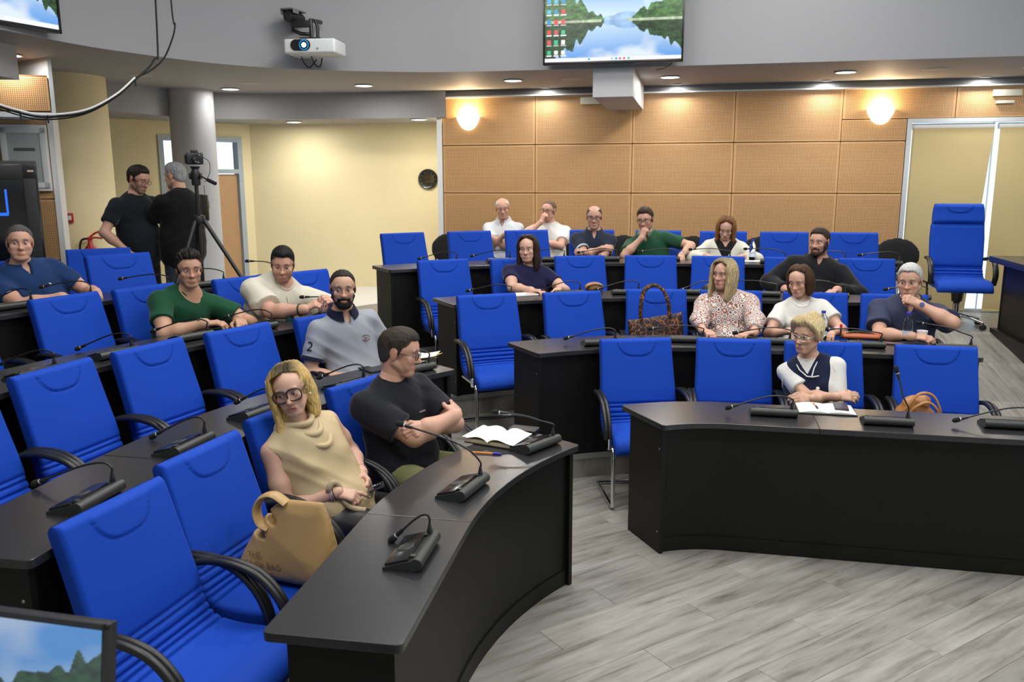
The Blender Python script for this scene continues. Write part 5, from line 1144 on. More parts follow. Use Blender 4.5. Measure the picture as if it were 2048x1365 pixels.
# 2 --- man in black T-shirt, arms folded
loc, d = at_chair('L1', 3)
P = person(dict(skin=(0.56, 0.315, 0.225), hair_c=(0.035, 0.027, 0.02), beard=0.16, beard_c=(0.12, 0.09, 0.075), head=(-0.02, -0.02, 1.178), face=(24, -9, 0), gaze=(5, -3), hips=(0, -0.02, 0.52), torso=(-6, 0), w=1.08, bulk=1.08, armr=1.12, nose=1.5, jaw=1.04, fat=0.35, h=0.0030, hh=0.0030, hb=0.0085, hc=0.0082,
    bottom=cloth_mat('olive trousers', (0.20, 0.21, 0.085)), legs={q: ((q * 0.10, -0.04, 0.53), (q * 0.20, -0.46, 0.57), (q * 0.18, -0.44, 0.10)) for q in (-1, 1)},
    pose={'r': dict(w=(0.085, -0.285, 0.855), e=(-0.7, -0.45, -0.75), x=(0.80, 0.48, 0.22), z=(0.25, -0.70, 0.65), hand='relax'), 'l': dict(w=(-0.085, -0.235, 0.835), e=(0.8, -0.45, -0.5), x=(-0.9, 0.15, -0.1), z=(0.0, -0.9, 0.45), hand='grip')},
    top=dict(m=cloth_mat('black cotton', (0.012, 0.013, 0.018)), neck='crew', sleeve=0.72, ease=0.016, flare=1.10, fold=0.007, name='t_shirt')), 'seated man in black T-shirt and olive trousers with folded arms', loc, d)
hair(P, (0.034, 0.026, 0.019), t=0.007, vol=0.004, amp=0.0008, side=(0.060, 0.055, 0.05), h=0.0034, line=[(-0.13, 0.082), (-0.085, 0.080), (-0.062, 0.064), (-0.042, 0.040), (-0.030, 0.024), (-0.014, -0.016), (0.0, -0.010), (0.028, -0.005), (0.05, -0.05), (0.075, -0.075), (0.14, -0.08)])
glasses(P, M_BLACKPL, w=0.025, hgt=0.0175, r=0.0019, shape=2.7, down=0.002)
wristwatch(P, 1, M_TAN, M_DIAL, back=0.03, up=(-0.3, -0.85, 0.35))
BLACKT = P
MB().box(on_front(P, 0.66, 0.075), (0.048, 0.003, 0.007)).build('chest_label', mat('grey embroidery', (0.28, 0.24, 0.22), 0.7), P['root'], smooth=False)
# 3 --- bearded man in grey polo
loc, d = at_chair('L2', 4)
NAVY = cloth_mat('navy trim', (0.008, 0.011, 0.030)); M_GPOLO = cloth_mat('grey marl pique', (0.30, 0.315, 0.355))
P = person(dict(skin=(0.54, 0.31, 0.215), hair_c=BLK, beard=0.55, head=(-0.05, 0.025, 1.188), face=(-40, -2, 0), gaze=(-14, 0), hips=(0.0, -0.03, 0.52), torso=(-22, 0), w=1.0, armr=1.05, h=0.0032, hh=0.0034, hb=0.009, hc=0.0088,
    pose={'r': dict(w=(-0.16, -0.10, 0.635), e=(-0.6, 0.8, -0.3), x=(0.5, -0.85, -0.1), z=(0, 0, 1)), 'l': dict(w=(0.18, -0.26, 0.66), e=(0.7, 0.6, -0.4), x=(-0.2, -0.95, 0.0), z=(0.2, 0, 1))},
    top=dict(m=M_GPOLO, neck='polo', vd=0.085, sleeve=0.66, band=NAVY, collar_m=NAVY, ease=0.014, fold=0.0075, name='polo_shirt')), 'seated bearded man in grey polo with navy collar and cuffs', loc, d)
hair(P, (0.022, 0.016, 0.012), t=0.0050, h=0.0034, rec=0.022, line=[(-0.13, 0.105), (-0.075, 0.098), (-0.058, 0.072), (-0.040, 0.035), (-0.030, 0.022), (-0.013, -0.02), (0.0, -0.015), (0.028, -0.005), (0.05, -0.045), (0.075, -0.062), (0.14, -0.066)])
beard(P, (0.012, 0.010, 0.009), 0.006, h=0.0034)
GREYPOLO = P
E_, W_, a_ = P['arms'][-1]; S_ = P['sh'][-1]; dv = unit(E_ - S_); out_ = unit(np.array([-0.85, -0.35, 0.1]) - dv * (np.array([-0.85, -0.35, 0.1]) @ dv)); c_ = S_ + (E_ - S_) * 0.40; rr_ = ((P['Vs'] - c_) @ out_)[np.linalg.norm((P['Vs'] - c_) - np.outer((P['Vs'] - c_) @ out_, out_), axis=1) < 0.02].max() + 0.002
def put_text_early(s, size, m, parent, M, name):
    cu = bpy.data.curves.new('txt', 'FONT'); cu.body = s; cu.size = size; cu.extrude = 0.0008; cu.align_x = 'CENTER'; cu.align_y = 'CENTER'; o = bpy.data.objects.new('txt', cu); COL.objects.link(o); me = bpy.data.meshes.new_from_object(o.evaluated_get(bpy.context.evaluated_depsgraph_get())); bpy.data.objects.remove(o); bpy.data.curves.remove(cu); me.materials.append(m); q = link(name, me, parent); q.matrix_local = M
put_text_early('2', 0.085, NAVY, P['root'], plane_matrix(c_ + out_ * rr_, out_, -dv), 'sleeve_numeral')
bc_ = on_front(P, 0.64, 0.085); bn_ = -P['yb']
for i_ in range(16):
    t_ = 2 * math.pi * i_ / 16
    if abs(math.cos(t_)) < 0.96: MB().box(bc_ + P['xl'] * math.cos(t_) * 0.026 + P['up'] * math.sin(t_) * 0.020, (0.006, 0.003, 0.005)).build('badge_letter', NAVY, P['root'], smooth=False)
MB().box(bc_, (0.022, 0.004, 0.014), bev=0.001).build('badge_flag', mat('red white badge', (0.35, 0.12, 0.14), 0.7), P['root'])
# 4 --- man in cream sweatshirt leaning on the desk
loc, d = at_chair('L3', 3)
P = person(dict(skin=(0.58, 0.325, 0.235), hair_c=BLK, beard=0.62, head=(0.05, -0.18, 1.112), face=(-38, -13, 3), gaze=(2, -4), hips=(0, -0.02, 0.52), torso=(-14, 0), w=1.16, bulk=1.12, jaw=1.08, fat=0.6, armr=1.22, eyes=0.8, bend=0.05, h=0.0036,
    pose={'r': dict(w=(-0.06, -0.56, 0.83), e=(-0.8, 0.1, -0.7), x=(0.70, -0.55, 0.45), z=(-0.45, -0.2, 0.85), hand='curl'), 'l': dict(w=(0.16, -0.60, 0.85), e=(0.8, 0.1, -0.6), x=(-0.70, -0.40, 0.50), z=(0.5, -0.5, 0.6), hand='curl')},
    top=dict(m=cloth_mat('cream jersey', (0.62, 0.585, 0.48)), neck='crew', sleeve=0.80, ease=0.026, flare=1.08, fold=0.008, name='sweatshirt')), 'seated bearded man in cream sweatshirt leaning over the desk', loc, d)
hair(P, (0.010, 0.009, 0.009), t=0.008, vol=0.013, h=0.0038, shift=-0.004); bangle(P, -1, M_BLACKPL, back=0.03, r=0.006, k=1.05)
# 5 --- curly haired man in green T-shirt
loc, d = at_chair('L3', 2)
P = person(dict(skin=(0.50, 0.28, 0.185), hair_c=BLK, beard=0.22, head=(0.03, -0.155, 1.128), face=(-30, -4, 0), gaze=(14, 0), hips=(0, -0.02, 0.52), torso=(-14, 0), w=1.06, armr=1.12, bend=0.04, h=0.0036,
    pose={'r': dict(w=(-0.10, -0.42, 0.80), e=(-0.8, 0.2, -0.6), x=(0.80, -0.55, 0.0), z=(0, -0.2, 1), hand='relax'), 'l': dict(w=(0.13, -0.48, 0.80), e=(0.9, 0.1, -0.4), x=(-0.5, -0.85, 0.0), z=(0, -0.2, 1), hand='relax')},
    top=dict(m=cloth_mat('bottle green cotton', (0.010, 0.065, 0.030)), neck='crew', sleeve=0.62, ease=0.014, fold=0.0075, name='t_shirt')), 'seated man with curly black hair in bottle green T-shirt', loc, d)
hair(P, (0.014, 0.012, 0.011), t=0.010, vol=0.013, amp=0.0042, freq=30, h=0.0040); wristwatch(P, -1, M_STEEL, M_STEEL)
MB().lathe([(0.014, 0), (0.014, 0.003), (0.008, 0.003), (0.008, 0.0)], on_front(P, 0.62, 0.075), 16, axis=-P['yb']).build('chest_emblem', mat('white embroidery', (0.75, 0.75, 0.72), 0.7), P['root'])
# 6 --- man in blue polo, far left
loc, d = at_chair('L4', 0)
M_BPOLO = cloth_mat('royal navy pique', (0.010, 0.035, 0.115))
P = person(dict(skin=(0.58, 0.32, 0.235), hair_c=(0.10, 0.095, 0.09), brow_c=(0.05, 0.04, 0.03), beard=0.10, head=(-0.10, 0.04, 1.130), face=(-32, 0, 2), gaze=(-10, 0), hips=(0, -0.03, 0.52), torso=(-12, 0), w=1.12, bulk=1.1, jaw=1.05, fat=0.5, armr=1.1, h=0.0038,
    pose={'r': dict(w=(-0.12, -0.36, 0.78), e=(-0.8, 0.2, -0.5), x=(0.8, -0.55, 0), z=(0, 0, 1)), 'l': dict(w=(0.16, -0.34, 0.78), e=(0.8, 0.2, -0.6), x=(-0.6, -0.8, 0), z=(0, 0, 1))},
    top=dict(m=M_BPOLO, neck='polo', vd=0.08, sleeve=0.62, ease=0.016, fold=0.007, name='polo_shirt')), 'seated grey haired man in dark blue polo at the far left', loc, d)
hair(P, (0.085, 0.082, 0.08), t=0.006, side=(0.26, 0.26, 0.26), line=[(-0.13, 0.088), (-0.080, 0.086), (-0.060, 0.062), (-0.040, 0.030), (-0.030, 0.022), (-0.013, -0.016), (0.0, -0.012), (0.028, -0.005), (0.05, -0.045), (0.075, -0.062), (0.14, -0.066)])
MB().box(on_front(P, 0.64, 0.085), (0.020, 0.003, 0.007), rot=Matrix.Rotation(0.5, 3, 'Y')).build('chest_emblem', mat('white embroidery', (0.75, 0.75, 0.72), 0.7), P['root'], smooth=False)
# --- right-hand block
# 7 --- woman in navy waistcoat, arms folded (front row)
loc, d = at_chair('R1', 2)
P = person(dict(fem=1, skin=(0.57, 0.335, 0.235), hair_c=(0.60, 0.47, 0.25), brow_c=(0.22, 0.14, 0.08), lip=(0.48, 0.18, 0.16), head=(-0.146, 0.05, 1.075), face=(-44, -3, 0), gaze=(-16, 0), hips=(-0.07, -0.03, 0.51), torso=(-24, 0), w=1.02, armr=1.0, h=0.0032, hh=0.0034, hb=0.009, hc=0.0085, bust=0.8,
    pose={'r': dict(w=(-0.030, -0.285, 0.765), e=(-0.45, 0.1, -1), x=(0.95, -0.02, 0.08), z=(0.05, -0.75, 0.65), hand='relax'), 'l': dict(w=(-0.15, -0.235, 0.735), e=(0.6, 0.1, -0.9), x=(-0.95, -0.1, 0.0), z=(0, -0.8, 0.6), hand='relax')},
    top=dict(m=cloth_mat('white cotton', (0.68, 0.67, 0.64)), neck='crew', sleeve=0.70, ease=0.010, fold=0.005, name='t_shirt'),
    over=[dict(m=cloth_mat('navy wool', (0.010, 0.014, 0.040)), neck='v', vd=0.10, sleeve=0, ease=0.020, fold=0.004, name='waistcoat')]), 'seated woman with short blonde hair in navy waistcoat with white piping', loc, d)
hs = [lock((0.02 * q, -0.05, 0.118), (0.055 * q, -0.065, 0.085), (0.078 * q, -0.045, 0.035), (0.080 * q, -0.02, -0.015), r=(0.018, 0.018, 0.014, 0.006)) for q in (-1, 1)] + [lock((0.02, -0.045, 0.122), (-0.02, -0.082, 0.098), (-0.055, -0.072, 0.066), r=(0.016, 0.014, 0.008)), lock((0.0, 0.05, 0.12), (0.0, 0.11, 0.06), (0.0, 0.105, -0.03), r=(0.03, 0.03, 0.02))]
hair(P, (0.62, 0.50, 0.27), t=0.017, strands=hs, h=0.0036, roots=(0.42, 0.31, 0.16), amp=0.0016, line=[(-0.13, 0.080), (-0.085, 0.076), (-0.058, 0.045), (-0.035, 0.0), (-0.018, -0.03), (0.0, -0.02), (0.028, -0.02), (0.05, -0.05), (0.075, -0.065), (0.14, -0.07)])
glasses(P, mat('pale gold frame', (0.62, 0.58, 0.45), 0.3, 0.4), w=0.0275, hgt=0.018, r=0.0021, shape=3.0, down=0.002)
MB().sphere(P['g'](0.083, 0.006, -0.034), 0.006, 10, 8).build('earring', M_PEARL, P['root'])
M_PIPE = MATS['white cotton']
for q in (-1, 1):                                                              # piping round the armholes of the waistcoat
    c = P['sh'][q] + P['xl'] * q * 0.006 - P['up'] * 0.030; ax_ = unit(P['xl'] * q * 0.9 + P['up'] * 0.25); e1 = unit(np.cross(ax_, P['yb'])); e2 = np.cross(ax_, e1)
    MB().tube([c + e1 * math.cos(t) * 0.082 + e2 * math.sin(t) * 0.068 for t in [2 * math.pi * i / 30 for i in range(30)]], 0.0042, 6, closed=True).build('armhole_piping', M_PIPE, P['root'])
MB().tube([P['nb'] + P['xl'] * q_ * w_ + P['up'] * z_ - P['yb'] * y_ for q_, w_, z_, y_ in ((-1, 0.075, 0.020, -0.02), (-1, 0.072, -0.015, 0.055), (-1, 0.045, -0.065, 0.098), (-1, 0.0, -0.112, 0.122), (1, 0.035, -0.120, 0.120), (1, 0.07, -0.116, 0.108))], 0.0040, 6).build('neck_piping', M_PIPE, P['root'])
MB().tube([P['nb'] + P['xl'] * w_ + P['up'] * z_ - P['yb'] * y_ for w_, z_, y_ in ((0.073, 0.020, -0.02), (0.066, -0.02, 0.06), (0.045, -0.065, 0.098), (0.030, -0.115, 0.120))], 0.0040, 6).build('neck_piping', M_PIPE, P['root'])
for fr, x in ((0.545, 0.062), (0.36, 0.085)): MB().lathe([(0.011, 0), (0.011, 0.004), (0.009, 0.006), (0, 0.006)], P['at'](fr, -0.148, x), 16, axis=-P['yb']).build('button', M_PEARL, P['root'])
MB().sphere(P['arms'][-1][1] + unit(P['arms'][-1][2]['x']) * 0.088 + np.array([0, -0.012, 0.006]), 0.0045, 8, 6).build('ring', M_GOLD, P['root'])
# 8 --- blond woman in patterned blouse
def pattern_mat():
    m = bpy.data.materials.new('rust and white print'); m.use_nodes = True; N = m.node_tree.nodes; L = m.node_tree.links; b = N['Principled BSDF']; b.inputs['Roughness'].default_value = 0.7
    tc = N.new('ShaderNodeTexCoord'); v = N.new('ShaderNodeTexVoronoi'); v.inputs['Scale'].default_value = 23; v.inputs['Randomness'].default_value = 0.35; v.feature = 'F1'; L.new(tc.outputs['Object'], v.inputs['Vector'])
    r = N.new('ShaderNodeValToRGB'); r.color_ramp.interpolation = 'CONSTANT'; W_ = (0.66, 0.62, 0.58, 1); R_ = (0.27, 0.075, 0.04, 1); D_ = (0.06, 0.03, 0.05, 1)
    e = r.color_ramp.elements; e[0].position = 0.0; e[0].color = R_; e[1].position = 0.10; e[1].color = W_
    for p_, c_ in ((0.20, D_), (0.29, W_), (0.47, R_), (0.60, W_), (0.70, R_)): q = r.color_ramp.elements.new(p_); q.color = c_
    L.new(v.outputs['Distance'], r.inputs[0]); L.new(r.outputs[0], b.inputs['Base Color']); return m
loc, d = at_chair('R2', 3)
P = person(dict(fem=1, skin=(0.58, 0.33, 0.24), hair_c=(0.40, 0.30, 0.16), brow_c=(0.14, 0.09, 0.05), lip=(0.42, 0.14, 0.13), head=(-0.077, 0.045, 1.15), face=(-42, -2, 2), gaze=(-10, 0), hips=(-0.03, -0.03, 0.52), torso=(-8, 0), w=1.14, bulk=1.05, armr=1.12, fat=0.3, h=0.0036, hb=0.0095, bust=1.0,
    pose={'r': dict(w=(-0.27, -0.40, 0.775), e=(-0.9, 0.4, -0.4), x=(0.5, -0.85, 0), z=(0, 0, 1)), 'l': dict(w=(0.10, -0.42, 0.775), e=(0.9, 0.3, -0.4), x=(-0.8, -0.5, 0), z=(0, 0, 1))},
    top=dict(m=pattern_mat(), neck='v', vd=0.085, sleeve=1.75, ease=0.022, fold=0.009, name='blouse')), 'seated woman with long blond hair in rust and white patterned blouse', loc, d)
hs = []
for q in (-1, 1):
    for j in range(5):
        a = 0.05 - 0.022 * j; hs.append(lock((q * 0.028, a - 0.02, 0.108), (q * 0.068, a - 0.02, 0.055), (q * 0.079, a - 0.02, -0.03), (q * 0.076, a - 0.035, -0.12), (q * 0.072, a - 0.055, -0.21 + 0.012 * ((j * 5) % 3)), r=(0.013, 0.016, 0.015, 0.007)))
hair(P, (0.40, 0.31, 0.165), 'long', t=0.005, strands=hs, roots=(0.19, 0.15, 0.095), amp=0.0013)
# 9 --- brown bob, white T-shirt
loc, d = at_chair('R2', 4)
P = person(dict(fem=1, skin=(0.58, 0.335, 0.24), hair_c=(0.055, 0.028, 0.016), brow_c=(0.03, 0.018, 0.012), lip=(0.46, 0.17, 0.16), head=(-0.15, 0.045, 1.108), face=(-30, -14, -2), gaze=(0, -16), eyes=0.65, hips=(-0.08, -0.03, 0.52), torso=(0, 0), w=0.98, h=0.0038, hb=0.0095, bust=0.75,
    pose={'r': dict(w=(-0.24, -0.30, 0.775), e=(-0.8, 0.5, -0.5), x=(0.4, -0.9, 0), z=(0, 0, 1)), 'l': dict(w=(0.06, -0.32, 0.775), e=(0.9, 0.4, -0.5), x=(-0.4, -0.9, 0), z=(0, 0, 1))},
    top=dict(m=cloth_mat('white crepe', (0.68, 0.66, 0.61)), neck='crew', sleeve=0.60, ease=0.016, flare=1.18, fold=0.006, name='t_shirt')), 'seated woman with short brown bob in white puff sleeve T-shirt', loc, d)
hs = []
for q in (-1, 1):
    for j in range(4):
        a = 0.04 - 0.02 * j; hs.append(lock((q * 0.03, a - 0.01, 0.112), (q * 0.068, a, 0.05), (q * 0.077, a + 0.005, -0.03), (q * 0.072, a, -0.105), r=(0.013, 0.016, 0.016, 0.009)))
hair(P, (0.060, 0.030, 0.016), 'long', t=0.004, strands=hs, amp=0.0011)
MB().tube([P['nb'] + P['xl'] * math.sin(t) * 0.062 - P['yb'] * (0.055 + 0.045 * math.cos(t)) - P['up'] * (0.012 + 0.045 * math.cos(t)) for t in [-1.5 + 3.0 * i / 16 for i in range(17)]], 0.0014, 5).build('necklace', M_STEEL, P['root'])
for q in (1,): MB().sphere(P['g'](0.084, 0.004, -0.036), 0.0055, 8, 6).build('earring', M_STEEL, P['root'])
# 10 --- grey haired man, chin on hand
loc, d = at_chair('R2', 5)
P = person(dict(skin=(0.55, 0.315, 0.22), hair_c=(0.50, 0.50, 0.50), brow_c=(0.16, 0.14, 0.13), beard=0.12, beard_c=(0.4, 0.38, 0.36), head=(0.026, -0.05, 1.135), face=(-24, -6, -3), gaze=(-14, 2), hips=(0.02, -0.02, 0.52), torso=(-4, 0), w=1.12, bulk=1.12, jaw=1.06, fat=0.5, armr=1.15, h=0.0036, hb=0.0095, bend=0.03,
    pose={'r': dict(w=(-0.02, -0.42, 0.785), e=(-0.9, 0.2, -0.5), x=(0.95, -0.25, 0), z=(0, -0.4, 0.9), hand='relax'), 'l': dict(w=(0.060, -0.215, 0.985), e=(0.85, -0.25, -0.45), x=(-0.80, 0.10, 0.40), z=(0.25, -0.85, 0.35), hand='fist')},
    top=dict(m=mat('indigo dotted cotton', (0.020, 0.028, 0.070), 0.8, noise=0.5, nscale=160), neck='collar', vd=0.09, sleeve=0.72, ease=0.018, flare=1.12, fold=0.008, name='shirt')), 'seated silver haired man in indigo shirt resting his chin on his fist', loc, d)
hair(P, (0.50, 0.50, 0.49), t=0.008, vol=0.009, line=[(-0.13, 0.095), (-0.080, 0.090), (-0.060, 0.066), (-0.040, 0.032), (-0.030, 0.022), (-0.013, -0.016), (0.0, -0.012), (0.028, -0.008), (0.05, -0.045), (0.075, -0.062), (0.14, -0.066)]); wristwatch(P, 1, M_STEEL, mat('blue watch dial', (0.03, 0.05, 0.2), 0.2), back=0.02, up=(0.2, -0.95, 0.2))
# 11 --- dark haired woman in navy T-shirt
loc, d = at_chair('R3', 1)
P = person(dict(fem=1, skin=(0.60, 0.36, 0.265), hair_c=(0.022, 0.014, 0.011), lip=(0.46, 0.18, 0.17), head=(0.026, 0.02, 1.10), face=(-36, -3, -3), gaze=(-8, 0), hips=(0, -0.02, 0.52), torso=(-4, 0), w=1.12, bulk=1.08, armr=1.22, fat=0.6, jaw=1.05, bust=1.0, **FAR,
    pose={'r': dict(w=(-0.10, -0.38, 0.78), e=(-0.8, 0.2, -0.5), x=(0.7, -0.7, 0), z=(0, 0, 1)), 'l': dict(w=(0.17, -0.36, 0.78), e=(0.8, 0.2, -0.5), x=(-0.6, -0.8, 0), z=(0, 0, 1))},
    top=dict(m=cloth_mat('ink navy cotton', (0.010, 0.010, 0.045)), neck='scoop', sleeve=0.55, ease=0.014, fold=0.006, name='t_shirt')), 'seated woman with long dark hair in navy T-shirt', loc, d)
hs = []
for q in (-1, 1):
    for j in range(4):
        a = 0.05 - 0.022 * j; hs.append(lock((q * 0.03, a - 0.02, 0.112), (q * 0.068, a - 0.01, 0.05), (q * 0.076, a - 0.01, -0.04), (q * 0.078, a - 0.02, -0.13), (q * 0.07, a - 0.03, -0.20), r=(0.013, 0.016, 0.016, 0.009)))
hair(P, (0.026, 0.016, 0.012), 'long', t=0.004, strands=hs, h=0.0046, shift=0.004)
# 12 --- man in black shirt
loc, d = at_chair('R3', 5)
P = person(dict(skin=(0.57, 0.32, 0.235), hair_c=(0.040, 0.024, 0.015), beard=0.6, head=(0.20, 0.045, 1.152), face=(-30, -2, 0), gaze=(-12, 0), hips=(0.12, -0.03, 0.53), torso=(-6, 0), w=1.20, bulk=1.1, armr=1.25, **FAR,
    pose={'r': dict(w=(-0.10, -0.25, 0.76), e=(-0.9, 0.4, -0.3), x=(0.6, -0.8, 0), z=(0, 0, 1)), 'l': dict(w=(0.32, -0.32, 0.77), e=(0.9, 0.3, -0.4), x=(-0.6, -0.8, 0), z=(0, 0, 1))},
    top=dict(m=cloth_mat('black poplin', (0.008, 0.008, 0.010)), neck='collar', vd=0.07, sleeve=1.95, ease=0.018, fold=0.008, name='shirt')), 'seated bearded man in black long sleeved shirt', loc, d)
hair(P, (0.040, 0.026, 0.018), t=0.006, vol=0.006, h=0.0046, line=[(-0.13, 0.092), (-0.080, 0.088), (-0.060, 0.062), (-0.040, 0.030), (-0.030, 0.022), (-0.013, -0.02), (0.0, -0.012), (0.028, -0.008), (0.05, -0.045), (0.075, -0.062), (0.14, -0.066)]); beard(P, (0.045, 0.026, 0.017), 0.003, h=0.0046)
# 13 --- man in navy polo with glasses (rear row)
loc, d = at_chair('R4', 3)
P = person(dict(skin=(0.55, 0.315, 0.23), hair_c=(0.07, 0.06, 0.05), beard=0.25, beard_c=(0.18, 0.15, 0.13), head=(0.011, 0.0, 1.142), face=(-4, -5, 0), gaze=(-12, 0), hips=(0, -0.02, 0.52), w=1.02, **FAR, pose=cross_arms(-0.34, 0.82),
    top=dict(m=cloth_mat('charcoal navy pique', (0.018, 0.024, 0.042)), neck='polo', vd=0.08, sleeve=0.66, band=cloth_mat('pale tipping', (0.5, 0.55, 0.62)), ease=0.014, name='polo_shirt')), 'seated balding man with glasses in charcoal navy polo', loc, d)
hair(P, (0.075, 0.062, 0.05), t=0.007, top=False, h=0.0046); glasses(P, M_BLACKPL, w=0.025, hgt=0.016, r=0.002, shape=3)
# 14 --- man in green polo, hand on chin
loc, d = at_chair('R4', 4)
P = person(dict(skin=(0.58, 0.33, 0.24), hair_c=(0.035, 0.022, 0.015), beard=0.4, head=(-0.136, -0.04, 1.122), face=(-14, -8, -4), gaze=(-14, 0), hips=(-0.03, -0.02, 0.52), torso=(-8, 0), w=1.06, **FAR,
    pose={'r': dict(w=(-0.165, -0.20, 0.945), e=(-0.5, -0.6, -0.6), x=(0.30, 0.15, 0.9), z=(-0.4, -0.85, 0.2), hand='fist'), 'l': dict(w=(0.24, -0.34, 0.785), e=(0.9, 0.2, 0.0), x=(0.0, -0.9, -0.2), z=(0.3, 0, 1), hand='relax')},
    top=dict(m=cloth_mat('forest green pique', (0.016, 0.075, 0.038)), neck='polo', vd=0.08, sleeve=0.68, collar_m=cloth_mat('grey green rib', (0.12, 0.17, 0.14)), ease=0.016, name='polo_shirt')), 'seated man with glasses in forest green polo, hand at his chin', loc, d)
hair(P, (0.036, 0.023, 0.016), t=0.008, vol=0.012, h=0.0046); glasses(P, M_BLACKPL, w=0.026, hgt=0.019, r=0.002, shape=2.6); wristwatch(P, 1, M_BLACKPL, M_STEEL)
# 15 --- woman in white jacket looking down
loc, d = at_chair('R4', 5)
P = person(dict(fem=1, skin=(0.60, 0.36, 0.27), hair_c=(0.20, 0.085, 0.028), brow_c=(0.10, 0.05, 0.025), head=(0.014, -0.06, 1.050), face=(-6, -26, 4), gaze=(0, -14), eyes=0.5, hips=(0, -0.02, 0.52), w=1.06, **FAR, bust=0.8,
    pose={'r': dict(w=(-0.17, -0.36, 0.785), e=(-0.9, 0.3, -0.4), x=(0.5, -0.85, 0), z=(0, 0, 1)), 'l': dict(w=(0.17, -0.36, 0.785), e=(0.9, 0.3, -0.4), x=(-0.5, -0.85, 0), z=(0, 0, 1))},
    top=dict(m=cloth_mat('black jersey', (0.01, 0.01, 0.012)), neck='v', vd=0.06, sleeve=0.3, ease=0.006, name='top'), over=[dict(m=cloth_mat('ivory crepe', (0.66, 0.635, 0.54)), neck='v', vd=0.20, sleeve=1.85, ease=0.022, fold=0.007, name='jacket')]), 'seated woman with auburn hair in ivory jacket looking down', loc, d)
hs = []
for q in (-1, 1):
    for j in range(4):
        a = 0.05 - 0.024 * j; hs.append(lock((q * 0.03, a - 0.02, 0.112), (q * 0.068, a - 0.02, 0.05), (q * 0.078, a - 0.02, -0.04), (q * 0.082, a - 0.03, -0.135), r=(0.013, 0.016, 0.016, 0.009)))
hair(P, (0.22, 0.095, 0.032), 'long', t=0.005, strands=hs, h=0.0046, roots=(0.12, 0.05, 0.02))
# 16, 17 --- two men on the black chairs along the wall
def at_wall(u, n=5.62): q = WR.un(u, n); return (q[0], q[1], 3 * HS)
P = person(dict(skin=(0.56, 0.315, 0.225), hair_c=(0.6, 0.6, 0.6), brow_c=(0.2, 0.18, 0.17), stache=0.75, beard_c=(0.55, 0.53, 0.5), head=(0.0, -0.05, 1.195), face=(12, -10, -6), gaze=(0, -8), eyes=0.8, hips=(0, -0.06, 0.52), w=1.06, **FAR, pose=cross_arms(-0.30, 0.88, dx=0.0),
    bottom=cloth_mat('blue denim', (0.03, 0.06, 0.14)), top=dict(m=cloth_mat('pale blue white pique', (0.60, 0.63, 0.66)), neck='polo', vd=0.08, sleeve=0.66, ease=0.016, name='polo_shirt')), 'seated bald man with white moustache in pale polo against the wood wall', at_wall(-2.93), -12)
hair(P, (0.62, 0.62, 0.61), t=0.006, top=False, h=0.0046)
P = person(dict(skin=(0.60, 0.33, 0.25), hair_c=(0.16, 0.12, 0.09), beard=0.45, beard_c=(0.40, 0.34, 0.30), head=(0.0, -0.05, 1.168), face=(-16, 0, 6), gaze=(-10, 0), hips=(0, -0.06, 0.52), w=1.10, bulk=1.1, **FAR,
    pose={'r': dict(w=(-0.055, -0.235, 1.045), e=(-0.7, -0.3, -0.6), x=(0.35, 0.1, 0.85), z=(-0.5, -0.8, 0.2), hand='fist'), 'l': dict(w=(-0.06, -0.32, 0.83), e=(0.9, 0.0, -0.4), x=(-0.95, 0.1, 0.0), z=(0, -0.7, 0.7), hand='relax')},
    bottom=cloth_mat('black trousers', (0.012, 0.012, 0.014)), top=dict(m=cloth_mat('white jersey', (0.70, 0.69, 0.66)), neck='crew', sleeve=0.66, ease=0.018, name='t_shirt')), 'seated man with glasses in white T-shirt, hand over his mouth, by the wood wall', at_wall(-2.37), -12)
hair(P, (0.15, 0.10, 0.07), t=0.005, h=0.0046, line=[(-0.13, 0.10), (-0.075, 0.095), (-0.058, 0.072), (-0.040, 0.035), (-0.030, 0.022), (-0.013, -0.02), (0.0, -0.015), (0.028, -0.005), (0.05, -0.045), (0.075, -0.062), (0.14, -0.066)]); glasses(P, M_BLACKPL, w=0.026, hgt=0.018, r=0.002, shape=2.8)
# 18, 19 --- two standing men beside the tripod
def stand_legs(dx=0.0): return {q: ((q * 0.09, 0.0, 0.88), (q * 0.11, -0.02, 0.48), (q * 0.12, 0.02, 0.10)) for q in (-1, 1)}
P = person(dict(skin=(0.50, 0.28, 0.20), hair_c=BLK, beard=0.55, beard_c=(0.03, 0.022, 0.018), head=(0.0, -0.05, 1.553), face=(8, -18, 0), gaze=(0, -14), eyes=0.7, hips=(0.0, 0.0, 0.93), w=1.08, bulk=1.08, **FAR, legs=stand_legs(), bottom=cloth_mat('dark olive trousers', (0.014, 0.013, 0.010)),
    pose={'r': dict(w=(-0.245, -0.13, 0.905), e=(-0.8, 0.5, 0), x=(0.15, -0.45, -0.85), z=(-0.9, -0.1, -0.1), hand='relax'), 'l': dict(w=(0.22, -0.16, 0.92), e=(0.8, 0.5, 0), x=(0, -0.4, -0.9), z=(0.9, 0, 0), hand='relax')},
    top=dict(m=cloth_mat('black blue cotton', (0.007, 0.009, 0.014)), neck='crew', sleeve=0.66, ease=0.018, name='t_shirt')), 'standing man in black T-shirt with glasses looking down', (-3.51, 8.06, 3 * HS), 62)
hair(P, (0.016, 0.011, 0.009), t=0.008, vol=0.008, h=0.0046); glasses(P, M_BLACKPL, w=0.026, hgt=0.017, r=0.0018, shape=2.6, down=0.008)
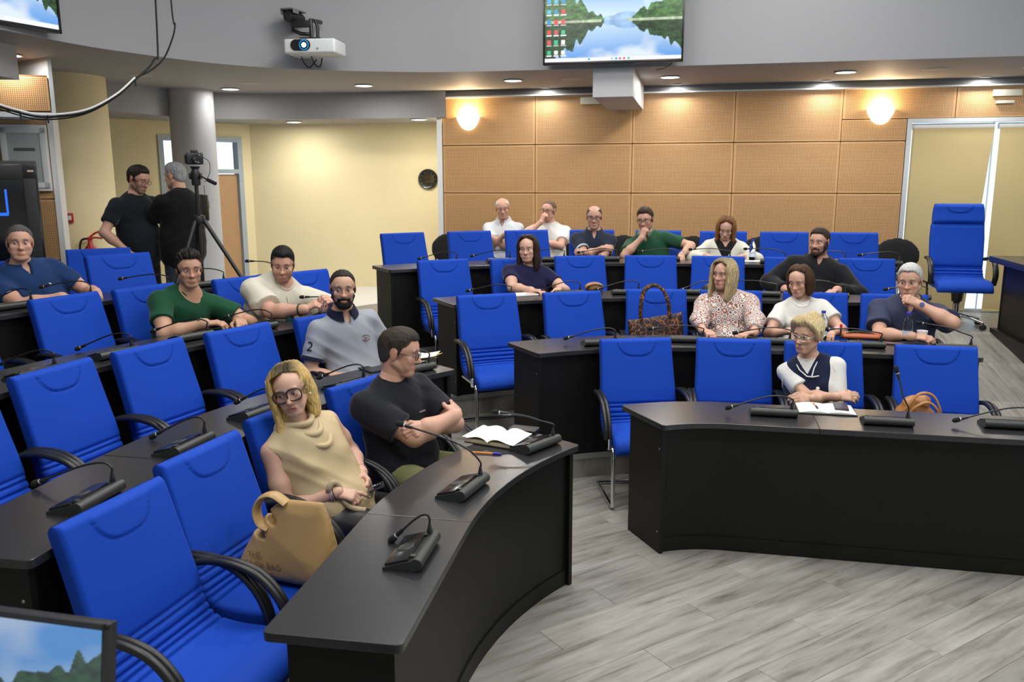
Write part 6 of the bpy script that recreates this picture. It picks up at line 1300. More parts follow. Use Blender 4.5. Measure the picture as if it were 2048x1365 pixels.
P = person(dict(skin=(0.54, 0.30, 0.21), hair_c=(0.25, 0.25, 0.25), beard=0.3, beard_c=(0.3, 0.28, 0.26), head=(0.0, -0.03, 1.580), face=(18, -6, 0), hips=(0.0, 0.0, 0.93), w=1.14, bulk=1.08, **FAR, legs=stand_legs(), bottom=cloth_mat('slate jeans', (0.035, 0.042, 0.055)),
    pose={'r': dict(w=(-0.16, -0.32, 1.02), e=(-0.8, 0.4, -0.3), x=(0.6, -0.75, 0.2), z=(0, 0, 1), hand='grip'), 'l': dict(w=(0.03, -0.30, 1.205), e=(0.75, 0.0, -0.75), x=(-0.05, -0.75, 0.65), z=(0.8, -0.1, 0.5), hand='relax')},
    top=dict(m=cloth_mat('plain black cotton', (0.006, 0.006, 0.007)), neck='crew', sleeve=0.70, ease=0.020, flare=1.1, name='t_shirt')), 'standing grey haired man in black T-shirt seen from behind', (-3.16, 8.18, 3 * HS), 232)
hair(P, (0.24, 0.24, 0.24), t=0.007, vol=0.005, h=0.0046, side=(0.30, 0.30, 0.30))

# ================================================================= FIXTURES
def up_rot(d):  # rotation taking +Z to d
    return Vector((0, 0, 1)).rotation_difference(Vector(d)).to_matrix()
def text_mesh(s, size, font_ext=0.0008, align='CENTER'):
    c = bpy.data.curves.new('txt', 'FONT'); c.body = s; c.size = size; c.extrude = font_ext; c.align_x = align; c.align_y = 'CENTER'
    o = bpy.data.objects.new('txt', c); COL.objects.link(o); me = bpy.data.meshes.new_from_object(o.evaluated_get(bpy.context.evaluated_depsgraph_get())); bpy.data.objects.remove(o); bpy.data.curves.remove(c); return me
def put_text(s, size, m, parent, M, name='lettering'):
    me = text_mesh(s, size); me.materials.append(m); o = link(name, me, parent); o.matrix_local = M; return o
M_LAMP = mat('downlight diffuser', (1, 1, 1), 0.4, emit=(1.0, 0.98, 0.94), estr=9.0)
DL = [(-3.41, 10.71, 3.12, 'left of the grey column end'), (-1.73, 10.35, 3.12, 'above the clock wall'), (0.02, 9.86, 3.12, 'left of the big screen'), (1.72, 9.57, 3.12, 'right of the hanging box'), (3.46, 9.16, 3.12, 'above the right wall lamp'), (-4.39, 7.77, 3.12, 'at the far left by the small screen'), (5.20, 8.78, 3.12, 'outermost on the right'),
      (-2.91, 11.73, 2.795, 'low ceiling, by the grey column'), (-1.19, 11.30, 2.795, 'low ceiling, by the clock')]
for x, y, z, lab in DL:
    r = thing('downlight', 'round white recessed downlight, ' + lab, 'downlight', (x, y, z), 0, 'ceiling downlights')
    MB().lathe([(0.10, 0.0), (0.113, -0.002), (0.113, -0.007), (0.098, -0.009), (0.092, -0.004)], (0, 0, 0), 32).build('rim', M_WHITE, r)
    MB().lathe([(0.094, -0.005), (0.06, -0.009), (0.0, -0.010)], (0, 0, 0), 28).build('diffuser', M_LAMP, r)
    a = area('downlight_lamp', (x, y, z - 0.02), 0.18, (6 if x < -3 else 19) if z > 3 else 14, (1.0, 0.97, 0.92)); a.parent = r; a.location = (0, 0, -0.02)
for i, (x, y, lab) in enumerate([(0.66, 9.73, 'left of the hanging box'), (4.30, 8.97, 'at the right'), (-2.99, 10.10, 'behind the projector'), (-3.90, 9.30, 'behind the hanging cables')]):
    MB().lathe([(0.0, -0.006), (0.11, -0.006), (0.125, -0.004), (0.13, 0.0), (0.0, 0.0)], (0, 0, 0), 28).build('ceiling_speaker', mat('beige grille', (0.42, 0.39, 0.36), 0.6), loc=(x, y, ZS - 0.001), label='flush round ceiling speaker grille ' + lab, cat='speaker', group='ceiling speakers')
for i, u in enumerate((-2.49, -0.92, 0.74, 2.38)):
    q = WR.un(u, NW - 0.17); r = thing('wall_washer', 'small recessed spot washing the wood wall, %s from the left' % NTH[i], 'spotlight', w3(q, ZS - 0.004), AW, 'wall washer spots')
    MB().lathe([(0.045, 0.0), (0.055, -0.002), (0.055, -0.006), (0.043, -0.006)], (0, 0, 0), 22).build('rim', M_WHITE, r); MB().lathe([(0.044, -0.003), (0, -0.004)], (0, 0, 0), 20).build('lens', M_LAMP, r)
    a = area('washer_lamp', (0, 0, -0.015), 0.08, 5, (1.0, 0.96, 0.9)); a.parent = r
# wall lamps
M_SCON = mat('lit opal glass', (0.9, 0.85, 0.75), 0.3, emit=(1.0, 0.86, 0.62), estr=6.0)
for u, lab in ((-3.49, 'left end of the wood wall'), (1.365, 'beside the window blinds')):
    q = WR.un(u, NW - 0.015); r = thing('wall_lamp', 'lit half bowl opal wall lamp at the ' + lab, 'lamp', w3(q, 2.64), AW, 'wall lamps')
    vs = []; fs = []; prof = [(0.0, 0.0), (0.045, 0.008), (0.085, 0.035), (0.112, 0.075), (0.135, 0.12), (0.152, 0.165)]; n = 20
    for k_ in (0, 1):
        for rr, z in prof:
            rr = max(0.0, rr - 0.006 * k_); z = z + (0.004 if k_ else 0)
            for j in range(n + 1): a = math.pi * j / n; vs.append((rr * math.cos(a), -rr * math.sin(a) * 0.72, z))
    m = len(prof); w_ = n + 1
    for k_ in (0, 1):
        for i in range(m - 1):
            for j in range(n): o = k_ * m * w_; fs.append((o + i * w_ + j, o + i * w_ + j + 1, o + (i + 1) * w_ + j + 1, o + (i + 1) * w_ + j))
    for j in range(n): fs.append(((m - 1) * w_ + j, (m - 1) * w_ + j + 1, m * w_ + (m - 1) * w_ + j + 1, m * w_ + (m - 1) * w_ + j))
    MB().add(vs, fs).build('bowl', M_SCON, r); MB().box((0, -0.006, 0.10), (0.14, 0.012, 0.10), bev=0.003).build('back_plate', M_WHITE, r)
    d_ = bpy.data.lights.new('bulb', 'POINT'); d_.energy = 16; d_.color = (1.0, 0.78, 0.48); d_.shadow_soft_size = 0.04; o = bpy.data.objects.new('bulb', d_); COL.objects.link(o); o.parent = r; o.location = (0, -0.055, 0.20)
# clock
r = thing('wall_clock', 'black rimmed wall clock with pale dial on the cream wall', 'clock', (-1.18, 12.245, 2.035), math.radians(-3.6))
MB().lathe([(0.135, 0.0), (0.140, 0.018), (0.128, 0.030), (0.112, 0.022), (0.086, 0.020)], (0, 0, 0), 40, axis=(0, -1, 0)).build('rim', mat('black gloss rim', (0.015, 0.016, 0.016), 0.25), r)
MB().lathe([(0.139, 0.0), (0.1415, 0.012), (0.138, 0.020)], (0, 0, 0), 40, axis=(0, -1, 0)).build('brass_edge', M_GOLD, r)
MB().lathe([(0.088, 0.019), (0.0, 0.020)], (0, 0, 0), 32, axis=(0, -1, 0)).build('dial', mat('silver dial', (0.55, 0.54, 0.50), 0.4), r)
MB().box((0.030, -0.024, -0.004), (0.062, 0.002, 0.006), rot=Matrix.Rotation(0.12, 3, 'Y')).box((0.0, -0.024, 0.018), (0.007, 0.002, 0.04)).build('hand', M_BLACKPL, r)
for i in range(12):
    a = i * math.pi / 6; MB().box((0.10 * math.sin(a), -0.0235, 0.10 * math.cos(a)), (0.006, 0.002, 0.014), rot=Matrix.Rotation(a, 3, 'Y')).build('hour_mark', M_GOLD, r, smooth=False)
# hanging boxes under the soffit
MB().prism([WR.un(-1.71, 4.27), WR.un(-1.31, 4.27), WR.un(-1.31, 6.05), WR.un(-1.71, 6.05)], 2.845, ZS).build('trim_7', mat('pale grey boxing', (0.46, 0.46, 0.47), 0.6), kind='structure', smooth=False)
MB().prism([(-4.5, 6.9), (-4.06, 6.9), (-4.06, 7.3), (-4.5, 7.3)], 2.86, ZS).build('trim_8', mat('pale grey boxing', (0.46, 0.46, 0.47), 0.6), kind='structure', smooth=False)
# ---------------------------------------------------------------- screens: a lake picture painted into vertex colours
def lake(nx, ny, x0=0.0, x1=1.0, y0=0.0, y1=1.0, desk=True):
    rs = np.random.RandomState(3)
    def vnoise(X, Y, f):
        g_ = rs.rand(64, 64); a = X * f; b = Y * f; i = np.floor(a).astype(int); j = np.floor(b).astype(int); u = a - i; v = b - j; u = u * u * (3 - 2 * u); v = v * v * (3 - 2 * v); G = lambda p, q: g_[p % 64, q % 64]
        return (G(i, j) * (1 - u) + G(i + 1, j) * u) * (1 - v) + (G(i, j + 1) * (1 - u) + G(i + 1, j + 1) * u) * v
    X, Y = np.meshgrid(np.linspace(x0, x1, nx), np.linspace(y0, y1, ny), indexing='ij')
    hz = 0.50; Ym = np.where(Y < hz, hz + (hz - Y) * 0.98, Y)                   # mirror below the shore line
    cl = vnoise(X, Ym, 3) * 0.6 + vnoise(X, Ym, 8) * 0.3 + vnoise(X, Ym, 19) * 0.15
    t = np.clip((Ym - hz) / (0.5 if desk else 0.25), 0, 1)[..., None]; sky = (1 - t) * np.array([0.72, 0.88, 1.0]) + t * np.array([0.10, 0.36, 0.86]); m = np.clip((cl - 0.42) / 0.25, 0, 1)[..., None] * (1.0 if desk else 0.45); c = sky * (1 - m) + np.array([0.95, 0.98, 1.0]) * m
    mt = hz + 0.10 * np.clip(1 - np.abs(X - 0.62) / 0.25, 0, 1) + 0.02 * vnoise(X, Ym * 0, 22); mk = (Ym < mt)[..., None]; c = np.where(mk, np.array([0.36, 0.55, 0.80]) * (0.8 + 0.5 * vnoise(X, Ym, 26)[..., None]), c)
    trl = hz + np.clip(0.46 - X * 1.15, 0, 1) * 1.25 + 0.16 * (vnoise(X, Ym * 0, 34) - 0.4) * (X < 0.44); trr = hz + np.clip(X - 0.60, 0, 1) * 0.85 + 0.10 * (vnoise(X, Ym * 0, 40) - 0.4) * (X > 0.58)
    lf = vnoise(X, Ym, 60) * 0.6 + vnoise(X, Ym, 27) * 0.5; gr = (np.array([0.05, 0.13, 0.035]) if desk else np.array([0.02, 0.055, 0.028]))[None, None] * (0.35 + 2.3 * lf[..., None] ** 1.5); c = np.where((Ym < np.maximum(trl, trr))[..., None], gr, c)
    low = Y < hz; c = np.where(low[..., None], c * np.array([0.78, 0.85, 0.92]) * np.where((Ym < np.maximum(trl, trr))[..., None], 0.45, 1.0), c)
    sh = (np.abs(Y - hz) < 0.016)[..., None]; c = np.where(sh & ((X < 0.42) | (X > 0.60))[..., None], np.array([0.45, 0.52, 0.36]) * (0.5 + lf[..., None]), c)
    if desk:
        tb = (Y < 0.045)[..., None]; c = np.where(tb, np.array([0.90, 0.92, 0.95]), c)
        cols = [(0.05, 0.55, 0.30), (0.05, 0.40, 0.85), (0.85, 0.06, 0.06), (0.9, 0.9, 0.92), (0.10, 0.55, 0.75), (0.75, 0.10, 0.10), (0.95, 0.95, 0.95), (0.03, 0.30, 0.62)]
        for i in range(3):
            for j in range(7):
                cx, cy = 0.030 + i * 0.054, 0.12 + j * 0.128; q = (np.abs(X - cx) < 0.015) & (np.abs(Y - cy) < 0.026); c = np.where(q[..., None], np.array(cols[(i * 3 + j * 5) % 8]), c); q = (np.abs(X - cx) < 0.020) & (np.abs(Y - cy + 0.040) < 0.006); c = np.where(q[..., None], np.array([0.9, 0.92, 0.95]), c)
        for k_, cx in enumerate((0.33, 0.50, 0.53, 0.56, 0.59, 0.62, 0.65)): q = (np.abs(X - cx) < 0.007) & (np.abs(Y - 0.023) < 0.012); c = np.where(q[..., None], np.array(cols[(k_ * 3 + 1) % 8]) * 0.9, c)
    return np.clip(c, 0, 1)
def screen_mat(name, st):
    m = bpy.data.materials.new(name); m.use_nodes = True; N = m.node_tree.nodes; L = m.node_tree.links; b = N['Principled BSDF']; a = N.new('ShaderNodeVertexColor'); a.layer_name = 'Col'
    b.inputs['Base Color'].default_value = (0.01, 0.01, 0.01, 1); b.inputs['Roughness'].default_value = 0.2; L.new(a.outputs[0], b.inputs['Emission Color']); b.inputs['Emission Strength'].default_value = st; return m
def screen(parent, w, h, nx, ny, st, **kw):
    c = lake(nx, ny, **kw); X, Z = np.meshgrid(np.linspace(-w / 2, w / 2, nx), np.linspace(0, h, ny), indexing='ij'); V = np.stack([X, np.zeros_like(X), Z], -1).reshape(-1, 3)
    i = np.arange(nx * ny).reshape(nx, ny); Q = np.stack([i[:-1, :-1], i[1:, :-1], i[1:, 1:], i[:-1, 1:]], -1).reshape(-1, 4); return smesh('picture', V, Q, screen_mat('screen glow %.2f' % st, st), parent, c.reshape(-1, 3))
def tv(loc, rz, label, w=1.36, h=0.79, tilt=0.0, nx=210, ny=122):
    r = thing('wall_screen', label, 'screen', loc, rz, 'wall screens')
    MB().box((0, 0.03, h / 2), (w, 0.05, h), bev=0.008).build('housing', M_BLACKPL, r)
    s = screen(r, w - 0.035, h - 0.045, nx, ny, 1.05); s.location = (0, 0.002, 0.028)
    f = MB()
    for cx, cz, sx, sz in ((0, 0.013, w, 0.026), (0, h - 0.009, w, 0.018), (-w / 2 + 0.009, h / 2, 0.018, h), (w / 2 - 0.009, h / 2, 0.018, h)): f.box((cx, -0.001, cz), (sx, 0.014, sz), bev=0.002)
    f.build('bezel', mat('piano black bezel', (0.008, 0.008, 0.009), 0.2), r); MB().box((0, 0.10, h * 0.55), (0.4, 0.09, 0.3), bev=0.01).build('wall_bracket', M_BLACKPL, r)
    return r
t1 = tv(w3(WR.un(-1.51, 4.12), 3.146), AW, 'large wall screen showing a lake, centre top above the hanging box')
MB().tube(spline([(0.58, 0.05, 0.02), (0.56, 0.06, -0.02), (0.48, 0.07, -0.055), (0.42, 0.07, -0.06)], 5), 0.004, 6).build('power_cable', M_RUBBER, t1)
_a = math.atan2(6.927 - 6.465, -3.488 + 3.692)
_c = np.array([-3.488, 6.927]) - 0.68 * np.array([math.cos(_a), math.sin(_a)])
tv((_c[0], _c[1], 3.16), _a, 'wall screen cut by the top left corner')
# projector with bracket, camera above
r = thing('projector', 'white projector with glowing blue lens on a wall bracket', 'projector', (-1.915, 8.47, 3.215), math.radians(-6))
MB().box((0, 0.16, 0.075), (0.50, 0.36, 0.135), bev=0.022, seg=3).build('body', mat('white projector shell', (0.72, 0.74, 0.73), 0.4), r)
pl = [(0.082 + 0.048 * math.cos(a) if False else 0, 0) for a in (0,)]
ring = [(-0.085 + (0.045 if i < 9 or i > 26 else -0.045) + 0.052 * math.cos(2 * math.pi * i / 36), 0, 0.083 + 0.052 * math.sin(2 * math.pi * i / 36)) for i in range(36)]
MB().add([(x, -0.026, z) for x, y, z in ring] + [(x, -0.015, z) for x, y, z in ring], [tuple(range(36))[::-1], tuple(range(36, 72))] + [(i, (i + 1) % 36, 36 + (i + 1) % 36, 36 + i) for i in range(36)]).build('lens_window', M_MICT, r)
MB().lathe([(0.048, 0.0), (0.048, 0.004), (0.040, 0.006), (0.036, 0.0)], (-0.050, -0.022, 0.083), 28, axis=(0, -1, 0)).build('lens_barrel', mat('blue lit barrel', (0.0, 0.05, 0.2), 0.3, emit=(0.0, 0.28, 0.6), estr=0.9), r)
MB().lathe([(0.0, 0.006), (0.020, 0.005), (0.034, 0.0)], (-0.050, -0.022, 0.083), 24, axis=(0, -1, 0)).build('lens', mat('lit lens', (0.8, 0.95, 1.0), 0.1, emit=(0.75, 0.95, 1.0), estr=5.0), r)
MB().lathe([(0.011, 0), (0.010, 0.003), (0, 0.003)], (0.08, -0.020, 0.050), 14, axis=(0, -1, 0)).build('sensor', mat('grey sensor', (0.3, 0.3, 0.3), 0.3), r)
MB().box((-0.251, 0.12, 0.075), (0.004, 0.14, 0.07), bev=0.001).build('vent', mat('dark vent', (0.10, 0.09, 0.08), 0.6), r)
MB().tube([(-0.02, 0.12, 0.14), (-0.02, 0.12, 0.33), (-0.02, 0.42, 0.36)], 0.020, 10).box((-0.02, 0.13, 0.155), (0.20, 0.14, 0.02), bev=0.004).box((-0.12, 0.14, 0.30), (0.20, 0.07, 0.06), bev=0.008).tube([(0.04, 0.12, 0.16), (0.045, 0.12, 0.26), (0.02, 0.13, 0.33)], 0.016, 8).build('bracket', M_BLACKPL, r)
MB().tube(spline([(-0.16, 0.20, 0.01), (-0.15, 0.26, -0.05), (-0.12, 0.32, -0.08), (-0.06, 0.36, 0.0)], 5), 0.006, 6).tube(spline([(-0.06, 0.20, 0.01), (-0.05, 0.28, -0.06), (-0.02, 0.34, -0.07), (0.0, 0.36, 0.02)], 5), 0.006, 6).build('cable', M_RUBBER, r)
r = thing('security_camera', 'black bullet security camera above the projector', 'camera', (-2.13, 8.60, 3.52), math.radians(-18))
MB().box((0, 0.08, 0.125), (0.13, 0.26, 0.014), bev=0.004).box((-0.062, 0.08, 0.10), (0.008, 0.25, 0.05), bev=0.003).box((0.062, 0.02, 0.105), (0.008, 0.10, 0.035), bev=0.003).build('sunshield', mat('grey camera shield', (0.16, 0.16, 0.15), 0.5), r)
MB().lathe([(0.0, -0.02), (0.052, -0.02), (0.055, 0.0), (0.055, 0.20), (0.0, 0.20)], (0, 0.0, 0.062), 26, axis=(0, 1, 0)).build('body', M_BLACKPL, r); MB().lathe([(0.040, 0), (0.036, 0.006), (0.022, 0.002), (0, 0.004)], (0, -0.018, 0.062), 22, axis=(0, -1, 0)).build('lens', mat('dark lens', (0.02, 0.02, 0.022), 0.1), r)
MB().tube([(-0.02, 0.10, 0.01), (-0.03, 0.10, -0.05), (0.04, 0.12, -0.08), (0.10, 0.20, -0.08)], 0.018, 10).build('bracket', M_BLACKPL, r)
# hanging cables
CB = [(-2.734, 6.984, 3.60), (-2.750, 6.94, 3.19), (-2.774, 6.896, 2.961), (-2.878, 6.762, 2.798), (-2.984, 6.633, 2.657), (-3.160, 6.509, 2.539), (-3.384, 6.399, 2.50), (-3.527, 6.302, 2.522), (-3.70, 6.16, 2.60), (-3.82, 6.0, 2.72)]
r = thing('cable_bundle', 'black and white cable bundle hanging across the top left', 'cables', (-2.73, 6.98, 2.5)); O_ = np.array([-2.73, 6.98, 2.5])
MB().tube(spline([np.array(p) - O_ + np.array([0, 0, 1.4 if i == 0 else 0]) for i, p in enumerate(CB)], 6), 0.0075, 8).build('black_cable', M_RUBBER, r)
MB().tube(spline([np.array(p) - O_ for p in [(-2.641, 6.984, 5.0), (-2.641, 6.984, 3.42), (-2.610, 6.947, 3.228), (-2.649, 6.918, 3.075), (-2.708, 6.896, 2.961), (-2.80, 6.86, 2.875), (-2.885, 6.765, 2.81)]], 6), 0.0065, 8).build('black_cable', M_RUBBER, r)
MB().tube(spline([np.array(p) - O_ + np.array([0.01, -0.02, 0.016]) for p in CB[3:]], 6), 0.0070, 8).build('white_cable', mat('white cable', (0.75, 0.75, 0.75), 0.5), r)
MB().tube(spline([np.array(p) - O_ + np.array([-0.03, 0.02, -0.018]) * (1 - abs(i - 3) / 4) for i, p in enumerate(CB[3:])], 6), 0.005, 8).build('thin_black_cable', M_RUBBER, r)
for i in (3, 6, 7): c = np.array(CB[i]) - O_; MB().tube([c + np.array([0, 0, 0.02]), c + np.array([0.004, 0, -0.045])], 0.006, 6).build('cable_tie', M_RUBBER, r)
# wall boxes
for (u0, u1, z0, z1, lab) in ((2.51, 2.80, 2.925, 2.995, 'larger one, top right'), (2.55, 2.73, 2.845, 2.878, 'narrow one below it, top right'), (-2.07, -1.70, 2.925, 3.01, 'left of the hanging box')):
    q = WR.un((u0 + u1) / 2, NW - 0.04); MB().box((0, 0, 0), (u1 - u0, 0.045, z1 - z0), bev=0.004).build('emergency_light', mat('cream plastic', (0.62, 0.60, 0.50), 0.45), loc=w3(q, (z0 + z1) / 2), rz=AW, label='flat cream emergency light box on the wood wall, ' + lab, cat='light box', group='emergency light boxes')
# ---------------------------------------------------------------- left corner: rack, fuse panel, call point, extinguisher
r = thing('server_rack', 'black server rack with glass door and blue lights', 'rack', (-4.66, 7.62, 3 * HS), math.radians(32))
MB().box((0, 0.30, 0.86), (0.86, 0.6, 1.72), bev=0.01).build('cabinet', mat('matt black steel', (0.012, 0.012, 0.013), 0.5), r)
dd_ = MB().box((0, -0.012, 0.86), (0.84, 0.02, 1.66), bev=0.006).build('door', mat('smoked glass', (0.006, 0.006, 0.008), 0.12), r)
f = MB()
for cx, cz, sx, sz in ((-0.36, 0.86, 0.10, 1.66), (0.36, 0.86, 0.10, 1.66), (0, 1.62, 0.84, 0.12), (0, 0.10, 0.84, 0.12)): f.box((cx, -0.024, cz), (sx, 0.012, sz), bev=0.004)
f.build('door_frame', mat('matt black steel', (0.012, 0.012, 0.013), 0.5), dd_)
M_LEDB = mat('blue led', (0.0, 0.05, 0.4), 0.4, emit=(0.02, 0.16, 0.9), estr=0.9)
MB().box((0.165, -0.024, 1.36), (0.018, 0.004, 0.22)).box((0.095, -0.024, 1.25), (0.15, 0.004, 0.028)).build('led_strip', M_LEDB, r); MB().box((-0.12, -0.024, 1.36), (0.12, 0.003, 0.22)).build('violet_glow_panel', mat('violet panel', (0.01, 0.005, 0.04), 0.4, emit=(0.05, 0.02, 0.2), estr=0.35), r)
MB().box((-0.05, -0.024, 1.02), (0.05, 0.004, 0.012)).build('red_label', mat('red label', (0.4, 0.05, 0.03), 0.5), r); MB().box((0.375, -0.033, 1.63), (0.05, 0.004, 0.016)).build('name_plate', mat('pale plate', (0.6, 0.5, 0.45), 0.4), r)
q = pw(PLn - 0.24, 0.04)
r = thing('fuse_box', 'white fuse box with glass door on the perforated panel', 'fuse box', w3(q, 2.25), pa)
MB().box((0, -0.02, 0), (0.40, 0.05, 0.62), bev=0.006).build('box', M_WHITE, r)
f = MB()
for cx, cz, sx, sz in ((-0.165, 0, 0.05, 0.56), (0.165, 0, 0.05, 0.56), (0, 0.255, 0.38, 0.05), (0, -0.255, 0.38, 0.05)): f.box((cx, -0.052, cz), (sx, 0.016, sz), bev=0.004)
f.build('door_frame', M_WHITE, r); MB().box((0, -0.048, 0), (0.28, 0.004, 0.46)).build('window', mat('grey glass pane', (0.42, 0.46, 0.46), 0.15), r)
for z_ in (0.08, -0.08, -0.2): MB().box((0.0, -0.051, z_), (0.18, 0.003, 0.03)).build('breaker_row', mat('dark breakers', (0.10, 0.10, 0.10), 0.5), r)
r = thing('fire_call_point', 'red fire alarm call point on the cream column', 'call point', (-4.635, 8.965, 1.655), math.radians(25))
MB().box((0, -0.02, 0), (0.105, 0.05, 0.098), bev=0.008).build('housing', mat('signal red plastic', (0.42, 0.015, 0.02), 0.4), r); MB().box((0.018, -0.046, 0.0), (0.030, 0.004, 0.045), bev=0.001).build('press_window', M_WHITE, r); MB().box((-0.053, -0.02, -0.012), (0.003, 0.02, 0.03)).build('side_label', mat('pale label', (0.5, 0.45, 0.35), 0.5), r)
r = thing('fire_extinguisher', 'red fire extinguisher top hung beside the cream column', 'extinguisher', (-4.44, 8.99, 0.86), math.radians(20))
MB().lathe([(0.0, 0.0), (0.07, 0.005), (0.075, 0.03), (0.075, 0.42), (0.055, 0.48), (0.025, 0.52), (0.02, 0.56)], (0, 0, 0), 26).build('cylinder', mat('extinguisher red', (0.45, 0.02, 0.015), 0.3), r)
MB().box((0.0, 0, 0.575), (0.05, 0.04, 0.035), bev=0.006).tube([(0.0, 0, 0.59), (0.05, 0, 0.63), (0.13, 0, 0.66)], 0.011, 8).tube([(0, 0, 0.58), (0.06, 0, 0.585), (0.12, 0, 0.575)], 0.010, 8).build('lever', mat('extinguisher red', (0.45, 0.02, 0.015), 0.3), r)
MB().tube(spline([(0.02, 0, 0.57), (-0.08, 0.0, 0.56), (-0.11, 0.02, 0.40), (-0.10, 0.03, 0.20)], 5), 0.011, 8).build('hose', M_RUBBER, r)
# ---------------------------------------------------------------- tripod with video camera
TC = np.array([-2.765, 7.58]); r = thing('camera_tripod', 'black tripod with pan handle standing beside the standing men', 'tripod', (TC[0], TC[1], 3 * HS)); M_TRI = mat('tripod black', (0.014, 0.014, 0.015), 0.4)
MB().tube([(0, 0, 0.95), (0, 0, 1.52)], 0.017, 12).tube([(0, 0, 0.62), (0, 0, 0.95)], 0.014, 10).lathe([(0.03, 0), (0.03, 0.015), (0.012, 0.018)], (0, 0, 0.60), 12).build('centre_column', M_TRI, r)
MB().lathe([(0.05, -0.03), (0.06, 0.0), (0.05, 0.035), (0.03, 0.045)], (0, 0, 1.20), 16).build('shoulder', M_TRI, r)
for k_, (ax_, ay_) in enumerate(((0.86, -0.10), (-0.30, -0.62), (-0.35, 0.62))):
    L_ = MB().tube([(0.05 * ax_ / 0.8, 0.05 * ay_ / 0.8, 1.19), (ax_ * 0.5, ay_ * 0.5, 0.58)], [0.020, 0.017], 10).tube([(ax_ * 0.45, ay_ * 0.45, 0.64), (ax_, ay_, 0.012)], [0.013, 0.011], 8).build('leg', M_TRI, r)
    MB().tube([(ax_ * 0.46, ay_ * 0.46, 0.63), (ax_ * 0.52, ay_ * 0.52, 0.555)], 0.022, 10).build('clamp', M_TRI, L_); MB().sphere((ax_, ay_, 0.016), 0.016, 10, 8).build('rubber_foot', M_RUBBER, L_)
MB().lathe([(0.034, 0), (0.040, 0.02), (0.036, 0.06), (0.045, 0.09), (0.030, 0.14), (0.040, 0.155), (0.040, 0.165)], (0, 0, 1.50), 16).tube([(-0.05, 0, 1.58), (0.05, 0, 1.58)], 0.028, 12).build('pan_head', M_TRI, r)
MB().tube([(0.04, -0.02, 1.585), (0.14, -0.08, 1.545)], 0.007, 8).tube([(0.13, -0.075, 1.549), (0.21, -0.12, 1.516)], 0.016, 10).build('pan_handle', M_TRI, r)
MB().box((0.075, -0.02, 1.33), (0.05, 0.035, 0.18), bev=0.006).tube([(0.075, -0.02, 1.42), (0.07, -0.01, 1.50)], 0.003, 6).build('battery_pack', mat('brown black pack', (0.03, 0.025, 0.018), 0.4), r)
MB().tube(spline([(0.06, 0, 1.75), (0.13, -0.01, 1.70), (0.125, -0.01, 1.60), (0.08, -0.01, 1.53)], 6), 0.003, 6).build('cable', M_RUBBER, r)
r = thing('video_camera', 'black compact camera mounted on the tripod head', 'camera', (TC[0], TC[1], 3 * HS + 1.665), math.radians(28))
MB().box((0, 0, 0.065), (0.14, 0.075, 0.10), bev=0.012).box((0, 0.0, 0.125), (0.06, 0.05, 0.03), bev=0.008).build('body', M_BLACKPL, r); MB().lathe([(0.038, 0), (0.040, 0.01), (0.037, 0.06), (0.034, 0.062), (0.0, 0.055)], (0.01, -0.035, 0.062), 22, axis=(0, -1, 0)).build('lens', mat('dark lens', (0.02, 0.02, 0.022), 0.1), r); MB().box((-0.078, 0.02, 0.06), (0.012, 0.07, 0.075), bev=0.003).build('flip_screen', M_MICT, r)
# ---------------------------------------------------------------- tall swivel chair and black visitor chairs
hb = thing('executive_chair', 'tall blue swivel chair on castors by the window blinds', 'chair', w3(WR.un(2.07, 5.12), 3 * HS), math.radians(-14))
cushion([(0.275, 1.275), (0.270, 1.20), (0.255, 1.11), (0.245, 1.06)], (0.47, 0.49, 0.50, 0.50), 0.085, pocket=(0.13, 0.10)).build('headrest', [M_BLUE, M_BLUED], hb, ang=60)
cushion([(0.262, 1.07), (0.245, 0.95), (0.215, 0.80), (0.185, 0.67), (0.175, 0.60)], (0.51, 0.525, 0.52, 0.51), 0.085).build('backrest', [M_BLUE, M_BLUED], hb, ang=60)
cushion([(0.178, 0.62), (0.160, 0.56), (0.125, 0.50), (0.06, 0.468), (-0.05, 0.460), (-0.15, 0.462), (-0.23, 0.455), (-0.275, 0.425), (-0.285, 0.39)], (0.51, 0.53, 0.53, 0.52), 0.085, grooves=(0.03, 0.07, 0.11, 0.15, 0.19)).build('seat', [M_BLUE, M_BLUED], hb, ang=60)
for s_ in (-1, 1):
    x = 0.305 * s_; MB().tube(spline([(x * 0.88, 0.17, 0.70), (x, 0.10, 0.715), (x, 0.0, 0.712), (x, -0.10, 0.66), (x, -0.15, 0.56), (x * 0.97, -0.13, 0.46)], 5), 0.019, 10, up=(1, 0, 0), flat=1.5).build('armrest', M_BLACKPL, hb)
MB().lathe([(0.032, 0.12), (0.032, 0.26), (0.05, 0.27), (0.06, 0.36), (0.09, 0.40)], (0, 0, 0), 18).build('gas_lift', M_BLACKPL, hb); MB().lathe([(0.036, 0.10), (0.036, 0.25)], (0, 0, 0), 18).build('lift_cover', M_CHROME, hb)
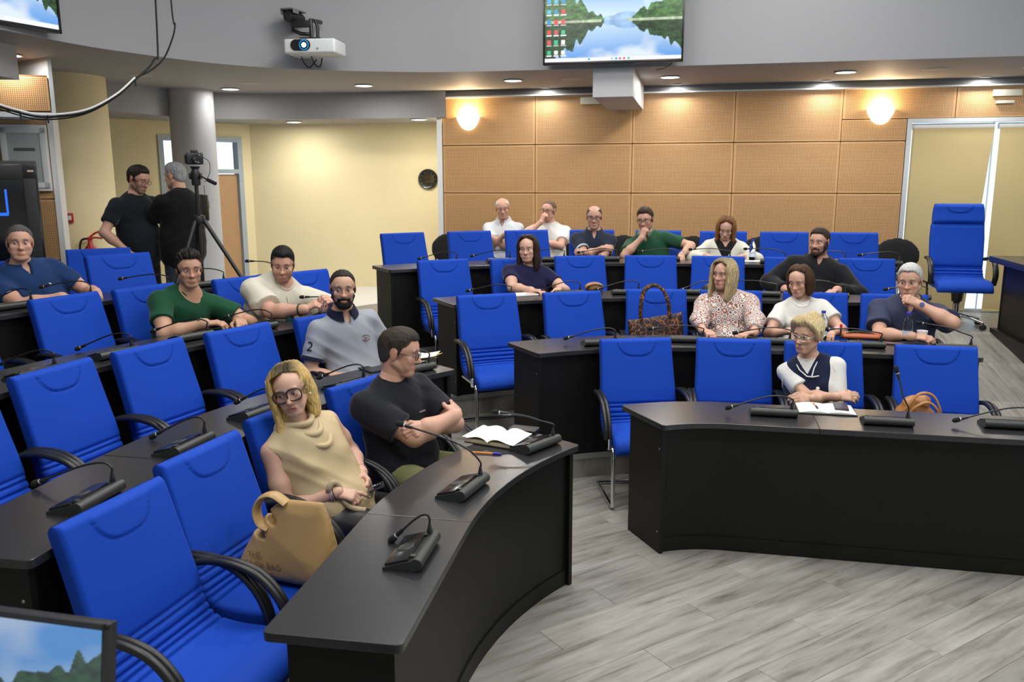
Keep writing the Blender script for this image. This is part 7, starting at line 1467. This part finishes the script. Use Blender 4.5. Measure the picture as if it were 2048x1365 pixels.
for k_ in range(5):
    a = 2 * math.pi * k_ / 5 + 0.5; d_ = (math.cos(a), math.sin(a)); lg = MB().tube(spline([(0, 0, 0.125), (d_[0] * 0.12, d_[1] * 0.12, 0.122), (d_[0] * 0.30, d_[1] * 0.30, 0.075)], 4), [0.024, 0.023, 0.022, 0.021, 0.02, 0.019, 0.017, 0.015, 0.013], 10).build('base_leg', M_CHROME, hb)
    c_ = MB()
    for w_ in (-1, 1): c_.lathe([(0.0, 0.0), (0.026, 0.0), (0.027, 0.004), (0.027, 0.014), (0.0, 0.016)], (d_[0] * 0.30 - d_[1] * 0.010 * w_, d_[1] * 0.30 + d_[0] * 0.010 * w_, 0.028), 16, axis=(-d_[1] * w_, d_[0] * w_, 0))
    c_.tube([(d_[0] * 0.30, d_[1] * 0.30, 0.03), (d_[0] * 0.30, d_[1] * 0.30, 0.075)], 0.008, 8).build('castor', M_RUBBER, lg)
M_BKF = cloth_mat('black chair fabric', (0.018, 0.018, 0.019))
def visitor_chair(u, n, label):
    q = WR.un(u, n); r = thing('visitor_chair', label, 'chair', w3(q, 3 * HS), AW, 'black visitor chairs along the wood wall')
    s_ = SDF(0.018, 0.010); s_.ball((0, 0.22, 0.70), 0.20, (1.15, 0.12, 0.90)); s_.ball((0, 0.22, 0.66), 0.18, (1.28, 0.12, 0.85)); V, Q = s_.mesh(); smesh('backrest', V, Q, M_BKF, r)
    s_ = SDF(0.018, 0.010); s_.ball((0, -0.02, 0.46), 0.21, (1.12, 1.1, 0.13)); V, Q = s_.mesh(); smesh('seat', V, Q, M_BKF, r)
    for s2 in (-1, 1):
        MB().tube(spline([(0.21 * s2, 0.24, 0.62), (0.21 * s2, 0.24, 0.46), (0.22 * s2, -0.20, 0.44), (0.235 * s2, -0.24, 0.40), (0.245 * s2, -0.26, 0.0)], 4), 0.011, 8).build('leg', M_BLACKPL, r); MB().tube([(0.21 * s2, 0.10, 0.44), (0.235 * s2, 0.28, 0.0)], 0.011, 8).build('leg', M_BLACKPL, r)
for u, lab in ((-3.65, 'leftmost, beside the white wall trim'), (-2.93, 'under the bald man in the pale polo'), (-2.37, 'under the man in the white T-shirt'), (-1.49, 'between the navy polo and green polo men'), (-0.67, 'left of the woman in the ivory jacket'), (0.10, 'right of the woman in the ivory jacket'), (0.92, 'right of the man in the black shirt'), (1.58, 'rightmost, beside the tall swivel chair')):
    visitor_chair(u, 5.55, 'black padded visitor chair along the wall, ' + lab)
# ---------------------------------------------------------------- foreground monitor
r = thing('desktop_monitor', 'black monitor with sky picture in the bottom left foreground', 'monitor', (-1.085, 1.52, 0.737), math.radians(-13))
R_ = Matrix.Rotation(math.radians(-12), 3, 'X')
w_, h_ = 0.56, 0.335; mb = MB().box((0, 0.014, 0.30), (w_, 0.024, h_), bev=0.004)
pnl = mb.build('housing', M_BLACKPL, r); pnl.rotation_euler = (math.radians(-10), 0, 0)
f = MB()
for cx, cz, sx, sz in ((0, 0.30 + h_ / 2 - 0.006, w_, 0.012), (0, 0.30 - h_ / 2 + 0.010, w_, 0.02), (-w_ / 2 + 0.006, 0.30, 0.012, h_), (w_ / 2 - 0.006, 0.30, 0.012, h_)): f.box((cx, -0.001, cz), (sx, 0.010, sz), bev=0.002)
f.build('bezel', M_BLACKPL, pnl)
s = screen(pnl, w_ - 0.02, h_ - 0.03, 150, 90, 0.60, x0=0.40, x1=0.99, y0=0.26, y1=0.93, desk=False); s.location = (0, 0.0005, 0.30 - h_ / 2 + 0.018)
MB().box((0, 0.06, 0.07), (0.06, 0.03, 0.16), bev=0.006).box((0, 0.05, 0.006), (0.24, 0.18, 0.012), bev=0.004).build('stand', M_BLACKPL, r)
cd = thing('control_desk', 'dark desk carrying the foreground monitor, bottom left corner', 'desk', (-1.10, 1.42, 0)); MB().box((0, 0, 0.705), (0.9, 0.5, 0.03), bev=0.003).build('worktop', M_TOP, cd)
for x in (-0.42, 0.42): MB().box((x, 0, 0.345), (0.03, 0.46, 0.69)).build('end_panel', M_PANEL, cd, smooth=False)
# ================================================================= THINGS ON DESKS AND CHAIRS
M_PAPER = mat('white paper', (0.78, 0.78, 0.76), 0.7); M_CREAM = mat('cream page edge', (0.62, 0.54, 0.38), 0.8); M_PHONE = mat('phone glass', (0.01, 0.011, 0.013), 0.12)
def phone(loc, rz, label, lit=None):
    r = thing('mobile_phone', label, 'phone', loc, rz, 'phones on the desks'); MB().box((0, 0, 0.0045), (0.075, 0.155, 0.008), bev=0.003).build('case', mat('dark phone case', (0.03, 0.03, 0.035), 0.4), r); MB().box((0, 0, 0.009), (0.069, 0.148, 0.001)).build('display', lit or M_PHONE, r, smooth=False); return r
def pen(a, b, label, mc, mt):
    a, b = np.array(a), np.array(b); c = (a + b) / 2; d = unit(b - a); L = np.linalg.norm(b - a); r = thing('ballpoint_pen', label, 'pen', tuple(c)); MB().lathe([(0.0035, -L / 2), (0.0042, -L / 2 + 0.003), (0.0042, L / 2 - 0.04)], (0, 0, 0), 10, axis=d).build('barrel', mc, r); MB().lathe([(0.005, L / 2 - 0.045), (0.005, L / 2 - 0.008), (0.002, L / 2)], (0, 0, 0), 10, axis=d).build('cap', mt, r)
# open book on the front left desk
r = thing('open_book', 'open thick book with white pages on the front left desk', 'book', (-0.075, 4.125, 0.7508), math.radians(-28))
MB().box((0, 0, 0.002), (0.27, 0.205, 0.004), bev=0.001).build('cover', M_BLACKPL, r); MB().box((0.0, 0, 0.013), (0.255, 0.195, 0.018), bev=0.002).build('page_block', M_CREAM, r)
vs = []; fs = []
for i in range(21):
    x = -0.145 + 0.29 * i / 20; z = 0.024 + 0.016 * math.exp(-((abs(x) - 0.055) / 0.05) ** 2) - 0.010 * math.exp(-(x / 0.012) ** 2) + (0.006 if x < -0.12 else 0); vs += [(x, -0.105, z), (x, 0.105, z + 0.004)]
fs = [(2 * i, 2 * i + 2, 2 * i + 3, 2 * i + 1) for i in range(20)]; MB().add(vs, fs).build('open_pages', M_PAPER, r)
pen((-0.195, 3.93, 0.7555), (-0.050, 3.900, 0.7555), 'orange ballpoint pen with blue cap in front of the open book', mat('orange plastic', (0.80, 0.25, 0.02), 0.4), mat('blue cap', (0.03, 0.03, 0.45), 0.35))
r = thing('card_wallet', 'black leather wallet behind the open book on the front left desk', 'wallet', (0.06, 4.285, 0.7508), math.radians(-20)); MB().box((0, 0, 0.009), (0.15, 0.085, 0.017), bev=0.005).build('body', mat('black grained leather', (0.015, 0.015, 0.016), 0.4, bump=0.2, bscale=200), r); MB().tube([(-0.07, -0.038, 0.018), (0.07, -0.038, 0.018), (0.07, 0.038, 0.018), (-0.07, 0.038, 0.018)], 0.0012, 5, closed=True).build('stitching', mat('grey thread', (0.2, 0.2, 0.2), 0.7), r)
# diary, pen and phone on the front right desk
r = thing('open_diary', 'open diary with white pages on the front right desk', 'diary', (1.785, 4.685, 0.7508), math.radians(-12)); MB().box((0, 0, 0.003), (0.315, 0.215, 0.005), bev=0.001).build('cover', mat('dark olive cover', (0.03, 0.028, 0.018), 0.5), r)
for sx in (-1, 1):
    vs = []; fs = []
    for i in range(9): x = sx * 0.152 * i / 8; z = 0.007 + 0.009 * math.sin(math.pi * min(1, i / 8 + 0.06)) ** 0.7; vs += [(x, -0.102, z), (x, 0.102, z), (x, 0.102, 0.005), (x, -0.102, 0.005)]
    for i in range(8): o = 4 * i; fs += [(o, o + 4, o + 5, o + 1), (o + 1, o + 5, o + 6, o + 2), (o + 3, o + 2, o + 6, o + 7), (o, o + 3, o + 7, o + 4)]
    fs += [(0, 1, 2, 3), (32, 35, 34, 33)]; MB().add(vs, fs).build('pages', M_PAPER, r)
pen((1.745, 4.775, 0.772), (1.728, 4.645, 0.772), 'orange and black ballpoint pen lying on the open diary', mat('apricot plastic', (0.75, 0.32, 0.12), 0.4), M_BLACKPL)
phone((1.875, 4.690, 0.7665), math.radians(-16), 'phone with dark blue display lying on the open diary', mat('navy display', (0.01, 0.014, 0.035), 0.12))
# second left row: papers and phone
r = thing('paper_stack', 'loose white sheets and yellow notes on the second left desk', 'papers', (-0.60, 5.33, 0.9158), math.radians(-35))
for i, (dx, dy, a, m_) in enumerate(((0, 0, 0.0, M_PAPER), (0.03, 0.01, 0.25, mat('yellow note', (0.75, 0.62, 0.10), 0.7)), (-0.02, 0.02, -0.2, M_PAPER), (0.04, -0.01, 0.5, M_PAPER))):
    vs = []; fs = []
    for k_ in range(7): x = -0.105 + 0.21 * k_ / 6; z = 0.002 + i * 0.006 + 0.018 * (k_ / 6) ** 2 * (i % 2 + 0.4); vs += [(x, -0.075, z), (x, 0.075, z + 0.002)]
    fs = [(2 * k_, 2 * k_ + 2, 2 * k_ + 3, 2 * k_ + 1) for k_ in range(6)]; o = MB().add(vs, fs).build('sheet', m_, r); o.location = (dx, dy, 0); o.rotation_euler = (0, 0, a)
phone((-0.86, 5.01, 0.9158), math.radians(40), 'black phone on the second left desk before the grey polo man')
# papers, notebook etc. on the right rows
def sheet(x, y, z, rz, w, h, label, m_=M_PAPER, t=0.0015):
    return MB().box((0, 0, t / 2), (w, h, t)).build('paper_sheet', m_, loc=(x, y, z), rz=rz, label=label, cat='paper', group='papers on the right-hand desks')
r = thing('notebook', 'white notebook with orange marker on the third right desk', 'notebook', (0.10, 7.13, 1.0808), math.radians(22)); MB().box((0, 0, 0.006), (0.21, 0.16, 0.011), bev=0.002).build('pages', M_PAPER, r); MB().box((0, 0, 0.0005), (0.215, 0.165, 0.001)).build('cover', M_BLACKPL, r, smooth=False); MB().box((0.04, -0.055, 0.013), (0.09, 0.022, 0.002)).build('orange_marker', mat('orange note', (0.75, 0.25, 0.05), 0.6), r, smooth=False)
sheet(1.99, 5.93, 0.9158, -0.2, 0.21, 0.15, 'white sheet on the second right desk before the white T-shirt woman'); sheet(2.40, 8.33, 1.2458, -0.2, 0.24, 0.17, 'white sheet on the rearmost right desk before the ivory jacket woman')
# bottles
M_PET = mat('clear bottle plastic', (0.92, 0.96, 1.0), 0.05, trans=1.0, ior=1.3); M_CAP = mat('blue bottle cap', (0.03, 0.04, 0.45), 0.4); M_LAB = mat('pale bottle label', (0.55, 0.66, 0.80), 0.5)
def bottle(x, y, z, label):
    r = thing('water_bottle', label, 'bottle', (x, y, z), 0, 'water bottles')
    pr = [(0.0, 0.002), (0.028, 0.0), (0.032, 0.006)] + [(0.032 - (0.002 if i % 2 else 0), 0.012 + 0.011 * i) for i in range(11)] + [(0.031, 0.135), (0.026, 0.158), (0.014, 0.178), (0.0125, 0.188), (0.0125, 0.196)]
    MB().lathe(pr, (0, 0, 0), 24).build('bottle_body', M_PET, r); MB().lathe([(0.0145, 0.188), (0.0148, 0.190), (0.0148, 0.204), (0.013, 0.206), (0.0, 0.206)], (0, 0, 0), 20).build('cap', M_CAP, r); MB().lathe([(0.0326, 0.035), (0.0326, 0.075)], (0, 0, 0), 24).build('label', M_LAB, r)
bottle(2.79, 5.90, 0.9155, 'clear water bottle in front of the man resting his chin'); bottle(2.22, 5.98, 0.9155, 'clear water bottle behind the woman in the navy waistcoat'); bottle(2.38, 8.42, 1.2455, 'clear water bottle before the woman in the ivory jacket')
r = thing('paper_cup', 'white paper cup on the second right desk beside the bottle', 'cup', (2.89, 5.89, 0.9155)); MB().lathe([(0.0, 0.003), (0.026, 0.0), (0.036, 0.07), (0.037, 0.075), (0.035, 0.075), (0.033, 0.068), (0.025, 0.006), (0.0, 0.006)], (0, 0, 0), 26).build('cup_wall', M_PAPER, r)
phone((2.63, 5.78, 0.9155), math.radians(60), 'small black phone on the second right desk by the rust bag')
r = thing('coffee_cup', 'takeaway coffee cup with red lid and teal print', 'cup', (-1.556, 5.872, 1.0805)); MB().lathe([(0.0, 0.002), (0.029, 0.0), (0.040, 0.085)], (0, 0, 0), 26).build('cup_wall', mat('teal print', (0.03, 0.13, 0.15), 0.5, noise=0.9, nscale=30), r); MB().lathe([(0.042, 0.082), (0.044, 0.088), (0.043, 0.094), (0.036, 0.110), (0.0, 0.112)], (0, 0, 0), 26).build('lid', mat('red lid', (0.62, 0.02, 0.035), 0.35), r); MB().tube([(0.0, 0, 0.10), (-0.015, 0.0, 0.16)], 0.002, 6).build('stirrer', M_BLACKPL, r)
r = thing('marker_pen', 'red capped marker standing beside the rust bag', 'pen', (2.355, 5.99, 0.9155)); MB().lathe([(0.006, 0), (0.006, 0.075)], (0, 0, 0), 10).build('barrel', M_BLACKPL, r); MB().lathe([(0.009, 0.075), (0.009, 0.105), (0.0, 0.108)], (0, 0, 0), 10).build('cap', mat('red lid', (0.62, 0.02, 0.035), 0.35), r)
# ---------------------------------------------------------------- bags
def sbag(name, label, loc, rz, prims, m, h=0.008, k=0.012, cuts=(), fold=0.004, part='bag_body', cat='bag'):
    r = thing(name, label, cat, loc, rz, None); s_ = SDF(h, k)
    for p_ in prims: s_.cone(*p_) if not isinstance(p_, dict) else s_.cone(**p_)
    s_.mod = lambda X, F: F + folds(X + 5, fold)
    for c_ in cuts: s_.cut.append(c_)
    V, Q = s_.mesh(); smesh(part, V, Q, m, r); return r
M_TANL = mat('camel leather', (0.44, 0.275, 0.105), 0.42, noise=0.06, nscale=8)
o_, d_ = at_chair('L1', 1)
I3 = np.eye(3)
def tan_shape(X, F):
    return F + folds(X * 0.8 + 5, 0.006)
r = thing('tan_tote_bag', 'camel leather slouchy bag standing on the front left chair', 'bag', o_, math.radians(d_)); r['label'] = 'camel leather slouchy bag with embossed lettering on the front left chair'
def poly_sd(Y, Z, P_):
    d = np.full(Y.shape, 1e9); ins = np.zeros(Y.shape, bool); n = len(P_)
    for i in range(n):
        (ay, az), (by, bz) = P_[i], P_[(i + 1) % n]; ey, ez = by - ay, bz - az; t = np.clip(((Y - ay) * ey + (Z - az) * ez) / (ey * ey + ez * ez), 0, 1); d = np.minimum(d, np.hypot(Y - ay - t * ey, Z - az - t * ez)); c = ((az > Z) != (bz > Z)) & (Y < ey * (Z - az) / (ez if abs(ez) > 1e-9 else 1e-9) + ay); ins ^= c
    return np.where(ins, -d, d)
def outline_bag(P_, w0, w1, z0, z1, ax_=0, fold=0.004, h=0.007, sd=5.0):
    s_ = SDF(h, 0.01); ys = [p_[0] for p_ in P_]; cy = (min(ys) + max(ys)) / 2; cc = np.array([0.0, cy, (z0 + z1) / 2]) if ax_ == 0 else np.array([cy, -0.04, (z0 + z1) / 2]); rr_ = max(max(ys) - min(ys), z1 - z0) * 0.75 + 0.05; s_.ball(cc, rr_)
    def mod(X, F):
        A = X[..., 1] if ax_ == 0 else X[..., 0]; B = X[..., 0] if ax_ == 0 else X[..., 1] + 0.04; Z = X[..., 2]; d2 = poly_sd(A, Z, P_); t = np.clip((Z - z0) / (z1 - z0), 0, 1); wv = (w0 * (1 - t) + w1 * t) * np.sqrt(np.clip(1 - np.exp(d2 / 0.045), 0.0, 1)) ** 0.7
        e = np.abs(B) - wv; k = 0.016; hx = np.clip(0.5 + 0.5 * (d2 - e) / k, 0, 1); return e * (1 - hx) + d2 * hx + k * hx * (1 - hx) + folds(X * 0.9 + sd, fold)
    s_.mod = mod; lo = np.array([-w0 - 0.03, min(ys) - 0.03, z0 - 0.03]); hi = np.array([w0 + 0.03, max(ys) + 0.03, z1 + 0.03])
    if ax_: lo = np.array([min(ys) - 0.03, -0.04 - w0 - 0.03, z0 - 0.03]); hi = np.array([max(ys) + 0.03, -0.04 + w0 + 0.03, z1 + 0.03])
    s_.lohi = (lo, hi); return s_
s_ = outline_bag([(0.085, 0.478), (0.105, 0.535), (0.075, 0.60), (0.02, 0.70), (-0.035, 0.765), (-0.10, 0.815), (-0.28, 0.825), (-0.315, 0.70), (-0.335, 0.56), (-0.315, 0.478)], 0.105, 0.022, 0.478, 0.825, 0, 0.005)
s_.cut = [lambda X: np.where(X[..., 0] < 0.015, 0.016 - np.sqrt((X[..., 1] - 0.000) ** 2 * 0.16 + (X[..., 2] - 0.672 - 0.22 * X[..., 1]) ** 2), -1.0), lambda X: np.where(X[..., 0] < 0.015, 0.020 - np.sqrt((X[..., 1] + 0.055 ) ** 2 * 0.5 + (X[..., 2] - 0.735 - 0.5 * (X[..., 1] + 0.055)) ** 2), -1.0)]
V, Q = s_.mesh(*s_.lohi); smesh('bag_body', V, Q, M_TANL, r)
MB().tube(spline([(-0.01, -0.12, 0.800), (-0.015, -0.065, 0.832), (-0.02, -0.015, 0.815), (-0.03, 0.008, 0.765), (-0.035, -0.01, 0.715), (-0.03, -0.045, 0.695)], 6), 0.011, 10, up=(1, 0, 0), flat=2.6).build('handle', M_TANL, r)
M_EMB = mat('embossed lettering', (0.30, 0.18, 0.065), 0.5)
for t_, sz, y_, z_ in (('THE', 0.034, -0.005, 0.600), ('SACK BAG', 0.034, -0.045, 0.562), ('MARC JACOBS', 0.017, -0.035, 0.530)):
    xs = V[(np.abs(V[:, 1] - y_) < 0.10) & (np.abs(V[:, 2] - z_) < 0.03)][:, 0].min() - 0.002
    Mt = Matrix(((0, 0, -1, xs), (-1, 0, 0, y_), (0, 1, 0, z_), (0, 0, 0, 1))); put_text(t_, sz, M_EMB, r, Mt)
# fluffy strap beside her wrist
MB().tube(spline([(-0.135, -0.075, 0.645), (-0.160, -0.085, 0.69), (-0.140, -0.095, 0.715), (-0.115, -0.11, 0.69), (-0.12, -0.13, 0.64), (-0.115, -0.17, 0.60), (-0.09, -0.23, 0.585)], 6), 0.014, 12).build('fluffy_strap', mat('beige fleece', (0.42, 0.33, 0.22), 0.95, noise=0.3, nscale=120, bump=0.9, bscale=220), loc=at_chair('L1', 2)[0], rz=math.radians(at_chair('L1', 2)[1]), label='beige fleece bag strap by the blonde woman\'s wrist', cat='strap')
# phone in her hands
hp = BLONDE['tips'][-1][0][0]; R0_ = BLONDE['root']
ph = thing('mobile_phone', 'black phone held in the blonde woman\'s hands', 'phone', R0_.location + Vector((0, 0, 0)), R0_.rotation_euler[2]); ph.location = R0_.matrix_basis @ Vector((0.03, -0.215, 0.655))
Mx = Matrix.Rotation(math.radians(-20), 3, 'X') @ Matrix.Rotation(math.radians(-55), 3, 'Z')
MB().box((0, 0, 0), (0.072, 0.150, 0.008), rot=Mx, bev=0.003).build('case', mat('dark phone case', (0.03, 0.03, 0.035), 0.4), ph); MB().box(Mx @ Vector((0, 0, 0.0046)), (0.066, 0.143, 0.001), rot=Mx).build('display', M_PHONE, ph, smooth=False)
put_text('12:11', 0.022, mat('pale clock digits', (0.5, 0.55, 0.6), 0.5, emit=(0.5, 0.55, 0.6), estr=0.4), ph, Matrix.Translation(Mx @ Vector((0, 0.02, 0.0055))) @ Mx.to_4x4())
# leopard tote
def leopard():
    m = bpy.data.materials.new('leopard print'); m.use_nodes = True; N = m.node_tree.nodes; L = m.node_tree.links; b = N['Principled BSDF']; b.inputs['Roughness'].default_value = 0.6
    tc = N.new('ShaderNodeTexCoord'); v = N.new('ShaderNodeTexVoronoi'); v.feature = 'DISTANCE_TO_EDGE'; v.inputs['Scale'].default_value = 24; L.new(tc.outputs['Object'], v.inputs['Vector'])
    n = N.new('ShaderNodeTexNoise'); n.inputs['Scale'].default_value = 30; L.new(tc.outputs['Object'], n.inputs['Vector']); a = N.new('ShaderNodeMath'); a.operation = 'MULTIPLY_ADD'; a.inputs[1].default_value = 0.16; L.new(n.outputs['Fac'], a.inputs[0]); L.new(v.outputs['Distance'], a.inputs[2])
    r = N.new('ShaderNodeValToRGB'); e = r.color_ramp.elements; e[0].position = 0.092; e[0].color = (0.42, 0.13, 0.04, 1); e[1].position = 0.125; e[1].color = (0.02, 0.012, 0.010, 1); L.new(a.outputs[0], r.inputs[0]); L.new(r.outputs[0], b.inputs['Base Color']); return m
M_LEO = leopard(); o_, d_ = at_chair('R2', 2)
r = thing('leopard_tote_bag', 'leopard print tote bag with tall handles on the second row chair', 'bag', o_, math.radians(d_)); s_ = outline_bag([(-0.225, 0.482), (-0.265, 0.795), (-0.05, 0.815), (0.165, 0.862), (0.180, 0.70), (0.165, 0.482)], 0.075, 0.022, 0.482, 0.862, 1, 0.004, 0.008, 2.0)
V, Q = s_.mesh(*s_.lohi); smesh('bag_body', V, Q, M_LEO, r)
for y_ in (-0.075, -0.01): MB().tube(spline([(-0.155, y_, 0.78), (-0.160, y_, 0.90), (-0.135, y_ + 0.01, 1.02), (-0.06, y_ + 0.02, 1.065), (0.015, y_ + 0.01, 1.02), (0.055, y_, 0.92), (0.065, y_, 0.81)], 6), 0.013, 10, up=(0, 1, 0), flat=0.45).build('handle', M_LEO, r)
# brown leather bag on the front right chair
M_COG = mat('cognac leather', (0.40, 0.17, 0.045), 0.4, noise=0.08, nscale=10); o_, d_ = at_chair('R1', 3)
r = thing('cognac_handbag', 'cognac leather slouch handbag on the front right chair', 'bag', o_, math.radians(d_)); s_ = SDF(0.008, 0.014)
s_.cone((-0.24, -0.10, 0.53), (-0.10, -0.10, 0.53), 0.075, 0.075); s_.cone((-0.22, -0.10, 0.62), (-0.12, -0.10, 0.62), 0.065, 0.06); s_.cone((-0.20, -0.10, 0.70), (-0.14, -0.10, 0.715), 0.045, 0.04); s_.mod = lambda X, F: F + folds(X * 1.6 + 1, 0.009); s_.cut = [lambda X: 0.470 - X[..., 2]]; V, Q = s_.mesh(); smesh('bag_body', V, Q, M_COG, r)
for pts in ([(-0.30, -0.14, 0.60), (-0.25, -0.17, 0.68), (-0.18, -0.16, 0.775), (-0.10, -0.15, 0.77), (-0.05, -0.15, 0.68), (-0.04, -0.14, 0.60)], [(-0.25, -0.17, 0.62), (-0.20, -0.19, 0.70), (-0.13, -0.19, 0.735), (-0.07, -0.18, 0.68), (-0.06, -0.16, 0.60)]): MB().tube(spline(pts, 6), 0.009, 8, flat=0.6).build('strap', M_COG, r)
# small brown bag on the third right row, rust bag on the second right desk, black bag on third row chair, cream bag on a lap
r = thing('round_brown_bag', 'small round tan leather bag on the third right desk', 'bag', (0.72, 7.40, 1.0808), math.radians(6)); s_ = SDF(0.008, 0.01); s_.ball((0, 0, 0.03), 0.075, (1.1, 0.75, 0.62)); s_.cut = [lambda X: -X[..., 2]]; V, Q = s_.mesh(); smesh('bag_body', V, Q, mat('tan leather', (0.36, 0.16, 0.06), 0.45), r); MB().tube(spline([(-0.07, -0.03, 0.02), (-0.05, -0.055, 0.05), (0.0, -0.06, 0.06), (0.05, -0.055, 0.05), (0.075, -0.03, 0.02)], 5), 0.006, 8).build('strap', M_BLACKPL, r)
r = thing('rust_bag', 'flat rust red bag lying on the second right desk', 'bag', (2.50, 5.99, 0.9158), math.radians(-14)); s_ = SDF(0.008, 0.01); s_.cone((-0.11, 0, 0.02), (0.11, 0, 0.02), 0.030, 0.030, np.eye(3), np.array([1, 2.2, 0.9])); s_.cut = [lambda X: -X[..., 2]]; V, Q = s_.mesh(); smesh('bag_body', V, Q, mat('rust leather', (0.42, 0.10, 0.03), 0.5), r)
MB().tube(spline([(-0.14, -0.05, 0.015), (-0.06, -0.03, 0.052), (0.06, -0.03, 0.045), (0.14, -0.05, 0.012)], 6), 0.008, 8).build('strap', M_BLACKPL, r)
o_, d_ = at_chair('R3', 4); r = thing('black_handbag', 'black handbag on the third row chair behind the blond woman', 'bag', o_, math.radians(d_)); s_ = SDF(0.012, 0.02); s_.cone((-0.13, 0.02, 0.55), (0.10, 0.02, 0.55), 0.09, 0.09); s_.cone((-0.08, 0.03, 0.68), (0.06, 0.03, 0.74), 0.075, 0.06); s_.mod = lambda X, F: F + folds(X + 7, 0.008); s_.cut = [lambda X: 0.468 - X[..., 2]]; V, Q = s_.mesh(); smesh('bag_body', V, Q, mat('black grained leather', (0.015, 0.015, 0.016), 0.4), r); MB().tube(spline([(-0.10, -0.02, 0.66), (-0.06, -0.03, 0.80), (0.02, -0.03, 0.83), (0.08, -0.02, 0.72)], 5), 0.009, 8).build('handle', M_BLACKPL, r)
# presidium microphone and its lamp on the far right desk
q = WR.un(2.62, 3.75); r = thing('desk_telephone', 'black desk device on the far right tall desk', 'device', w3(q, 1.2755), AW); MB().box((0, 0, 0.02), (0.16, 0.12, 0.04), bev=0.012).build('base', M_BLACKPL, r); MB().tube(spline([(-0.03, 0, 0.03), (-0.03, 0, 0.10), (-0.07, 0, 0.13)], 5), 0.008, 8).build('stem', M_BLACKPL, r)
